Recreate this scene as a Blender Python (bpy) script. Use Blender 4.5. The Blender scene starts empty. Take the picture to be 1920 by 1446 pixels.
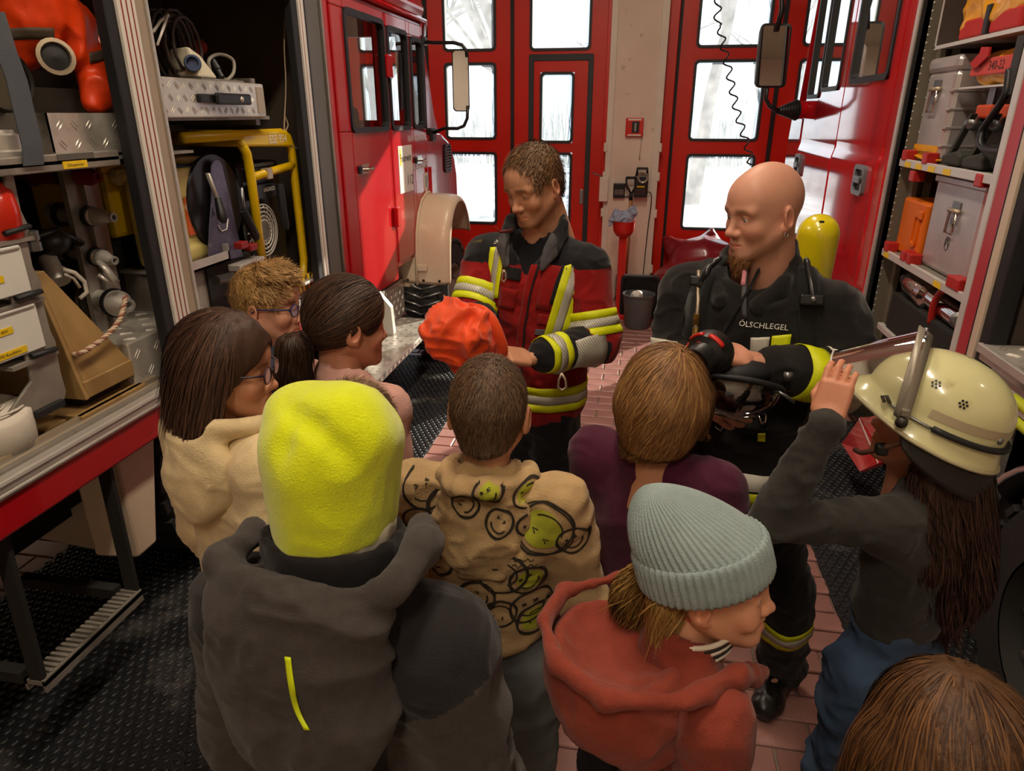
import bpy, bmesh, math, random
import numpy as np
from mathutils import Vector, Matrix
from mathutils.bvhtree import BVHTree
import openvdb as vdb

SC = bpy.context.scene
COL = SC.collection
random.seed(7)
RNG = np.random.default_rng(11)

# ------------------------------------------------------------------ camera
CAM_F, CAM_T, CAM_A, CAM_H = 1290.0, math.radians(21.57), math.radians(10.2), 1.95
cam_d = bpy.data.cameras.new('camera')
cam = bpy.data.objects.new('camera', cam_d)
COL.objects.link(cam)
cam.location = (0, 0, CAM_H)
cam.rotation_euler = (math.pi / 2 - CAM_T, 0, CAM_A)
cam_d.sensor_fit = 'HORIZONTAL'
cam_d.sensor_width = 36.0
cam_d.lens = 36.0 * CAM_F / 1920.0
cam_d.clip_start = 0.05
SC.camera = cam

# ------------------------------------------------------------------ world, sun, lamps, exposure
w = bpy.data.worlds.new('sky')
SC.world = w
w.use_nodes = True
bg = w.node_tree.nodes['Background']
bg.inputs['Color'].default_value = (0.72, 0.86, 1.0, 1)
bg.inputs['Strength'].default_value = 1.15
sun_d = bpy.data.lights.new('sun', 'SUN')
sun_d.energy = 10.0
sun_d.angle = math.radians(0.53)
sun_d.color = (1.0, 0.9, 0.74)
sun = bpy.data.objects.new('sun', sun_d)
COL.objects.link(sun)
SUN_AZ, SUN_EL = math.radians(36.0), math.radians(21.0)     # east of the door normal, above the horizon
sv = Vector((-math.sin(SUN_AZ) * math.cos(SUN_EL), -math.cos(SUN_AZ) * math.cos(SUN_EL), -math.sin(SUN_EL)))
sun.rotation_euler = sv.to_track_quat('-Z', 'Y').to_euler()
LAMP_W = 40.0
SC.view_settings.view_transform = 'Standard'
SC.view_settings.look = 'None'
SC.view_settings.exposure = 0.40
SC.view_settings.gamma = 1.0
SC.view_settings.use_curve_mapping = False
SC.cycles.max_bounces = 8
SC.cycles.transparent_max_bounces = 16
SC.cycles.sample_clamp_indirect = 4.0
SC.cycles.use_denoising = True
SC.cycles.caustics_refractive = False
SC.cycles.caustics_reflective = False

# ------------------------------------------------------------------ measuring helpers (camera ray met with a real plane)
_R = np.array(cam.rotation_euler.to_matrix())
def ray(px, py):
    return _R @ np.array([(px - 960) / CAM_F, -(py - 723) / CAM_F, -1.0])
def on(px, py, x=None, y=None, z=None, d=None):
    r = ray(px, py)
    if d is not None: t = d
    elif x is not None: t = x / r[0]
    elif y is not None: t = y / r[1]
    else: t = (z - CAM_H) / r[2]
    return np.array([0, 0, CAM_H]) + r * t

# ------------------------------------------------------------------ materials
MATS = {}
def srgb(h):
    h = h.lstrip('#')
    c = [int(h[i:i + 2], 16) / 255 for i in (0, 2, 4)]
    return tuple((x / 12.92 if x <= .04045 else ((x + .055) / 1.055) ** 2.4) for x in c)
def nn(nt, t, **kw):
    n = nt.nodes.new(t)
    for k, v in kw.items():
        if k.startswith('i_'):
            n.inputs[k[2:].replace('_', ' ')].default_value = v
        else:
            setattr(n, k, v)
    return n
def mat(name, col, rough=.5, metal=0., var=0., vs=6., bump=0., bs=60., coat=0., emit=0., col2=None, c2s=5., c2t=.55, attr=None, spec=.5, sheen=0., stretch=None, sub=0.):
    """Principled material: colour varied by noise, optional second colour (dirt, wear), fine bump."""
    if name in MATS: return MATS[name]
    m = bpy.data.materials.new(name); MATS[name] = m
    m.use_nodes = True
    nt = m.node_tree; L = nt.links.new
    b = nt.nodes['Principled BSDF']
    if isinstance(col, str): col = srgb(col)
    b.inputs['Roughness'].default_value = rough
    b.inputs['Metallic'].default_value = metal
    b.inputs['Specular IOR Level'].default_value = spec
    b.inputs['Coat Weight'].default_value = coat
    b.inputs['Coat Roughness'].default_value = .05
    b.inputs['Sheen Weight'].default_value = sheen
    if sub:
        b.inputs['Subsurface Weight'].default_value = sub
        b.inputs['Subsurface Radius'].default_value = (.012, .005, .003)
    if emit:
        b.inputs['Emission Color'].default_value = (*col, 1); b.inputs['Emission Strength'].default_value = emit
    tc = nn(nt, 'ShaderNodeTexCoord')
    vec = tc.outputs['Object']
    if stretch:
        mp = nn(nt, 'ShaderNodeMapping'); mp.inputs['Scale'].default_value = stretch
        L(vec, mp.inputs['Vector']); vec = mp.outputs['Vector']
    out = None
    if attr:
        a = nn(nt, 'ShaderNodeAttribute', attribute_name=attr)
        out = a.outputs['Color']
    else:
        rgb = nn(nt, 'ShaderNodeRGB'); rgb.outputs[0].default_value = (*col, 1); out = rgb.outputs[0]
    if col2 is not None:
        if isinstance(col2, str): col2 = srgb(col2)
        no = nn(nt, 'ShaderNodeTexNoise'); no.inputs['Scale'].default_value = c2s; no.inputs['Detail'].default_value = 6
        L(vec, no.inputs['Vector'])
        cr = nn(nt, 'ShaderNodeValToRGB')
        cr.color_ramp.elements[0].position = c2t - .06; cr.color_ramp.elements[1].position = c2t + .1
        cr.color_ramp.elements[0].color = (0, 0, 0, 1)
        L(no.outputs['Fac'], cr.inputs['Fac'])
        mx = nn(nt, 'ShaderNodeMix', data_type='RGBA')
        L(cr.outputs['Color'], mx.inputs['Factor']); L(out, mx.inputs['A']); mx.inputs['B'].default_value = (*col2, 1)
        out = mx.outputs['Result']
    if var:
        no = nn(nt, 'ShaderNodeTexNoise'); no.inputs['Scale'].default_value = vs; no.inputs['Detail'].default_value = 4
        L(vec, no.inputs['Vector'])
        mr = nn(nt, 'ShaderNodeMapRange'); mr.inputs['From Min'].default_value = .25; mr.inputs['From Max'].default_value = .75
        mr.inputs['To Min'].default_value = 1 - var; mr.inputs['To Max'].default_value = 1 + var
        L(no.outputs['Fac'], mr.inputs['Value'])
        hs = nn(nt, 'ShaderNodeHueSaturation'); L(out, hs.inputs['Color']); L(mr.outputs['Result'], hs.inputs['Value'])
        out = hs.outputs['Color']
    L(out, b.inputs['Base Color'])
    if bump:
        no = nn(nt, 'ShaderNodeTexNoise'); no.inputs['Scale'].default_value = bs; no.inputs['Detail'].default_value = 3
        L(vec, no.inputs['Vector'])
        bp = nn(nt, 'ShaderNodeBump'); bp.inputs['Strength'].default_value = bump; bp.inputs['Distance'].default_value = .01
        L(no.outputs['Fac'], bp.inputs['Height']); L(bp.outputs['Normal'], b.inputs['Normal'])
    return m
def glass(name, tint=(1, 1, 1), haze=0., gloss=.12, hazecol=(.9, .95, 1), dirt=0.):
    """Thin pane: lets light straight through, reflects by Fresnel, with a share of diffusing film."""
    if name in MATS: return MATS[name]
    m = bpy.data.materials.new(name); MATS[name] = m
    m.use_nodes = True; nt = m.node_tree; nt.nodes.clear(); L = nt.links.new
    o = nn(nt, 'ShaderNodeOutputMaterial')
    tr = nn(nt, 'ShaderNodeBsdfTransparent'); tr.inputs['Color'].default_value = (*tint, 1)
    cur = tr.outputs[0]
    if haze:
        tl = nn(nt, 'ShaderNodeBsdfTranslucent'); tl.inputs['Color'].default_value = (*hazecol, 1)
        mx = nn(nt, 'ShaderNodeMixShader'); mx.inputs['Fac'].default_value = haze
        if dirt:
            tc = nn(nt, 'ShaderNodeTexCoord'); no = nn(nt, 'ShaderNodeTexNoise'); no.inputs['Scale'].default_value = 9; no.inputs['Detail'].default_value = 8
            L(tc.outputs['Object'], no.inputs['Vector'])
            mr = nn(nt, 'ShaderNodeMapRange'); mr.inputs['From Min'].default_value = .3; mr.inputs['From Max'].default_value = .7
            mr.inputs['To Min'].default_value = haze - dirt; mr.inputs['To Max'].default_value = haze + dirt
            L(no.outputs['Fac'], mr.inputs['Value']); L(mr.outputs['Result'], mx.inputs['Fac'])
        L(cur, mx.inputs[1]); L(tl.outputs[0], mx.inputs[2]); cur = mx.outputs[0]
    gl = nn(nt, 'ShaderNodeBsdfGlossy'); gl.inputs['Roughness'].default_value = .02
    fr = nn(nt, 'ShaderNodeFresnel'); fr.inputs['IOR'].default_value = 1.45
    mr = nn(nt, 'ShaderNodeMath', operation='MULTIPLY_ADD'); mr.inputs[1].default_value = 1.0; mr.inputs[2].default_value = gloss - .04
    L(fr.outputs[0], mr.inputs[0])
    m2 = nn(nt, 'ShaderNodeMixShader'); L(mr.outputs[0], m2.inputs['Fac']); L(cur, m2.inputs[1]); L(gl.outputs[0], m2.inputs[2])
    L(m2.outputs[0], o.inputs[0])
    return m

# ------------------------------------------------------------------ objects
def wloc(o):
    v = Vector((0, 0, 0))
    while o is not None:
        v += o.location; o = o.parent
    return np.array(v)
def tag(o, label, cat, group=None):
    o['label'] = label; o['category'] = cat
    if group: o['group'] = group
    return o
def thing(name, label, cat, loc=(0, 0, 0), group=None):
    o = bpy.data.objects.new(name, None); COL.objects.link(o)
    o.location = [float(c) for c in loc]; o.empty_display_size = .05
    return tag(o, label, cat, group)
def structure(o):
    o['kind'] = 'structure'; return o
def stuff(o):
    o['kind'] = 'stuff'; return o
def add_mesh(name, V, Fs, mats, parent=None, smooth=False, mi=None, label=None, bevel=0., attrs=None, uv=None, wn=False):
    me = bpy.data.meshes.new(name)
    off = wloc(parent) if parent is not None else np.zeros(3)
    V = np.asarray(V, float).reshape(-1, 3) - off
    if isinstance(Fs, np.ndarray):
        n, k = Fs.shape
        me.vertices.add(len(V)); me.vertices.foreach_set('co', V.astype(np.float32).ravel())
        me.loops.add(n * k); me.loops.foreach_set('vertex_index', Fs.astype(np.int32).ravel())
        me.polygons.add(n); me.polygons.foreach_set('loop_start', np.arange(0, n * k, k, dtype=np.int32))
        me.update(calc_edges=True); me.validate()
    else:
        me.from_pydata([tuple(v) for v in V], [], Fs)
    if not isinstance(mats, (list, tuple)): mats = [mats]
    for m in mats: me.materials.append(m)
    if mi is not None: me.polygons.foreach_set('material_index', np.asarray(mi, np.int32))
    if smooth: me.polygons.foreach_set('use_smooth', np.ones(len(me.polygons), bool))
    if attrs:
        for k, a in attrs.items():
            at = me.color_attributes.new(k, 'FLOAT_COLOR', 'POINT')
            c = np.ones((len(V), 4), np.float32); c[:, :3] = a
            at.data.foreach_set('color', c.ravel())
    if uv is not None:
        ul = me.uv_layers.new(name='UVMap')
        idx = np.zeros(len(me.loops), np.int32); me.loops.foreach_get('vertex_index', idx)
        ul.data.foreach_set('uv', np.asarray(uv, np.float32)[idx].ravel())
    o = bpy.data.objects.new(name, me); COL.objects.link(o)
    if parent is not None: o.parent = parent
    if bevel:
        b = o.modifiers.new('bevel', 'BEVEL'); b.width = bevel; b.segments = 2; b.limit_method = 'ANGLE'; b.angle_limit = math.radians(40)
        b.harden_normals = False
    if label: o['label'] = label
    return o
def rotz(a): return np.array([[math.cos(a), -math.sin(a), 0], [math.sin(a), math.cos(a), 0], [0, 0, 1.]])
def rotx(a): return np.array([[1., 0, 0], [0, math.cos(a), -math.sin(a)], [0, math.sin(a), math.cos(a)]])
def roty(a): return np.array([[math.cos(a), 0, math.sin(a)], [0, 1., 0], [-math.sin(a), 0, math.cos(a)]])
def unit(v):
    v = np.asarray(v, float); return v / (np.linalg.norm(v) + 1e-12)
def frame_of(d, up=(0, 0, 1)):
    d = unit(d); up = np.asarray(up, float)
    if abs(d @ up) > .97: up = np.array([1., 0, 0])
    a = unit(np.cross(up, d)); b = np.cross(d, a)
    return a, b, d
class MB:
    """Collects shapes into one mesh."""
    def __init__(s): s.v = []; s.f = []; s.m = []; s.sm = []
    def add(s, V, Fs, m=0):
        o = len(s.v); s.v += [tuple(map(float, p)) for p in V]; s.f += [tuple(i + o for i in f) for f in Fs]; s.m += [m] * len(Fs); return s
    def box(s, lo, hi, m=0, R=None, c=None):
        lo = np.array(lo, float); hi = np.array(hi, float)
        lo, hi = np.minimum(lo, hi), np.maximum(lo, hi)
        P = np.array([[x, y, z] for z in (lo[2], hi[2]) for y in (lo[1], hi[1]) for x in (lo[0], hi[0])])
        if R is not None:
            c = (lo + hi) / 2 if c is None else np.array(c)
            P = (P - c) @ np.asarray(R).T + c
        return s.add(P, [(0, 2, 3, 1), (4, 5, 7, 6), (0, 1, 5, 4), (2, 6, 7, 3), (0, 4, 6, 2), (1, 3, 7, 5)], m)
    def hexa(s, P, m=0):      # 4 bottom, 4 top, both counter-clockwise
        return s.add(P, [(3, 2, 1, 0), (4, 5, 6, 7), (0, 1, 5, 4), (1, 2, 6, 5), (2, 3, 7, 6), (3, 0, 4, 7)], m)
    def prism(s, poly, ax, a, b, m=0):
        """poly: 2D points (in the two other axes, cyclic order x,y,z) extruded along axis ax from a to b"""
        n = len(poly); P = []
        for t in (a, b):
            for (u, v) in poly:
                p = [0, 0, 0]; p[ax] = t; p[(ax + 1) % 3] = u; p[(ax + 2) % 3] = v; P.append(p)
        A = sum(poly[i][0] * poly[(i + 1) % n][1] - poly[(i + 1) % n][0] * poly[i][1] for i in range(n))
        fl = (A > 0) != (b > a)
        Fs = [tuple(range(n))[::-1], tuple(range(n, 2 * n))] + [(i, (i + 1) % n, n + (i + 1) % n, n + i) for i in range(n)]
        if fl: Fs = [f[::-1] for f in Fs]
        return s.add(P, Fs, m)
    def tube(s, path, r, n=8, m=0, caps=True, closed=False, flat=None):
        path = [np.asarray(p, float) for p in path]; k = len(path)
        rs = r if hasattr(r, '__len__') else [r] * k
        P = []; a0 = None
        for i in range(k):
            if closed: d = path[(i + 1) % k] - path[i - 1]
            else: d = path[min(i + 1, k - 1)] - path[max(i - 1, 0)]
            d = unit(d)
            if a0 is None: a, b, _ = frame_of(d)
            else:
                a = unit(a0 - (a0 @ d) * d); b = np.cross(d, a)
            a0 = a
            for j in range(n):
                t = 2 * math.pi * j / n
                P.append(path[i] + rs[i] * (math.cos(t) * a + math.sin(t) * b * (flat or 1)))
        Fs = []
        for i in range(k if closed else k - 1):
            i2 = (i + 1) % k
            Fs += [(i * n + j, i * n + (j + 1) % n, i2 * n + (j + 1) % n, i2 * n + j) for j in range(n)]
        if caps and not closed: Fs += [tuple(range(n))[::-1], tuple(range((k - 1) * n, k * n))]
        return s.add(P, Fs, m)
    def lathe(s, prof, o, d, n=20, m=0, a0=0, a1=2 * math.pi):
        """prof: (radius, height) list turned round axis d through o"""
        a, b, d = frame_of(d); o = np.asarray(o, float); full = abs(a1 - a0 - 2 * math.pi) < 1e-6
        nn_ = n if full else n + 1; P = []
        for (r, h) in prof:
            for j in range(nn_):
                t = a0 + (a1 - a0) * j / n
                P.append(o + d * h + max(r, 1e-5) * (math.cos(t) * a + math.sin(t) * b))
        Fs = []
        for i in range(len(prof) - 1):
            for j in range(n):
                j2 = (j + 1) % nn_
                Fs.append((i * nn_ + j, i * nn_ + j2, (i + 1) * nn_ + j2, (i + 1) * nn_ + j))
        return s.add(P, Fs, m)
    def ell(s, c, r, R=None, n=14, k=9, m=0):
        r = np.broadcast_to(np.asarray(r, float), (3,)); P = []; R = np.eye(3) if R is None else R
        for i in range(k + 1):
            th = math.pi * i / k
            for j in range(n):
                ph = 2 * math.pi * j / n
                P.append(np.asarray(c) + R @ (r * np.array([math.sin(th) * math.cos(ph), math.sin(th) * math.sin(ph), -math.cos(th)])))
        Fs = [(i * n + j, i * n + (j + 1) % n, (i + 1) * n + (j + 1) % n, (i + 1) * n + j) for i in range(k) for j in range(n)]
        return s.add(P, Fs, m)
    def grid(s, fn, nu, nv, m=0, thick=None):
        P = [fn(i / nu, j / nv) for i in range(nu + 1) for j in range(nv + 1)]
        Fs = [(i * (nv + 1) + j, (i + 1) * (nv + 1) + j, (i + 1) * (nv + 1) + j + 1, i * (nv + 1) + j + 1) for i in range(nu) for j in range(nv)]
        return s.add(P, Fs, m)
    def build(s, name, mats, parent=None, smooth=False, label=None, bevel=0., angle=None):
        if not isinstance(mats, (list, tuple)): mats = [mats]
        o = add_mesh(name, s.v, s.f, mats, parent, smooth, s.m if len(mats) > 1 else None, label, bevel)
        if smooth and angle:
            for e in ():
                pass
            o.data.set_sharp_from_angle(angle=math.radians(angle))
        return o
def text_part(name, s, size, m, origin, u, v, parent, depth=.002, align='CENTER', bold=0., label=None, spacing=1., squeeze=1.):
    """Lettering: a text turned to mesh, laid on the plane (origin, u right, v up)."""
    cu = bpy.data.curves.new('t', 'FONT'); cu.body = s; cu.size = size; cu.align_x = align; cu.align_y = 'CENTER'
    cu.offset = bold; cu.space_character = spacing; cu.resolution_u = 2
    o = bpy.data.objects.new('t', cu); COL.objects.link(o)
    dg = bpy.context.evaluated_depsgraph_get(); me = bpy.data.meshes.new_from_object(o.evaluated_get(dg))
    V = np.array([list(x.co) for x in me.vertices]); Fs = [tuple(p.vertices) for p in me.polygons]
    bpy.data.objects.remove(o); bpy.data.curves.remove(cu); bpy.data.meshes.remove(me)
    if not len(V): return None
    u = unit(u); v = unit(v); n = np.cross(u, v)
    W = np.asarray(origin) + V[:, :1] * u * squeeze + V[:, 1:2] * v + n * depth
    return add_mesh(name, W, Fs, m, parent, label=label)
def copy_tree(o, parent=None, loc=None, rz=None):
    c = o.copy(); COL.objects.link(c)
    if parent is not None: c.parent = parent
    if loc is not None: c.location = loc
    if rz is not None: c.rotation_euler = (0, 0, rz)
    for ch in o.children: copy_tree(ch, c)
    return c
def tread(name, m, o, u, v, W, H, pitch, parent, ln=.5, h=.0025):
    """Raised lozenges of tread plate: pairs of bars turning by a right angle from cell to cell."""
    b = MB(); u = unit(u); v = unit(v); n = np.cross(u, v); o = np.asarray(o, float)
    nu = max(1, int(W / pitch)); nv = max(1, int(H / pitch))
    for i in range(nu):
        for j in range(nv):
            c = o + u * (i + .5) * W / nu + v * (j + .5) * H / nv
            s = 1 if (i + j) % 2 else -1
            a = unit(u + s * v); p = unit(v - s * u)
            for q in (-.11, .11):
                cc = c + p * q * pitch; L = a * pitch * ln * .66; B = p * pitch * .045
                b.add([cc - L, cc + B, cc + L, cc - B, cc + n * h - L * .6, cc + n * h + L * .6], [(0, 3, 4), (3, 2, 5), (3, 5, 4), (2, 1, 5), (1, 0, 4), (1, 4, 5)])
    return stuff(b.build(name, m, parent, smooth=False))

# ------------------------------------------------------------------ soft forms: distance fields turned to meshes
def vnoise(P, seed=0):
    """smooth value noise, about -1..1, vectorised"""
    P = np.asarray(P, np.float64); i = np.floor(P).astype(np.int64); f = P - i; u = f * f * (3 - 2 * f)
    def h(a, b, c):
        n = (a * 374761393 + b * 668265263 + c * 2147483647 + seed * 974711) & 0xFFFFFFFF
        n = ((n ^ (n >> 13)) * 1274126177) & 0xFFFFFFFF
        return ((n ^ (n >> 16)) & 0xFFFF) / 32767.5 - 1
    r = 0
    for dx in (0, 1):
        for dy in (0, 1):
            for dz in (0, 1):
                w_ = (u[..., 0] if dx else 1 - u[..., 0]) * (u[..., 1] if dy else 1 - u[..., 1]) * (u[..., 2] if dz else 1 - u[..., 2])
                r = r + w_ * h(i[..., 0] + dx, i[..., 1] + dy, i[..., 2] + dz)
    return r
class Field:
    BIG = .06
    def __init__(s, lo, hi, h):
        s.lo = np.asarray(lo, float); s.h = h; s.n = np.ceil((np.asarray(hi) - s.lo) / h).astype(int) + 1
        s.d = np.full(s.n, s.BIG, np.float32); s.ax = [s.lo[k] + h * np.arange(s.n[k]) for k in range(3)]
    def _sl(s, lo, hi):
        a = np.clip(np.floor((lo - s.lo) / s.h).astype(int), 0, s.n); b = np.clip(np.ceil((hi - s.lo) / s.h).astype(int) + 1, 0, s.n)
        if np.any(b <= a): return None, None
        sl = tuple(slice(a[k], b[k]) for k in range(3))
        G = np.stack(np.meshgrid(*[s.ax[k][sl[k]] for k in range(3)], indexing='ij'), -1)
        return sl, G
    def _mix(s, sl, v, k, op):
        a = s.d[sl]
        if op == 'u':
            if k <= 0: r = np.minimum(a, v)
            else: h = np.clip(.5 + .5 * (a - v) / k, 0, 1); r = a * (1 - h) + v * h - k * h * (1 - h)
        elif op == 's':
            v = -v
            if k <= 0: r = np.maximum(a, v)
            else: h = np.clip(.5 - .5 * (a - v) / k, 0, 1); r = a * (1 - h) + v * h + k * h * (1 - h)
        else:
            r = np.maximum(a, v)
        s.d[sl] = r
    def cap(s, a, b, ra, rb=None, k=.01, op='u', w=None, q=1.):
        """tapered capsule; w, q: cross-section scaled by q along w"""
        rb = ra if rb is None else rb; a = np.asarray(a, float); b = np.asarray(b, float); R = max(ra, rb) * max(q, 1) + max(k, 0) + .03
        sl, G = s._sl(np.minimum(a, b) - R, np.maximum(a, b) + R)
        if sl is None: return s
        p = G - a; ba = b - a; L2 = ba @ ba + 1e-12
        t = np.clip(p @ ba / L2, 0, 1); rr_ = ra + (rb - ra) * t; x = p - t[..., None] * ba
        if w is not None:
            w = unit(w); xw = x @ w; d2 = (x * x).sum(-1) - xw ** 2 + (xw / q) ** 2
            ln = np.sqrt((x * x).sum(-1)) + 1e-9; m = np.sqrt(d2) + 1e-9
            v = (m - rr_) * np.clip(ln / m, min(q, 1), max(q, 1)) 
        else: v = np.sqrt((x * x).sum(-1)) - rr_
        s._mix(sl, v, k, op); return s
    def chain(s, pts, rs, k=.01, **kw):
        for i in range(len(pts) - 1): s.cap(pts[i], pts[i + 1], rs[i], rs[i + 1], k, **kw)
        return s
    def ell(s, c, r, R=None, k=.01, op='u'):
        c = np.asarray(c, float); r = np.asarray(r, float) * np.ones(3); m = r.max() + max(k, 0) + .03
        sl, G = s._sl(c - m, c + m)
        if sl is None: return s
        p = G - c
        if R is not None: p = p @ np.asarray(R)
        k0 = np.sqrt(((p / r) ** 2).sum(-1)); k1 = np.sqrt(((p / r ** 2) ** 2).sum(-1)) + 1e-9
        s._mix(sl, k0 * (k0 - 1) / k1, k, op); return s
    def box(s, c, hf, R=None, rd=.01, k=.01, op='u'):
        c = np.asarray(c, float); hf = np.asarray(hf, float); m = np.linalg.norm(hf) + max(k, 0) + .03
        sl, G = s._sl(c - m, c + m)
        if sl is None: return s
        p = G - c
        if R is not None: p = p @ np.asarray(R)
        q = np.abs(p) - hf + rd; v = np.sqrt((np.maximum(q, 0) ** 2).sum(-1)) + np.minimum(q.max(-1), 0) - rd
        s._mix(sl, v, k, op); return s
    def half(s, p, n, op='s', k=0.):
        """cut away (op s) the half space on the side n points to"""
        n = unit(n); G = np.stack(np.meshgrid(*s.ax, indexing='ij'), -1); v = (np.asarray(p) - G) @ n
        s._mix((slice(None),) * 3, v, k, op); return s
    def shell(s, t): s.d = np.abs(s.d + t / 2) - t / 2; return s
    def sample(s, P):
        q = (np.asarray(P) - s.lo) / s.h; q = np.clip(q, 0, s.n - 1.001); i = q.astype(int); f = q - i; r = 0
        for dx in (0, 1):
            for dy in (0, 1):
                for dz in (0, 1):
                    w_ = (f[:, 0] if dx else 1 - f[:, 0]) * (f[:, 1] if dy else 1 - f[:, 1]) * (f[:, 2] if dz else 1 - f[:, 2])
                    r = r + w_ * s.d[i[:, 0] + dx, i[:, 1] + dy, i[:, 2] + dz]
        return r
    def grad(s, P):
        e = s.h; P = np.asarray(P); g = np.stack([s.sample(P + d) - s.sample(P - d) for d in np.eye(3) * e], 1)
        return g / (np.linalg.norm(g, axis=1, keepdims=True) + 1e-9)
    def mesh(s, relax=1):
        g = vdb.FloatGrid(s.BIG); d = s.d.copy()
        for k in range(3):
            for e in (0, -1):
                ix = [slice(None)] * 3; ix[k] = e; d[tuple(ix)] = np.maximum(d[tuple(ix)], 1e-3)
        g.copyFromArray(d); pts, quads = g.convertToQuads(0.0)
        V = pts.astype(float) * s.h + s.lo; F_ = quads.astype(np.int64)
        if not len(F_): return V, F_
        a = V[F_[:, 1]] - V[F_[:, 0]]; c = V[F_[:, 3]] - V[F_[:, 0]]; n = np.cross(a, c); m = V[F_].mean(1)
        idx = RNG.integers(0, len(F_), min(400, len(F_)))
        if (n[idx] * s.grad(m[idx])).sum() < 0: F_ = F_[:, ::-1]
        return V, F_
def vnormals(V, F_):
    n = np.cross(V[F_[:, 2]] - V[F_[:, 0]], V[F_[:, 3]] - V[F_[:, 1]]); N = np.zeros_like(V)
    for k in range(4): np.add.at(N, F_[:, k], n)
    return N / (np.linalg.norm(N, axis=1, keepdims=True) + 1e-12)
def soften(V, F_, it=1, lam=.5):
    E_ = np.concatenate([F_[:, [0, 1]], F_[:, [1, 2]], F_[:, [2, 3]], F_[:, [3, 0]]]); E_ = np.concatenate([E_, E_[:, ::-1]])
    cnt = np.bincount(E_[:, 0], minlength=len(V))[:, None]
    for _ in range(it):
        S_ = np.zeros_like(V)
        for k in range(3): S_[:, k] = np.bincount(E_[:, 0], V[E_[:, 1], k], minlength=len(V))
        V = V + lam * (S_ / np.maximum(cnt, 1) - V)
    return V
def creases(V, N, amp, freq, seed=0, stretch=(1, 1, 1), sharp=1.5):
    """cloth folds: ridged warped noise pushed along the normals"""
    P = V * np.asarray(stretch) * freq; Wp = np.stack([vnoise(P * .6 + 7, seed + 1), vnoise(P * .6 + 19, seed + 2), vnoise(P * .6 + 31, seed + 3)], 1)
    a = vnoise(P + Wp * .9, seed); r = (1 - np.abs(a)) ** sharp * 1.4 - .7
    b_ = vnoise(P * 2.1 + Wp, seed + 5) * .3
    return V + N * (amp * (r + b_))[:, None]
def ribbons(P, W, O=None):
    """hair: flat tapering strips along paths P (N,S,3) with widths W (S,), facing away from O"""
    N_, S_, _ = P.shape; T = np.gradient(P, axis=1); T /= np.linalg.norm(T, axis=2, keepdims=True) + 1e-9
    out = P - (O if O is not None else P.mean((0, 1))); out /= np.linalg.norm(out, axis=2, keepdims=True) + 1e-9
    side = np.cross(T, out); side /= np.linalg.norm(side, axis=2, keepdims=True) + 1e-9
    W = np.asarray(W); W = W[None, :, None] if W.ndim == 1 else W[:, :, None]
    V = np.stack([P - side * W, P + side * W], 2).reshape(-1, 3)
    i = np.arange(N_)[:, None] * S_ * 2 + np.arange(S_ - 1)[None] * 2; i = i.reshape(-1)
    return V, np.stack([i, i + 1, i + 3, i + 2], 1)
# ================================================================== THE SETTING
m_brick = mat('paver', '#a3756d', .30, var=.16, vs=3, bump=.12, bs=90, col2='#bb9088', c2s=2.2, c2t=.58)
m_joint = mat('joint', '#8c7c70', .85, var=.2, vs=40, bump=.3, bs=120)
m_wall = mat('plaster', '#e4d6c6', .75, var=.05, vs=3, bump=.05, bs=80, col2='#8d8075', c2s=9, c2t=.72)
m_white = mat('white_paint', '#e2dccf', .45, var=.04, vs=8)
m_ceil = mat('ceiling_paint', '#c9c2b4', .8)
m_dred = mat('door_red', '#d8230f', .35, var=.05, vs=2, coat=.2, bump=.03, bs=60)
m_rub = mat('rubber', '#16171a', .55, var=.15, vs=20)
m_rubg = mat('gasket_grey', '#2b3338', .5)
m_pane = glass('door_pane', (.95, .98, 1.0), haze=.20, gloss=.06, hazecol=(.92, .97, 1), dirt=.06)
m_matr = mat('rubber_mat', '#1a1b1e', .42, var=.25, vs=14, bump=.1, bs=50, col2='#4a4744', c2s=3.5, c2t=.62)
m_asph = mat('yard', '#8d9498', .9, var=.15, vs=2, col2='#d5dde2', c2s=.5, c2t=.5)
m_bark = mat('bark', '#4d4f52', .9, var=.2, vs=12)
m_hedge = mat('far_brush', '#8d9799', .95, var=.25, vs=3)

# floor slab under the pavers
structure(MB().box((-6, -3.6, -.1), (5.6, 8.4, -.012)).build('floor', m_joint))
floor = bpy.data.objects['floor']
def rounded(x0, y0, x1, y1, z0, z1, r):
    b = MB(); i = r
    P = [(x0, y0, z0), (x1, y0, z0), (x1, y1, z0), (x0, y1, z0), (x0, y0, z1 - r), (x1, y0, z1 - r), (x1, y1, z1 - r), (x0, y1, z1 - r),
         (x0 + i, y0 + i, z1), (x1 - i, y0 + i, z1), (x1 - i, y1 - i, z1), (x0 + i, y1 - i, z1)]
    Fs = [(0, 1, 5, 4), (1, 2, 6, 5), (2, 3, 7, 6), (3, 0, 4, 7), (4, 5, 9, 8), (5, 6, 10, 9), (6, 7, 11, 10), (7, 4, 8, 11), (8, 9, 10, 11)]
    return P, Fs
P, Fs = rounded(-.12, -.056, .12, .056, -.02, 0, .004)
bm0 = bpy.data.meshes.new('brick'); bm0.from_pydata(P, [], Fs); bm0.materials.append(m_brick)
rest = MB(); j = 0
y = 2.417 + .0612 - .1225 * 14
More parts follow.
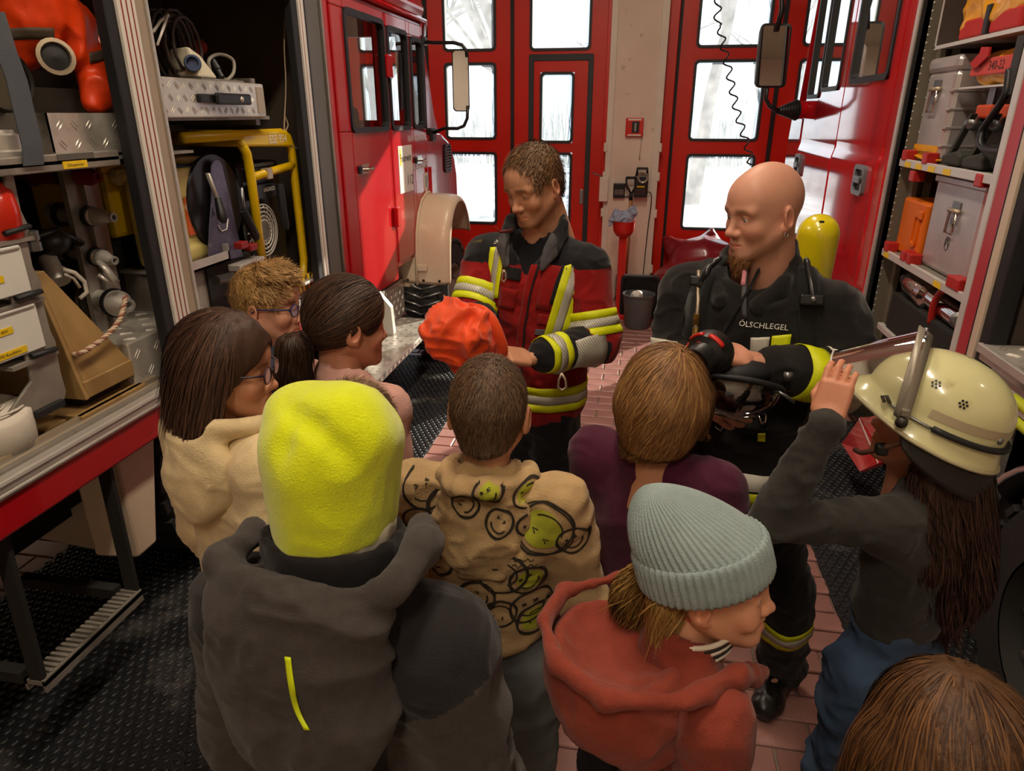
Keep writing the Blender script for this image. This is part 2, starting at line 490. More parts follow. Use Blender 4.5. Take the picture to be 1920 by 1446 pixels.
while y < 8.0:
    off = -.195 + (.125 if j % 2 else 0.) + .125 - .25 * 20
    x = off + RNG.normal(0, .003)
    while x < 5.2:
        if -5.4 < x:
            dz = RNG.normal(0, .0008)
            if -.82 < x < .95 and 1.62 < y < 6.3:
                o = bpy.data.objects.new('brick', bm0); COL.objects.link(o); o.parent = floor
                o.location = (x, y, dz); o.rotation_euler = (RNG.normal(0, .003), RNG.normal(0, .003), RNG.normal(0, .004))
            elif y > -1:
                rest.add([(a + x, b_ + y, c + dz) for a, b_, c in P], Fs)
        x += .25
    y += .1225; j += 1
stuff(rest.build('outer_bricks', m_brick, floor))

# walls and ceiling of the hall
structure(MB().box((-6.2, -3.6, 0), (-6, 8.3, 4.6)).build('wall_left', m_wall))
structure(MB().box((5.6, -3.6, 0), (5.8, 8.3, 4.6)).build('wall_right', m_wall))
structure(MB().box((-6.2, -3.8, 0), (5.8, -3.6, 4.6)).build('wall_rear', m_wall))
structure(MB().box((-6.2, -3.8, 4.6), (5.8, 8.4, 4.75)).build('ceiling', m_ceil))
wb = MB().box((-6.2, 7.95, 3.75), (5.8, 8.35, 4.6)).box((-6.2, 7.95, 0), (-4.4, 8.35, 3.75)).box((4.4, 7.95, 0), (5.8, 8.35, 3.75))
structure(wb.build('wall_front', m_wall))
pier = structure(MB().box((-.36, 7.72, 0), (.16, 8.35, 4.6)).build('trim_1', m_wall, bevel=.006))
pier['label'] = 'plastered pier between the two red folding doors'
tr = MB()
for x0, x1 in ((-.385, -.32), (.10, .175)): tr.box((x0, 7.7, 0), (x1, 7.735, 4.55))
tr.build('edge_rail', m_white, pier, bevel=.006)
for z in (1.62, 1.33, .95, .35):
    for x in (-.385, .175): MB().box((x - .02, 7.69, z - .045), (x + .02, 7.75, z + .045)).build('guide_lug', m_white, pier, bevel=.008)

def rr(x0, x1, z0, z1, r, n=5):
    P = []
    for cx, cz, a in ((x1 - r, z1 - r, 0), (x0 + r, z1 - r, 90), (x0 + r, z0 + r, 180), (x1 - r, z0 + r, 270)):
        for i in range(n + 1):
            t = math.radians(a + 90 * i / n); P.append((cx + r * math.cos(t), cz + r * math.sin(t)))
    return P
def ring_xz(b, o, i, y0, y1, m=0):
    """closed frame between outlines o and i (same count) in the x-z plane, from y0 to y1"""
    n = len(o); V = [(p[0], y, p[1]) for y in (y0, y1) for L in (o, i) for p in L]
    Fs = []
    for k in range(n):
        k2 = (k + 1) % n
        Fs += [(k, n + k, n + k2, k2)[::-1], (2 * n + k, 2 * n + k2, 3 * n + k2, 3 * n + k)[::-1], (k, k2, 2 * n + k2, 2 * n + k)[::-1], (n + k, 3 * n + k, 3 * n + k2, n + k2)[::-1]]
    return b.add(V, Fs, m)
def holed_panel(b, x0, x1, z0, z1, holes, y0, y1, m=0):
    xs = sorted({x0, x1, *[h[0] for h in holes], *[h[1] for h in holes]}); zs = sorted({z0, z1, *[h[2] for h in holes], *[h[3] for h in holes]})
    for a, c in zip(xs[:-1], xs[1:]):
        for d, e in zip(zs[:-1], zs[1:]):
            mx, mz = (a + c) / 2, (d + e) / 2
            if not any(h[0] < mx < h[1] and h[2] < mz < h[3] for h in holes): b.box((a, y0, d), (c, y1, e), m)
DY = 8.0
def door_window(par, x0, x1, z0, z1, r=.05, wide=.028):
    b = MB(); ring_xz(b, rr(x0, x1, z0, z1, r), rr(x0 + wide, x1 - wide, z0 + wide, z1 - wide, r * .6), DY - .012, DY + .062)
    b.build('window_gasket', m_rubg, par, smooth=True, angle=35)
    b = MB(); pl = rr(x0 + wide * .6, x1 - wide * .6, z0 + wide * .6, z1 - wide * .6, r * .6)
    b.add([(p[0], DY + .025, p[1]) for p in pl], [tuple(range(len(pl)))[::-1]])
    b.build('pane', m_pane, par)
rows = [(.745, 1.55), (1.675, 2.465), (2.57, 3.36)]
door1 = structure(MB().box((-4.4, 7.97, 3.66), (-.36, 8.12, 3.75)).build('door_1', m_rub)); door1['label'] = 'red folding door left of the pier, with a small wicket door in it'
door2 = structure(MB().box((.16, 7.97, 3.66), (4.4, 8.12, 3.75)).build('door_2', m_rub)); door2['label'] = 'red folding door right of the pier'
def leaf(par, x0, x1, holes):
    b = MB(); holed_panel(b, x0 + .012, x1 - .012, .03, 3.66, [(h[0] + .012, h[1] - .012, h[2] + .012, h[3] - .012) for h in holes], DY, DY + .05)
    l = b.build('door_leaf', m_dred, par)
    for h in holes: door_window(l, *h)
    MB().box((x0 - .016, DY - .014, .02), (x0 + .014, DY + .055, 3.66)).build('rubber_seal', m_rub, l)
    MB().box((x1 - .014, DY - .012, .02), (x1 + .004, DY + .055, 3.66)).build('rubber_seal', m_rub, l)
    return l
for a, c in ((-4.34, -3.37), (-3.35, -2.4), (-2.38, -1.44)):
    w_ = c - a
    leaf(door1, a, c, [(a + .185, a + .185 + .585, z0, z1) for z0, z1 in rows])
l2 = leaf(door1, -1.43, -.42, [(-1.25, -.57, .06, 2.53), (-1.25, -.60, 2.565, 3.36)])
wk = MB(); holed_panel(wk, -1.205, -.615, .1, 2.475, [(-1.13, -.765, 1.65, 2.36), (-1.13, -.765, .745, 1.55)], DY - .002, DY + .045)
wk = wk.build('wicket_door', m_dred, door1)
door_window(wk, -1.135, -.76, 1.645, 2.365, .05); door_window(wk, -1.135, -.76, .74, 1.55, .05)
b = MB(); ring_xz(b, rr(-1.255, -.565, .055, 2.535, .01, 1), rr(-1.2, -.62, .1, 2.47, .01, 1), DY - .014, DY + .05)
b.build('wicket_frame', m_rubg, door1, bevel=.004)
MB().box((-.665, DY - .02, 1.0), (-.625, DY, 1.16)).build('lock_plate', mat('galv', '#9aa0a3', .4, metal=.8), wk, bevel=.004)
for k, (a, c) in enumerate(((.30, 1.295), (1.31, 2.28), (2.3, 3.3), (3.32, 4.34))):
    s = .165 if k == 0 else .18
    leaf(door2, a, c, [(a + s, c - .11 if k == 0 else a + s + .68, z0, z1) for z0, z1 in rows])
# red jambs beside the pier
MB().box((-.43, 7.86, .0), (-.385, 8.06, 3.7)).build('jamb', m_dred, door1, bevel=.006)
MB().box((.175, 7.9, .0), (.28, 8.06, 3.7)).build('jamb', m_dred, door2, bevel=.006)
# latch arm on the pier edge
la = thing('door_latch', 'white plastic door latch box on the left edge of the pier', 'latch', (-.37, 7.68, 1.2))
MB().box((-.43, 7.64, 1.07), (-.335, 7.69, 1.33)).build('latch_box', m_white, la, bevel=.008)
MB().tube([(-.4, 7.65, 1.33), (-.45, 7.63, 1.345), (-.51, 7.62, 1.37)], .008, 6).build('lever', mat('steel', '#8f9294', .35, metal=.9), la, smooth=True)

# ceiling lamps (above the frame; their reflections show on the helmet)
m_tube = mat('lamp_tube', (1, .86, .66), emit=9)
LL = ['long white strip light under the ceiling, nearest to the rear wall', 'long white strip light under the ceiling above the children', 'long white strip light under the ceiling nearest to the folding doors', 'long white strip light under the ceiling above the old engine', 'long white strip light under the ceiling above the modern engine']
for k, (x, y0) in enumerate(((-.25, -1.6), (-.25, 1.1), (-.25, 3.9), (-3.9, 1.5), (3.6, 1.5))):
    t = thing('ceiling_light', LL[k], 'lamp', (x, y0, 4.5), 'strip lights under the ceiling')
    MB().box((x - .13, y0 - .75, 4.5), (x + .13, y0 + .75, 4.6)).build('housing', m_white, t, bevel=.01)
    for dx in (-.06, .06): MB().tube([(x + dx, y0 - .7, 4.475), (x + dx, y0 + .7, 4.475)], .018, 8).build('tube', m_tube, t)
    ld = bpy.data.lights.new('strip', 'AREA'); ld.shape = 'RECTANGLE'; ld.size = .26; ld.size_y = 1.5; ld.energy = LAMP_W; ld.color = (1, .85, .66)
    lo = bpy.data.objects.new('lamp_light', ld); COL.objects.link(lo); lo.parent = t; lo.location = (0, 0, -.05)

# rubber stud mats under both engines
def stud_mat(name, x0, x1, y0, y1, label):
    t = MB().box((x0, y0, -.004), (x1, y1, .006)).build(name, m_matr); tag(t, label, 'mat')
    p = .04; nx = int((x1 - x0) / p); ny = int((y1 - y0) / (p * .87)); a = np.arange(7) * 2 * math.pi / 7
    ring0 = np.stack([np.cos(a) * .0165, np.sin(a) * .0165, np.full(7, .005)], 1); ring1 = np.stack([np.cos(a) * .0145, np.sin(a) * .0145, np.full(7, .0115)], 1)
    ring2 = np.stack([np.cos(a) * .0095, np.sin(a) * .0095, np.full(7, .0095)], 1)
    st = np.concatenate([ring0, ring1, ring2]); C_ = []
    for i in range(nx):
        for j in range(ny):
            C_.append((x0 + (i + .5 + .25 * (j % 2 * 2 - 1)) * p, y0 + (j + .5) * p * .87, 0))
    C_ = np.array(C_); V = (C_[:, None, :] + st[None]).reshape(-1, 3)
    f = np.array([(r * 7 + k, r * 7 + (k + 1) % 7, (r + 1) * 7 + (k + 1) % 7, (r + 1) * 7 + k) for r in (0, 1) for k in range(7)])
    cap = np.array([(14, 15, 16, 17), (14, 17, 18, 20), (18, 19, 20, 14)[:3] + (20,)])[:2]
    f = np.concatenate([f, cap]); Fq = (np.arange(len(C_))[:, None, None] * 21 + f[None]).reshape(-1, 4)
    stuff(add_mesh('studs', V, Fq, m_matr, t))
stud_mat('rubber_mat', -2.6, -1.19, .9, 5.4, 'black studded rubber mat under the old fire engine at the left')
stud_mat('rubber_mat', .93, 2.2, 1.6, 4.6, 'black studded rubber mat beside the modern fire engine at the right')

# yard and bare trees outside the doors
structure(MB().box((-30, 8.4, -.12), (30, 60, -.02)).build('ground', m_asph))
def bare_tree(x, y, h, label):
    t = thing('bare_tree', label, 'tree', (x, y, -.02)); rr_ = random.Random(int(x * 100 + y)); b = MB(); tw = MB()
    def grow(p, d, L, r, k):
        q = [p]; dd = d
        for i in range(4):
            dd = (dd + Vector((rr_.gauss(0, .1), rr_.gauss(0, .1), rr_.gauss(.03, .05)))).normalized(); q.append(q[-1] + dd * L / 4)
        (b if k < 2 else tw).tube([list(v) for v in q], [r * (1 - .14 * i) for i in range(5)], 6 if k < 2 else 4, caps=False)
        if k < 4:
            for i in range(3 if k else 6):
                s = q[rr_.choice((2, 3, 4))] if k else q[rr_.choice((1, 2, 3, 4))]
                ax = Vector((rr_.gauss(0, 1), rr_.gauss(0, 1), rr_.gauss(.3, .4))).normalized()
                grow(s, (dd * .7 + ax * .8).normalized(), L * rr_.uniform(.5, .7), r * .5, k + 1)
    grow(Vector((x, y, -.05)), Vector((0, 0, 1)), h * .55, h * .022, 0)
    b.build('trunk', m_bark, t, smooth=True); stuff(tw.build('twigs', m_bark, t, smooth=True))
for x, y, h, l in ((-2.4, 15, 9, 'bare grey tree in the yard, seen through the leftmost tall panes'), (-1.4, 27, 8, 'slender bare tree seen through the pane above the wicket door'),
                   (-7.5, 20, 9, 'bare tree behind the glass at the far left'), (1.2, 17, 9, 'bare grey tree seen through the panes right of the pier'), (4.6, 26, 8, 'bare tree behind the right folding door and the mirror')):
    bare_tree(x, y, h, l)
hb = MB()
for k in range(90):
    x = -16 + 32 * k / 89; hgt = 1.5 + .7 * RNG.random()
    for q in range(7):
        a = RNG.normal(0, .25); bx = x + RNG.normal(0, .25); by = 30 + RNG.normal(0, .6)
        hb.tube([(bx, by, 0), (bx + a * .5, by, hgt * .6), (bx + a, by, hgt * (1.0 + .5 * RNG.random()))], [.03, .02, .006], 4, caps=False)
tag(stuff(hb.build('hedge_row', m_hedge)), 'bare brush at the far side of the yard', 'hedge')
# ================================================================== THE OLD FIRE ENGINE (left)
m_red = mat('engine_red', '#b3131c', .22, var=.05, vs=3, coat=.6, bump=.01, bs=30)
m_red2 = mat('engine_red_dull', '#8e1a16', .4, var=.1, vs=6)
m_alu = mat('aluminium', '#c6c0b8', .38, metal=.5, var=.08, vs=12, bump=.05, bs=120)
m_alud = mat('aluminium_worn', '#958e84', .5, metal=.4, var=.15, vs=9, col2='#5d564c', c2s=6, c2t=.6, bump=.08, bs=90)
m_tread = mat('tread_plate', '#cfc9bf', .33, metal=.45, var=.08, vs=10, col2='#7d776e', c2s=4, c2t=.62)
m_dark = mat('locker_dark', '#4d4239', .7, var=.15, vs=5)
m_black = mat('black_plastic', '#141416', .42, var=.15, vs=20)
m_chassis = mat('chassis_black', '#17140f', .8, var=.3, vs=8)
m_cream = mat('fender_cream', '#d9c5ab', .38, var=.05, vs=5, coat=.2, col2='#a08c74', c2s=7, c2t=.72)
m_grey = mat('grey_panel', '#5c5850', .45, var=.05)
m_stripe = mat('shutter_white', '#d8d2c8', .35)
m_striper = mat('shutter_red', '#8c1f26', .4)
m_tan = mat('trim_tan', '#b5a48c', .4, metal=.5)
m_steel = mat('steel', '#8f9294', .35, metal=.9)
m_chrome = mat('chrome', '#d8d8d6', .12, metal=1.)
m_cabglass = glass('cab_glass', (.86, .92, .94), gloss=.16)
m_mirror = mat('mirror_glass', '#e6e9ea', .02, metal=1.)
m_yel = mat('yellow_paint', '#d9b300', .35, var=.06, vs=6, coat=.2, col2='#8a7416', c2s=7, c2t=.68)
m_ylab = mat('yellow_label', '#e8c21a', .5)
m_ink = mat('ink', '#1c1c1c', .6)
m_worange = mat('orange_cloth', '#f04c08', .6, var=.12, vs=9, bump=.15, bs=70, sheen=.3)
m_paper = mat('paper_white', '#e9e6de', .6)
m_rubw = mat('tyre', '#1b1a19', .75, var=.2, vs=20, bump=.2, bs=60)

XL = -1.70
fe = thing('fire_engine', 'old red fire engine with open equipment lockers at the left side of the hall', 'fire engine', (XL, 3.5, 0))
def pr_yz(b, poly, x0, x1, m=0): b.prism(poly, 0, x0, x1, m)
# body: locker floor, back wall, ends, roof
MB().box((-2.6, .3, .93), (-1.76, 3.6, .99)).build('locker_floor', m_alud, fe)
b = MB().box((-2.64, .3, .93), (-2.6, 3.9, 2.9)).box((-2.6, .3, .93), (-1.75, .34, 2.9)).box((-2.6, 3.82, .93), (-1.75, 3.86, 2.9)).box((-2.6, .3, 2.78), (-1.75, 3.86, 2.84))
b.build('locker_lining', m_dark, fe)
b = MB().box((-1.74, 2.43, 2.46), (XL, 3.52, 2.85)); b.build('shutter_box', m_stripe, fe, bevel=.006)
MB().box((-1.745, .3, 2.6), (XL, 2.22, 2.85)).build('shutter_box', m_stripe, fe, bevel=.006)
MB().box((-3.9, .25, 2.84), (XL + .01, 3.86, 2.95)).build('body_roof', m_red, fe, bevel=.02)
MB().box((-3.9, .25, .8), (-2.64, 3.86, 2.84)).build('body_core', m_red2, fe)
def post(y0, widths, x=XL, name='locker_post'):
    """upright of shutter guide: (material, width, proud) strips along y"""
    par = MB().box((-1.76, y0 + .055, .90), (-1.74, y0 + sum(w_[1] for w_ in widths), 2.85)).build(name, m_grey, fe)
    y = y0
    for nm, wd, mt, pr_ in widths:
        MB().box((-1.745, y, .93), (x + pr_, y + wd, 2.85)).build(nm, mt, par, bevel=.004 if wd > .02 else 0); y += wd
    return par
post(2.195, [('rubber_edge', .05, m_rub, -.004), ('white_strip', .018, m_stripe, .004), ('red_strip', .009, m_striper, .002), ('white_strip', .016, m_stripe, .004), ('red_strip', .009, m_striper, .002),
             ('white_strip', .016, m_stripe, .004), ('red_strip', .009, m_striper, .002), ('white_strip', .012, m_stripe, .004), ('tan_strip', .055, m_tan, .0), ('edge_bead', .012, m_alu, .006)])
post(3.49, [('rubber_edge', .06, m_rub, -.004), ('white_strip', .018, m_stripe, .004), ('red_strip', .01, m_striper, .002), ('white_strip', .03, m_stripe, .004), ('rubber_edge', .02, m_rub, .002), ('grey_panel', .16, m_grey, 0), ('edge_bead', .02, m_chrome, .012), ('rubber_edge', .02, m_rub, .004)])
# sill with rolled aluminium lip and red band below
b = MB(); pr_yz(b, [(.3, .96), (2.2, .96), (2.2, 1.0), (.3, 1.0)], -1.8, -1.735)
sill = b.build('sill_plate', m_alud, fe)
b = MB().box((-1.80, .3, 1.0), (-1.785, 2.2, 1.012)); b.tube([(-1.765, .3, .995), (-1.765, 2.2, .995)], .008, 8); b.build('sill_bead', m_tan, fe, smooth=True, angle=40)
b = MB().box((-1.745, .3, .945), (-1.693, 2.2, .992)); b.tube([(-1.7, .3, .985), (-1.7, 2.2, .985)], .011, 8); b.tube([(-1.695, .3, .955), (-1.695, 2.2, .955)], .007, 8)
b.build('sill_lip', m_alu, fe, smooth=True, angle=40)
MB().box((-1.76, .3, .83), (XL, 3.86, .945)).build('red_band', m_red, fe, bevel=.01)
# underside, cream splash boxes, rear wheel
MB().box((-3.3, .3, .35), (-2.3, 6.2, .83)).build('chassis', m_chassis, fe)
b = MB().box((-2.25, .3, .45), (-2.2, 3.9, .83)); b.build('apron', m_chassis, fe)
b = MB(); b.hexa([(-1.93, 1.86, .40), (-1.78, 1.90, .38), (-1.78, 2.01, .38), (-1.93, 2.01, .38), (-1.93, 1.86, .86), (-1.78, 1.90, .86), (-1.78, 2.13, .86), (-1.93, 2.13, .86)])
b.build('splash_box', m_cream, fe, bevel=.012)
b = MB(); b.add([on(*p, y=2.16) for p in ((148, 880), (172, 838), (222, 1036), (158, 1030))], [(0, 1, 2, 3)]); pl = [on(*p, y=2.16) for p in ((120, 880), (180, 838), (225, 1040), (30, 1000))]
b = MB(); b.add(pl + [np.array(p) + [0, .03, 0] for p in pl], [(0, 3, 2, 1), (4, 5, 6, 7), (0, 1, 5, 4), (1, 2, 6, 5), (2, 3, 7, 6), (3, 0, 4, 7)]); b.build('splash_panel', m_cream, fe)
def wheel(par, c, R, wd, nlug=28, ax=1., rimm=None):
    """tyre with lugs, rim, hub; axle along x"""
    b = MB(); c = np.array(c, float)
    b.lathe([(R * .58, -wd / 2), (R * .9, -wd / 2), (R * .97, -wd * .4), (R * .97, wd * .4), (R * .9, wd / 2), (R * .58, wd / 2)], c, (ax, 0, 0), 40)
    for k in range(nlug):
        a = 2 * math.pi * k / nlug
        for s in (-1, 1):
            a2 = a + (.5 * 2 * math.pi / nlug if s > 0 else 0)
            R_ = rotx(a2); h = np.array([[s * .06 * wd, -R * .07, R * .95], [s * wd * .5, -R * .07, R * .93], [s * wd * .5, R * .05, R * .93], [s * .06 * wd, R * .05, R * .95]])
            t_ = h + np.array([0, 0, R * .055]); V = np.concatenate([h, t_]) @ R_.T + c
            Fq = [(3, 2, 1, 0), (4, 5, 6, 7), (0, 1, 5, 4), (1, 2, 6, 5), (2, 3, 7, 6), (3, 0, 4, 7)]
            b.add(V, Fq if s > 0 else [f[::-1] for f in Fq])
    t = b.build('tyre', m_rubw, par, smooth=True, angle=35)
    b = MB(); b.lathe([(R * .6, wd * .4), (R * .56, wd * .5), (R * .5, wd * .3), (R * .3, wd * .2), (R * .28, wd * .42), (R * .12, wd * .5), (0, wd * .5)], c, (ax, 0, 0), 32)
    b.build('rim', rimm or m_alud, t, smooth=True, angle=35)
    b = MB()
    for k in range(8):
        a = 2 * math.pi * k / 8; p = c + np.array([ax * wd * .3, math.cos(a) * R * .4, math.sin(a) * R * .4]); b.lathe([(0, .03), (.012, .03), (.014, 0)], p, (ax, 0, 0), 6)
    b.build('wheel_nuts', m_steel, t)
    return t
wheel(fe, (-1.98, 2.62, .485), .47, .28)
# folding step frame
for (a, c) in (((-1.75, 1.82, .86), (-1.74, 1.80, .31)), ((-1.75, 1.40, .86), (-1.74, 1.37, .31))):
    b = MB(); a = np.array(a); c = np.array(c); b.hexa([a + [-.03, -.008, 0], a + [.02, -.008, 0], a + [.02, .008, 0], a + [-.03, .008, 0], c + [-.03, -.008, 0], c + [.02, -.008, 0], c + [.02, .008, 0], c + [-.03, .008, 0]])
    b.build('step_strut', m_chassis, fe)
b = MB().box((-1.79, 1.36, .295), (-1.715, 1.81, .312)).box((-1.725, 1.36, .27), (-1.715, 1.81, .318)).box((-1.79, 1.36, .27), (-1.78, 1.81, .312))
st = b.build('step_tread', m_alud, fe)
b = MB()
for k in range(20): b.box((-1.785, 1.375 + k * .0215, .312), (-1.72, 1.375 + k * .0215 + .011, .322))
b.build('tread_teeth', m_alud, st)
for yy in (1.36, 1.77): MB().box((-2.2, yy, .29), (-1.8, yy + .04, .33)).build('step_arm', m_chassis, fe)

# ---- cab
cab = MB()
Y1 = 5.62
holes = [(4.10, 4.74, 1.85, 2.50), (4.80, 5.21, 1.85, 2.48), (5.28, 5.56, 1.85, 2.46)]
def holed_yz(b, y0, y1, z0, z1, hs, x0, x1):
    ys = sorted({y0, y1, *[h[0] for h in hs], *[h[1] for h in hs]}); zs = sorted({z0, z1, *[h[2] for h in hs], *[h[3] for h in hs]})
    ys = [v for v in ys if y0 <= v <= y1]; zs = [v for v in zs if z0 <= v <= z1]
    for a, c in zip(ys[:-1], ys[1:]):
        for d, e in zip(zs[:-1], zs[1:]):
            if not any(h[0] < (a + c) / 2 < h[1] and h[2] < (d + e) / 2 < h[3] for h in hs): b.box((x0, a, d), (x1, c, e))
holed_yz(cab, 3.86, Y1, .90, 2.62, holes, -1.78, -1.712)
pr_yz(cab, [(Y1, 2.62), (Y1, 1.80), (6.10, 1.80), (5.98, 1.95), (5.74, 2.52), (5.7, 2.62)], -1.78, -1.74)
cabp = cab.build('cab_side', m_red, fe)
b = MB(); pr_yz(b, [(Y1, .95), (Y1, 1.80), (6.12, 1.79), (6.35, 1.72), (6.52, 1.58), (6.6, 1.42), (6.62, 1.0), (6.3, .95)], -2.0, -1.715); b.build('hood_side', m_red, fe, bevel=.03)
b = MB(); pr_yz(b, [(Y1 - .2, .95), (Y1 - .2, 1.80), (6.12, 1.80), (6.38, 1.72), (6.56, 1.56), (6.64, 1.38), (6.64, .8), (Y1 - .2, .8)], -3.8, -2.0); b.build('hood', m_red, fe, bevel=.05)
MB().box((-3.82, 3.86, 2.62), (-1.70, 5.72, 2.74)).build('cab_roof', m_red, fe, bevel=.05)
b = MB(); b.tube([(-1.69, 3.9, 2.60), (-1.69, 5.66, 2.60), (-1.74, 5.78, 2.52)], .018, 8); b.build('rain_gutter', m_red, fe, smooth=True)
MB().box((-3.8, 3.86, .85), (-3.74, 5.6, 1.84)).box((-3.8, 3.86, 2.48), (-3.74, 5.6, 2.62)).box((-3.8, 3.95, .85), (-3.74, 4.1, 2.6)).box((-3.8, 4.75, .85), (-3.74, 4.82, 2.6)).box((-3.8, 5.5, .85), (-3.74, 5.6, 2.6)).build('far_cab_side', m_red2, fe)
MB().box((-3.74, 3.86, .95), (-1.78, 5.4, 1.0)).build('cab_floor', m_chassis, fe)
b = MB().box((-3.2, 4.2, 1.0), (-1.95, 4.65, 1.45)).box((-3.2, 4.12, 1.4), (-1.95, 4.25, 2.1)); b.build('cab_seat', m_red2, fe, bevel=.05)
b = MB().box((-3.2, 4.85, 1.0), (-1.95, 5.2, 1.45)).box((-2.6, 4.8, 1.4), (-1.95, 4.9, 2.0)); b.build('cab_seat', mat('seat_black', '#262322', .8), fe, bevel=.05)
# windscreen beyond the pillar
b = MB().box((-3.7, 5.66, 1.82), (-1.78, 5.70, 1.9)).box((-3.7, 5.62, 2.5), (-1.78, 5.68, 2.62)).box((-2.8, 5.64, 1.8), (-2.72, 5.69, 2.6)); b.build('windscreen_frame', m_red2, fe)
def door_slab(y0, y1, z0, hs, name='cab_door'):
    b = MB(); holed_yz(b, y0, y1, z0, 2.56, hs, -1.712, XL); return b.build(name, m_red, fe, bevel=.006)
d_rear = door_slab(3.93, 4.765, .82, [holes[0]])
d_front = door_slab(4.785, 5.60, .93, holes[1:])
b = MB(); pr_yz(b, [(4.785, .93), (5.34, .93), (5.34, .98), (4.785, .98)], -1.74, -1.705)
b.build('door_lower', m_red, d_front)
def ring_yz(b, o, i, x0, x1, m=0):
    n = len(o); V = [(x, p[0], p[1]) for x in (x0, x1) for L in (o, i) for p in L]; Fs = []
    for k in range(n):
        k2 = (k + 1) % n
        Fs += [(k, n + k, n + k2, k2)[::-1], (2 * n + k, 2 * n + k2, 3 * n + k2, 3 * n + k)[::-1], (k, k2, 2 * n + k2, 2 * n + k)[::-1], (n + k, 3 * n + k, 3 * n + k2, n + k2)[::-1]]
    return b.add(V, Fs, m)
def cab_window(par, y0, y1, z0, z1, x=XL, g=m_cabglass, wd=.03, r=.06, mtl=m_rub):
    s = 1 if x > 0 else -1; ins = .03 * s
    b = MB(); ring_yz(b, rr(y0, y1, z0, z1, r), rr(y0 + wd, y1 - wd, z0 + wd, z1 - wd, r * .6), x - s * .012, x + ins)
    b.build('window_rubber', mtl, par, smooth=True, angle=35)
    b = MB(); pl = rr(y0 + wd * .5, y1 - wd * .5, z0 + wd * .5, z1 - wd * .5, r * .6); b.add([(x + ins * .4, p[0], p[1]) for p in pl], [tuple(range(len(pl)))])
    b.build('window_pane', g, par)
cab_window(d_rear, 4.09, 4.75, 1.84, 2.51); cab_window(d_front, 4.79, 5.22, 1.84, 2.49); cab_window(d_front, 5.27, 5.57, 1.84, 2.47)
b = MB().box((XL - .002, 5.58, 1.84), (XL + .01, 5.61, 2.5)); b.build('window_bar', m_rub, d_front)
for par, y, z in ((d_rear, 4.24, 1.63), (d_front, 5.36, 1.62)):
    b = MB().box((XL, y - .06, z - .028), (XL + .012, y + .06, z + .028)); b.tube([(XL + .015, y - .05, z), (XL + .045, y - .045, z), (XL + .05, y + .03, z)], .012, 8); b.build('door_handle', m_chrome, par, smooth=True, angle=40)
    MB().box((XL, y - .1, z - .022), (XL + .015, y - .055, z + .022)).build('lock', m_black, par, bevel=.004)
for z, h in ((2.24, .07), (1.27, .07)):
    MB().box((XL, 4.72, z - h), (XL + .035, 4.80, z + h)).build('hinge', m_red, fe, bevel=.008)
MB().box((XL, 5.60, 1.15), (XL + .03, 5.66, 1.55)).build('hinge', m_red, fe, bevel=.008)
# lettering, sign, coat of arms
Yv, Zv = (0, 1, 0), (0, 0, 1)
text_part('lettering', 'FREIW. FEUERWEHR', .062, m_paper, (XL, 5.34, 1.775), Yv, Zv, d_front, .003, squeeze=.78)
text_part('lettering', 'NORDHALBEN', .075, m_paper, (XL, 5.40, 1.575), Yv, Zv, d_front, .003, squeeze=.8)
b = MB().box((XL, 4.90, 1.41), (XL + .004, 5.20, 1.735)); sg = b.build('poster', m_paper, d_front)
text_part('lettering', 'Feuerwehr', .075, m_ink, (XL + .004, 5.05, 1.65), Yv, Zv, sg, .002, squeeze=.8)
text_part('lettering', '112', .10, m_ink, (XL + .004, 5.13, 1.49), Yv, Zv, sg, .002)
text_part('lettering', 'www', .05, m_ylab, (XL + .004, 4.97, 1.49), Yv, Zv, sg, .002) if False else None
MB().box((XL + .004, 4.92, 1.6), (XL + .006, 4.95, 1.72)).build('print_block', m_ylab, sg)
b = MB(); sh = [(-.05, .08), (-.05, -.01), (-.035, -.05), (0, -.08), (.035, -.05), (.05, -.01), (.05, .08)]
pr_yz(b, [(5.53 + p[0], 1.43 + p[1]) for p in sh], XL, XL + .004); ca = b.build('coat_of_arms', m_paper, d_front)
b = MB(); pr_yz(b, [(5.53 + p[0] * .7, 1.44 + p[1] * .6) for p in sh], XL + .004, XL + .006); b.build('shield_field', mat('arms_grey', '#a9b3b5', .5), ca)
# louvre on the hood
b = MB(); ring_yz(b, rr(6.14, 6.36, 1.46, 1.70, .05), rr(6.16, 6.34, 1.48, 1.68, .04), XL - .02, XL + .0); lv = b.build('hood_louvre', m_black, fe)
MB().box((XL - .02, 6.15, 1.47), (XL - .012, 6.35, 1.69)).build('louvre_back', m_black, lv)
for k in range(8): MB().box((XL - .014, 6.165, 1.487 + k * .024), (XL + .003, 6.335, 1.5 + k * .024), R=rotx(0)).build('slat', m_grey, lv)
# fender, wheel, mudflap, step board
prof = [(5.16, .68), (5.17, .90), (5.20, 1.08), (5.27, 1.22), (5.38, 1.315), (5.52, 1.355), (5.66, 1.345), (5.79, 1.28), (5.89, 1.17), (5.96, 1.0)]
NP_ = len(prof); th = .018
def fender_pts():
    V = []; xs = [(-1.95, 0), (-1.60, 0), (-1.50, .0), (-1.455, .012), (-1.43, .035), (-1.425, .06)]
    for i, (y, z) in enumerate(prof):
        d = unit(np.array(prof[min(i + 1, NP_ - 1)]) - np.array(prof[max(i - 1, 0)])); n = np.array([d[1], -d[0]])   # inward normal
        for x, dn in xs: V.append((x, y + n[0] * dn, z + n[1] * dn))
    return V, len(xs)
V, k = fender_pts()
Fs = [(i * k + j, i * k + j + 1, (i + 1) * k + j + 1, (i + 1) * k + j) for i in range(NP_ - 1) for j in range(k - 1)]
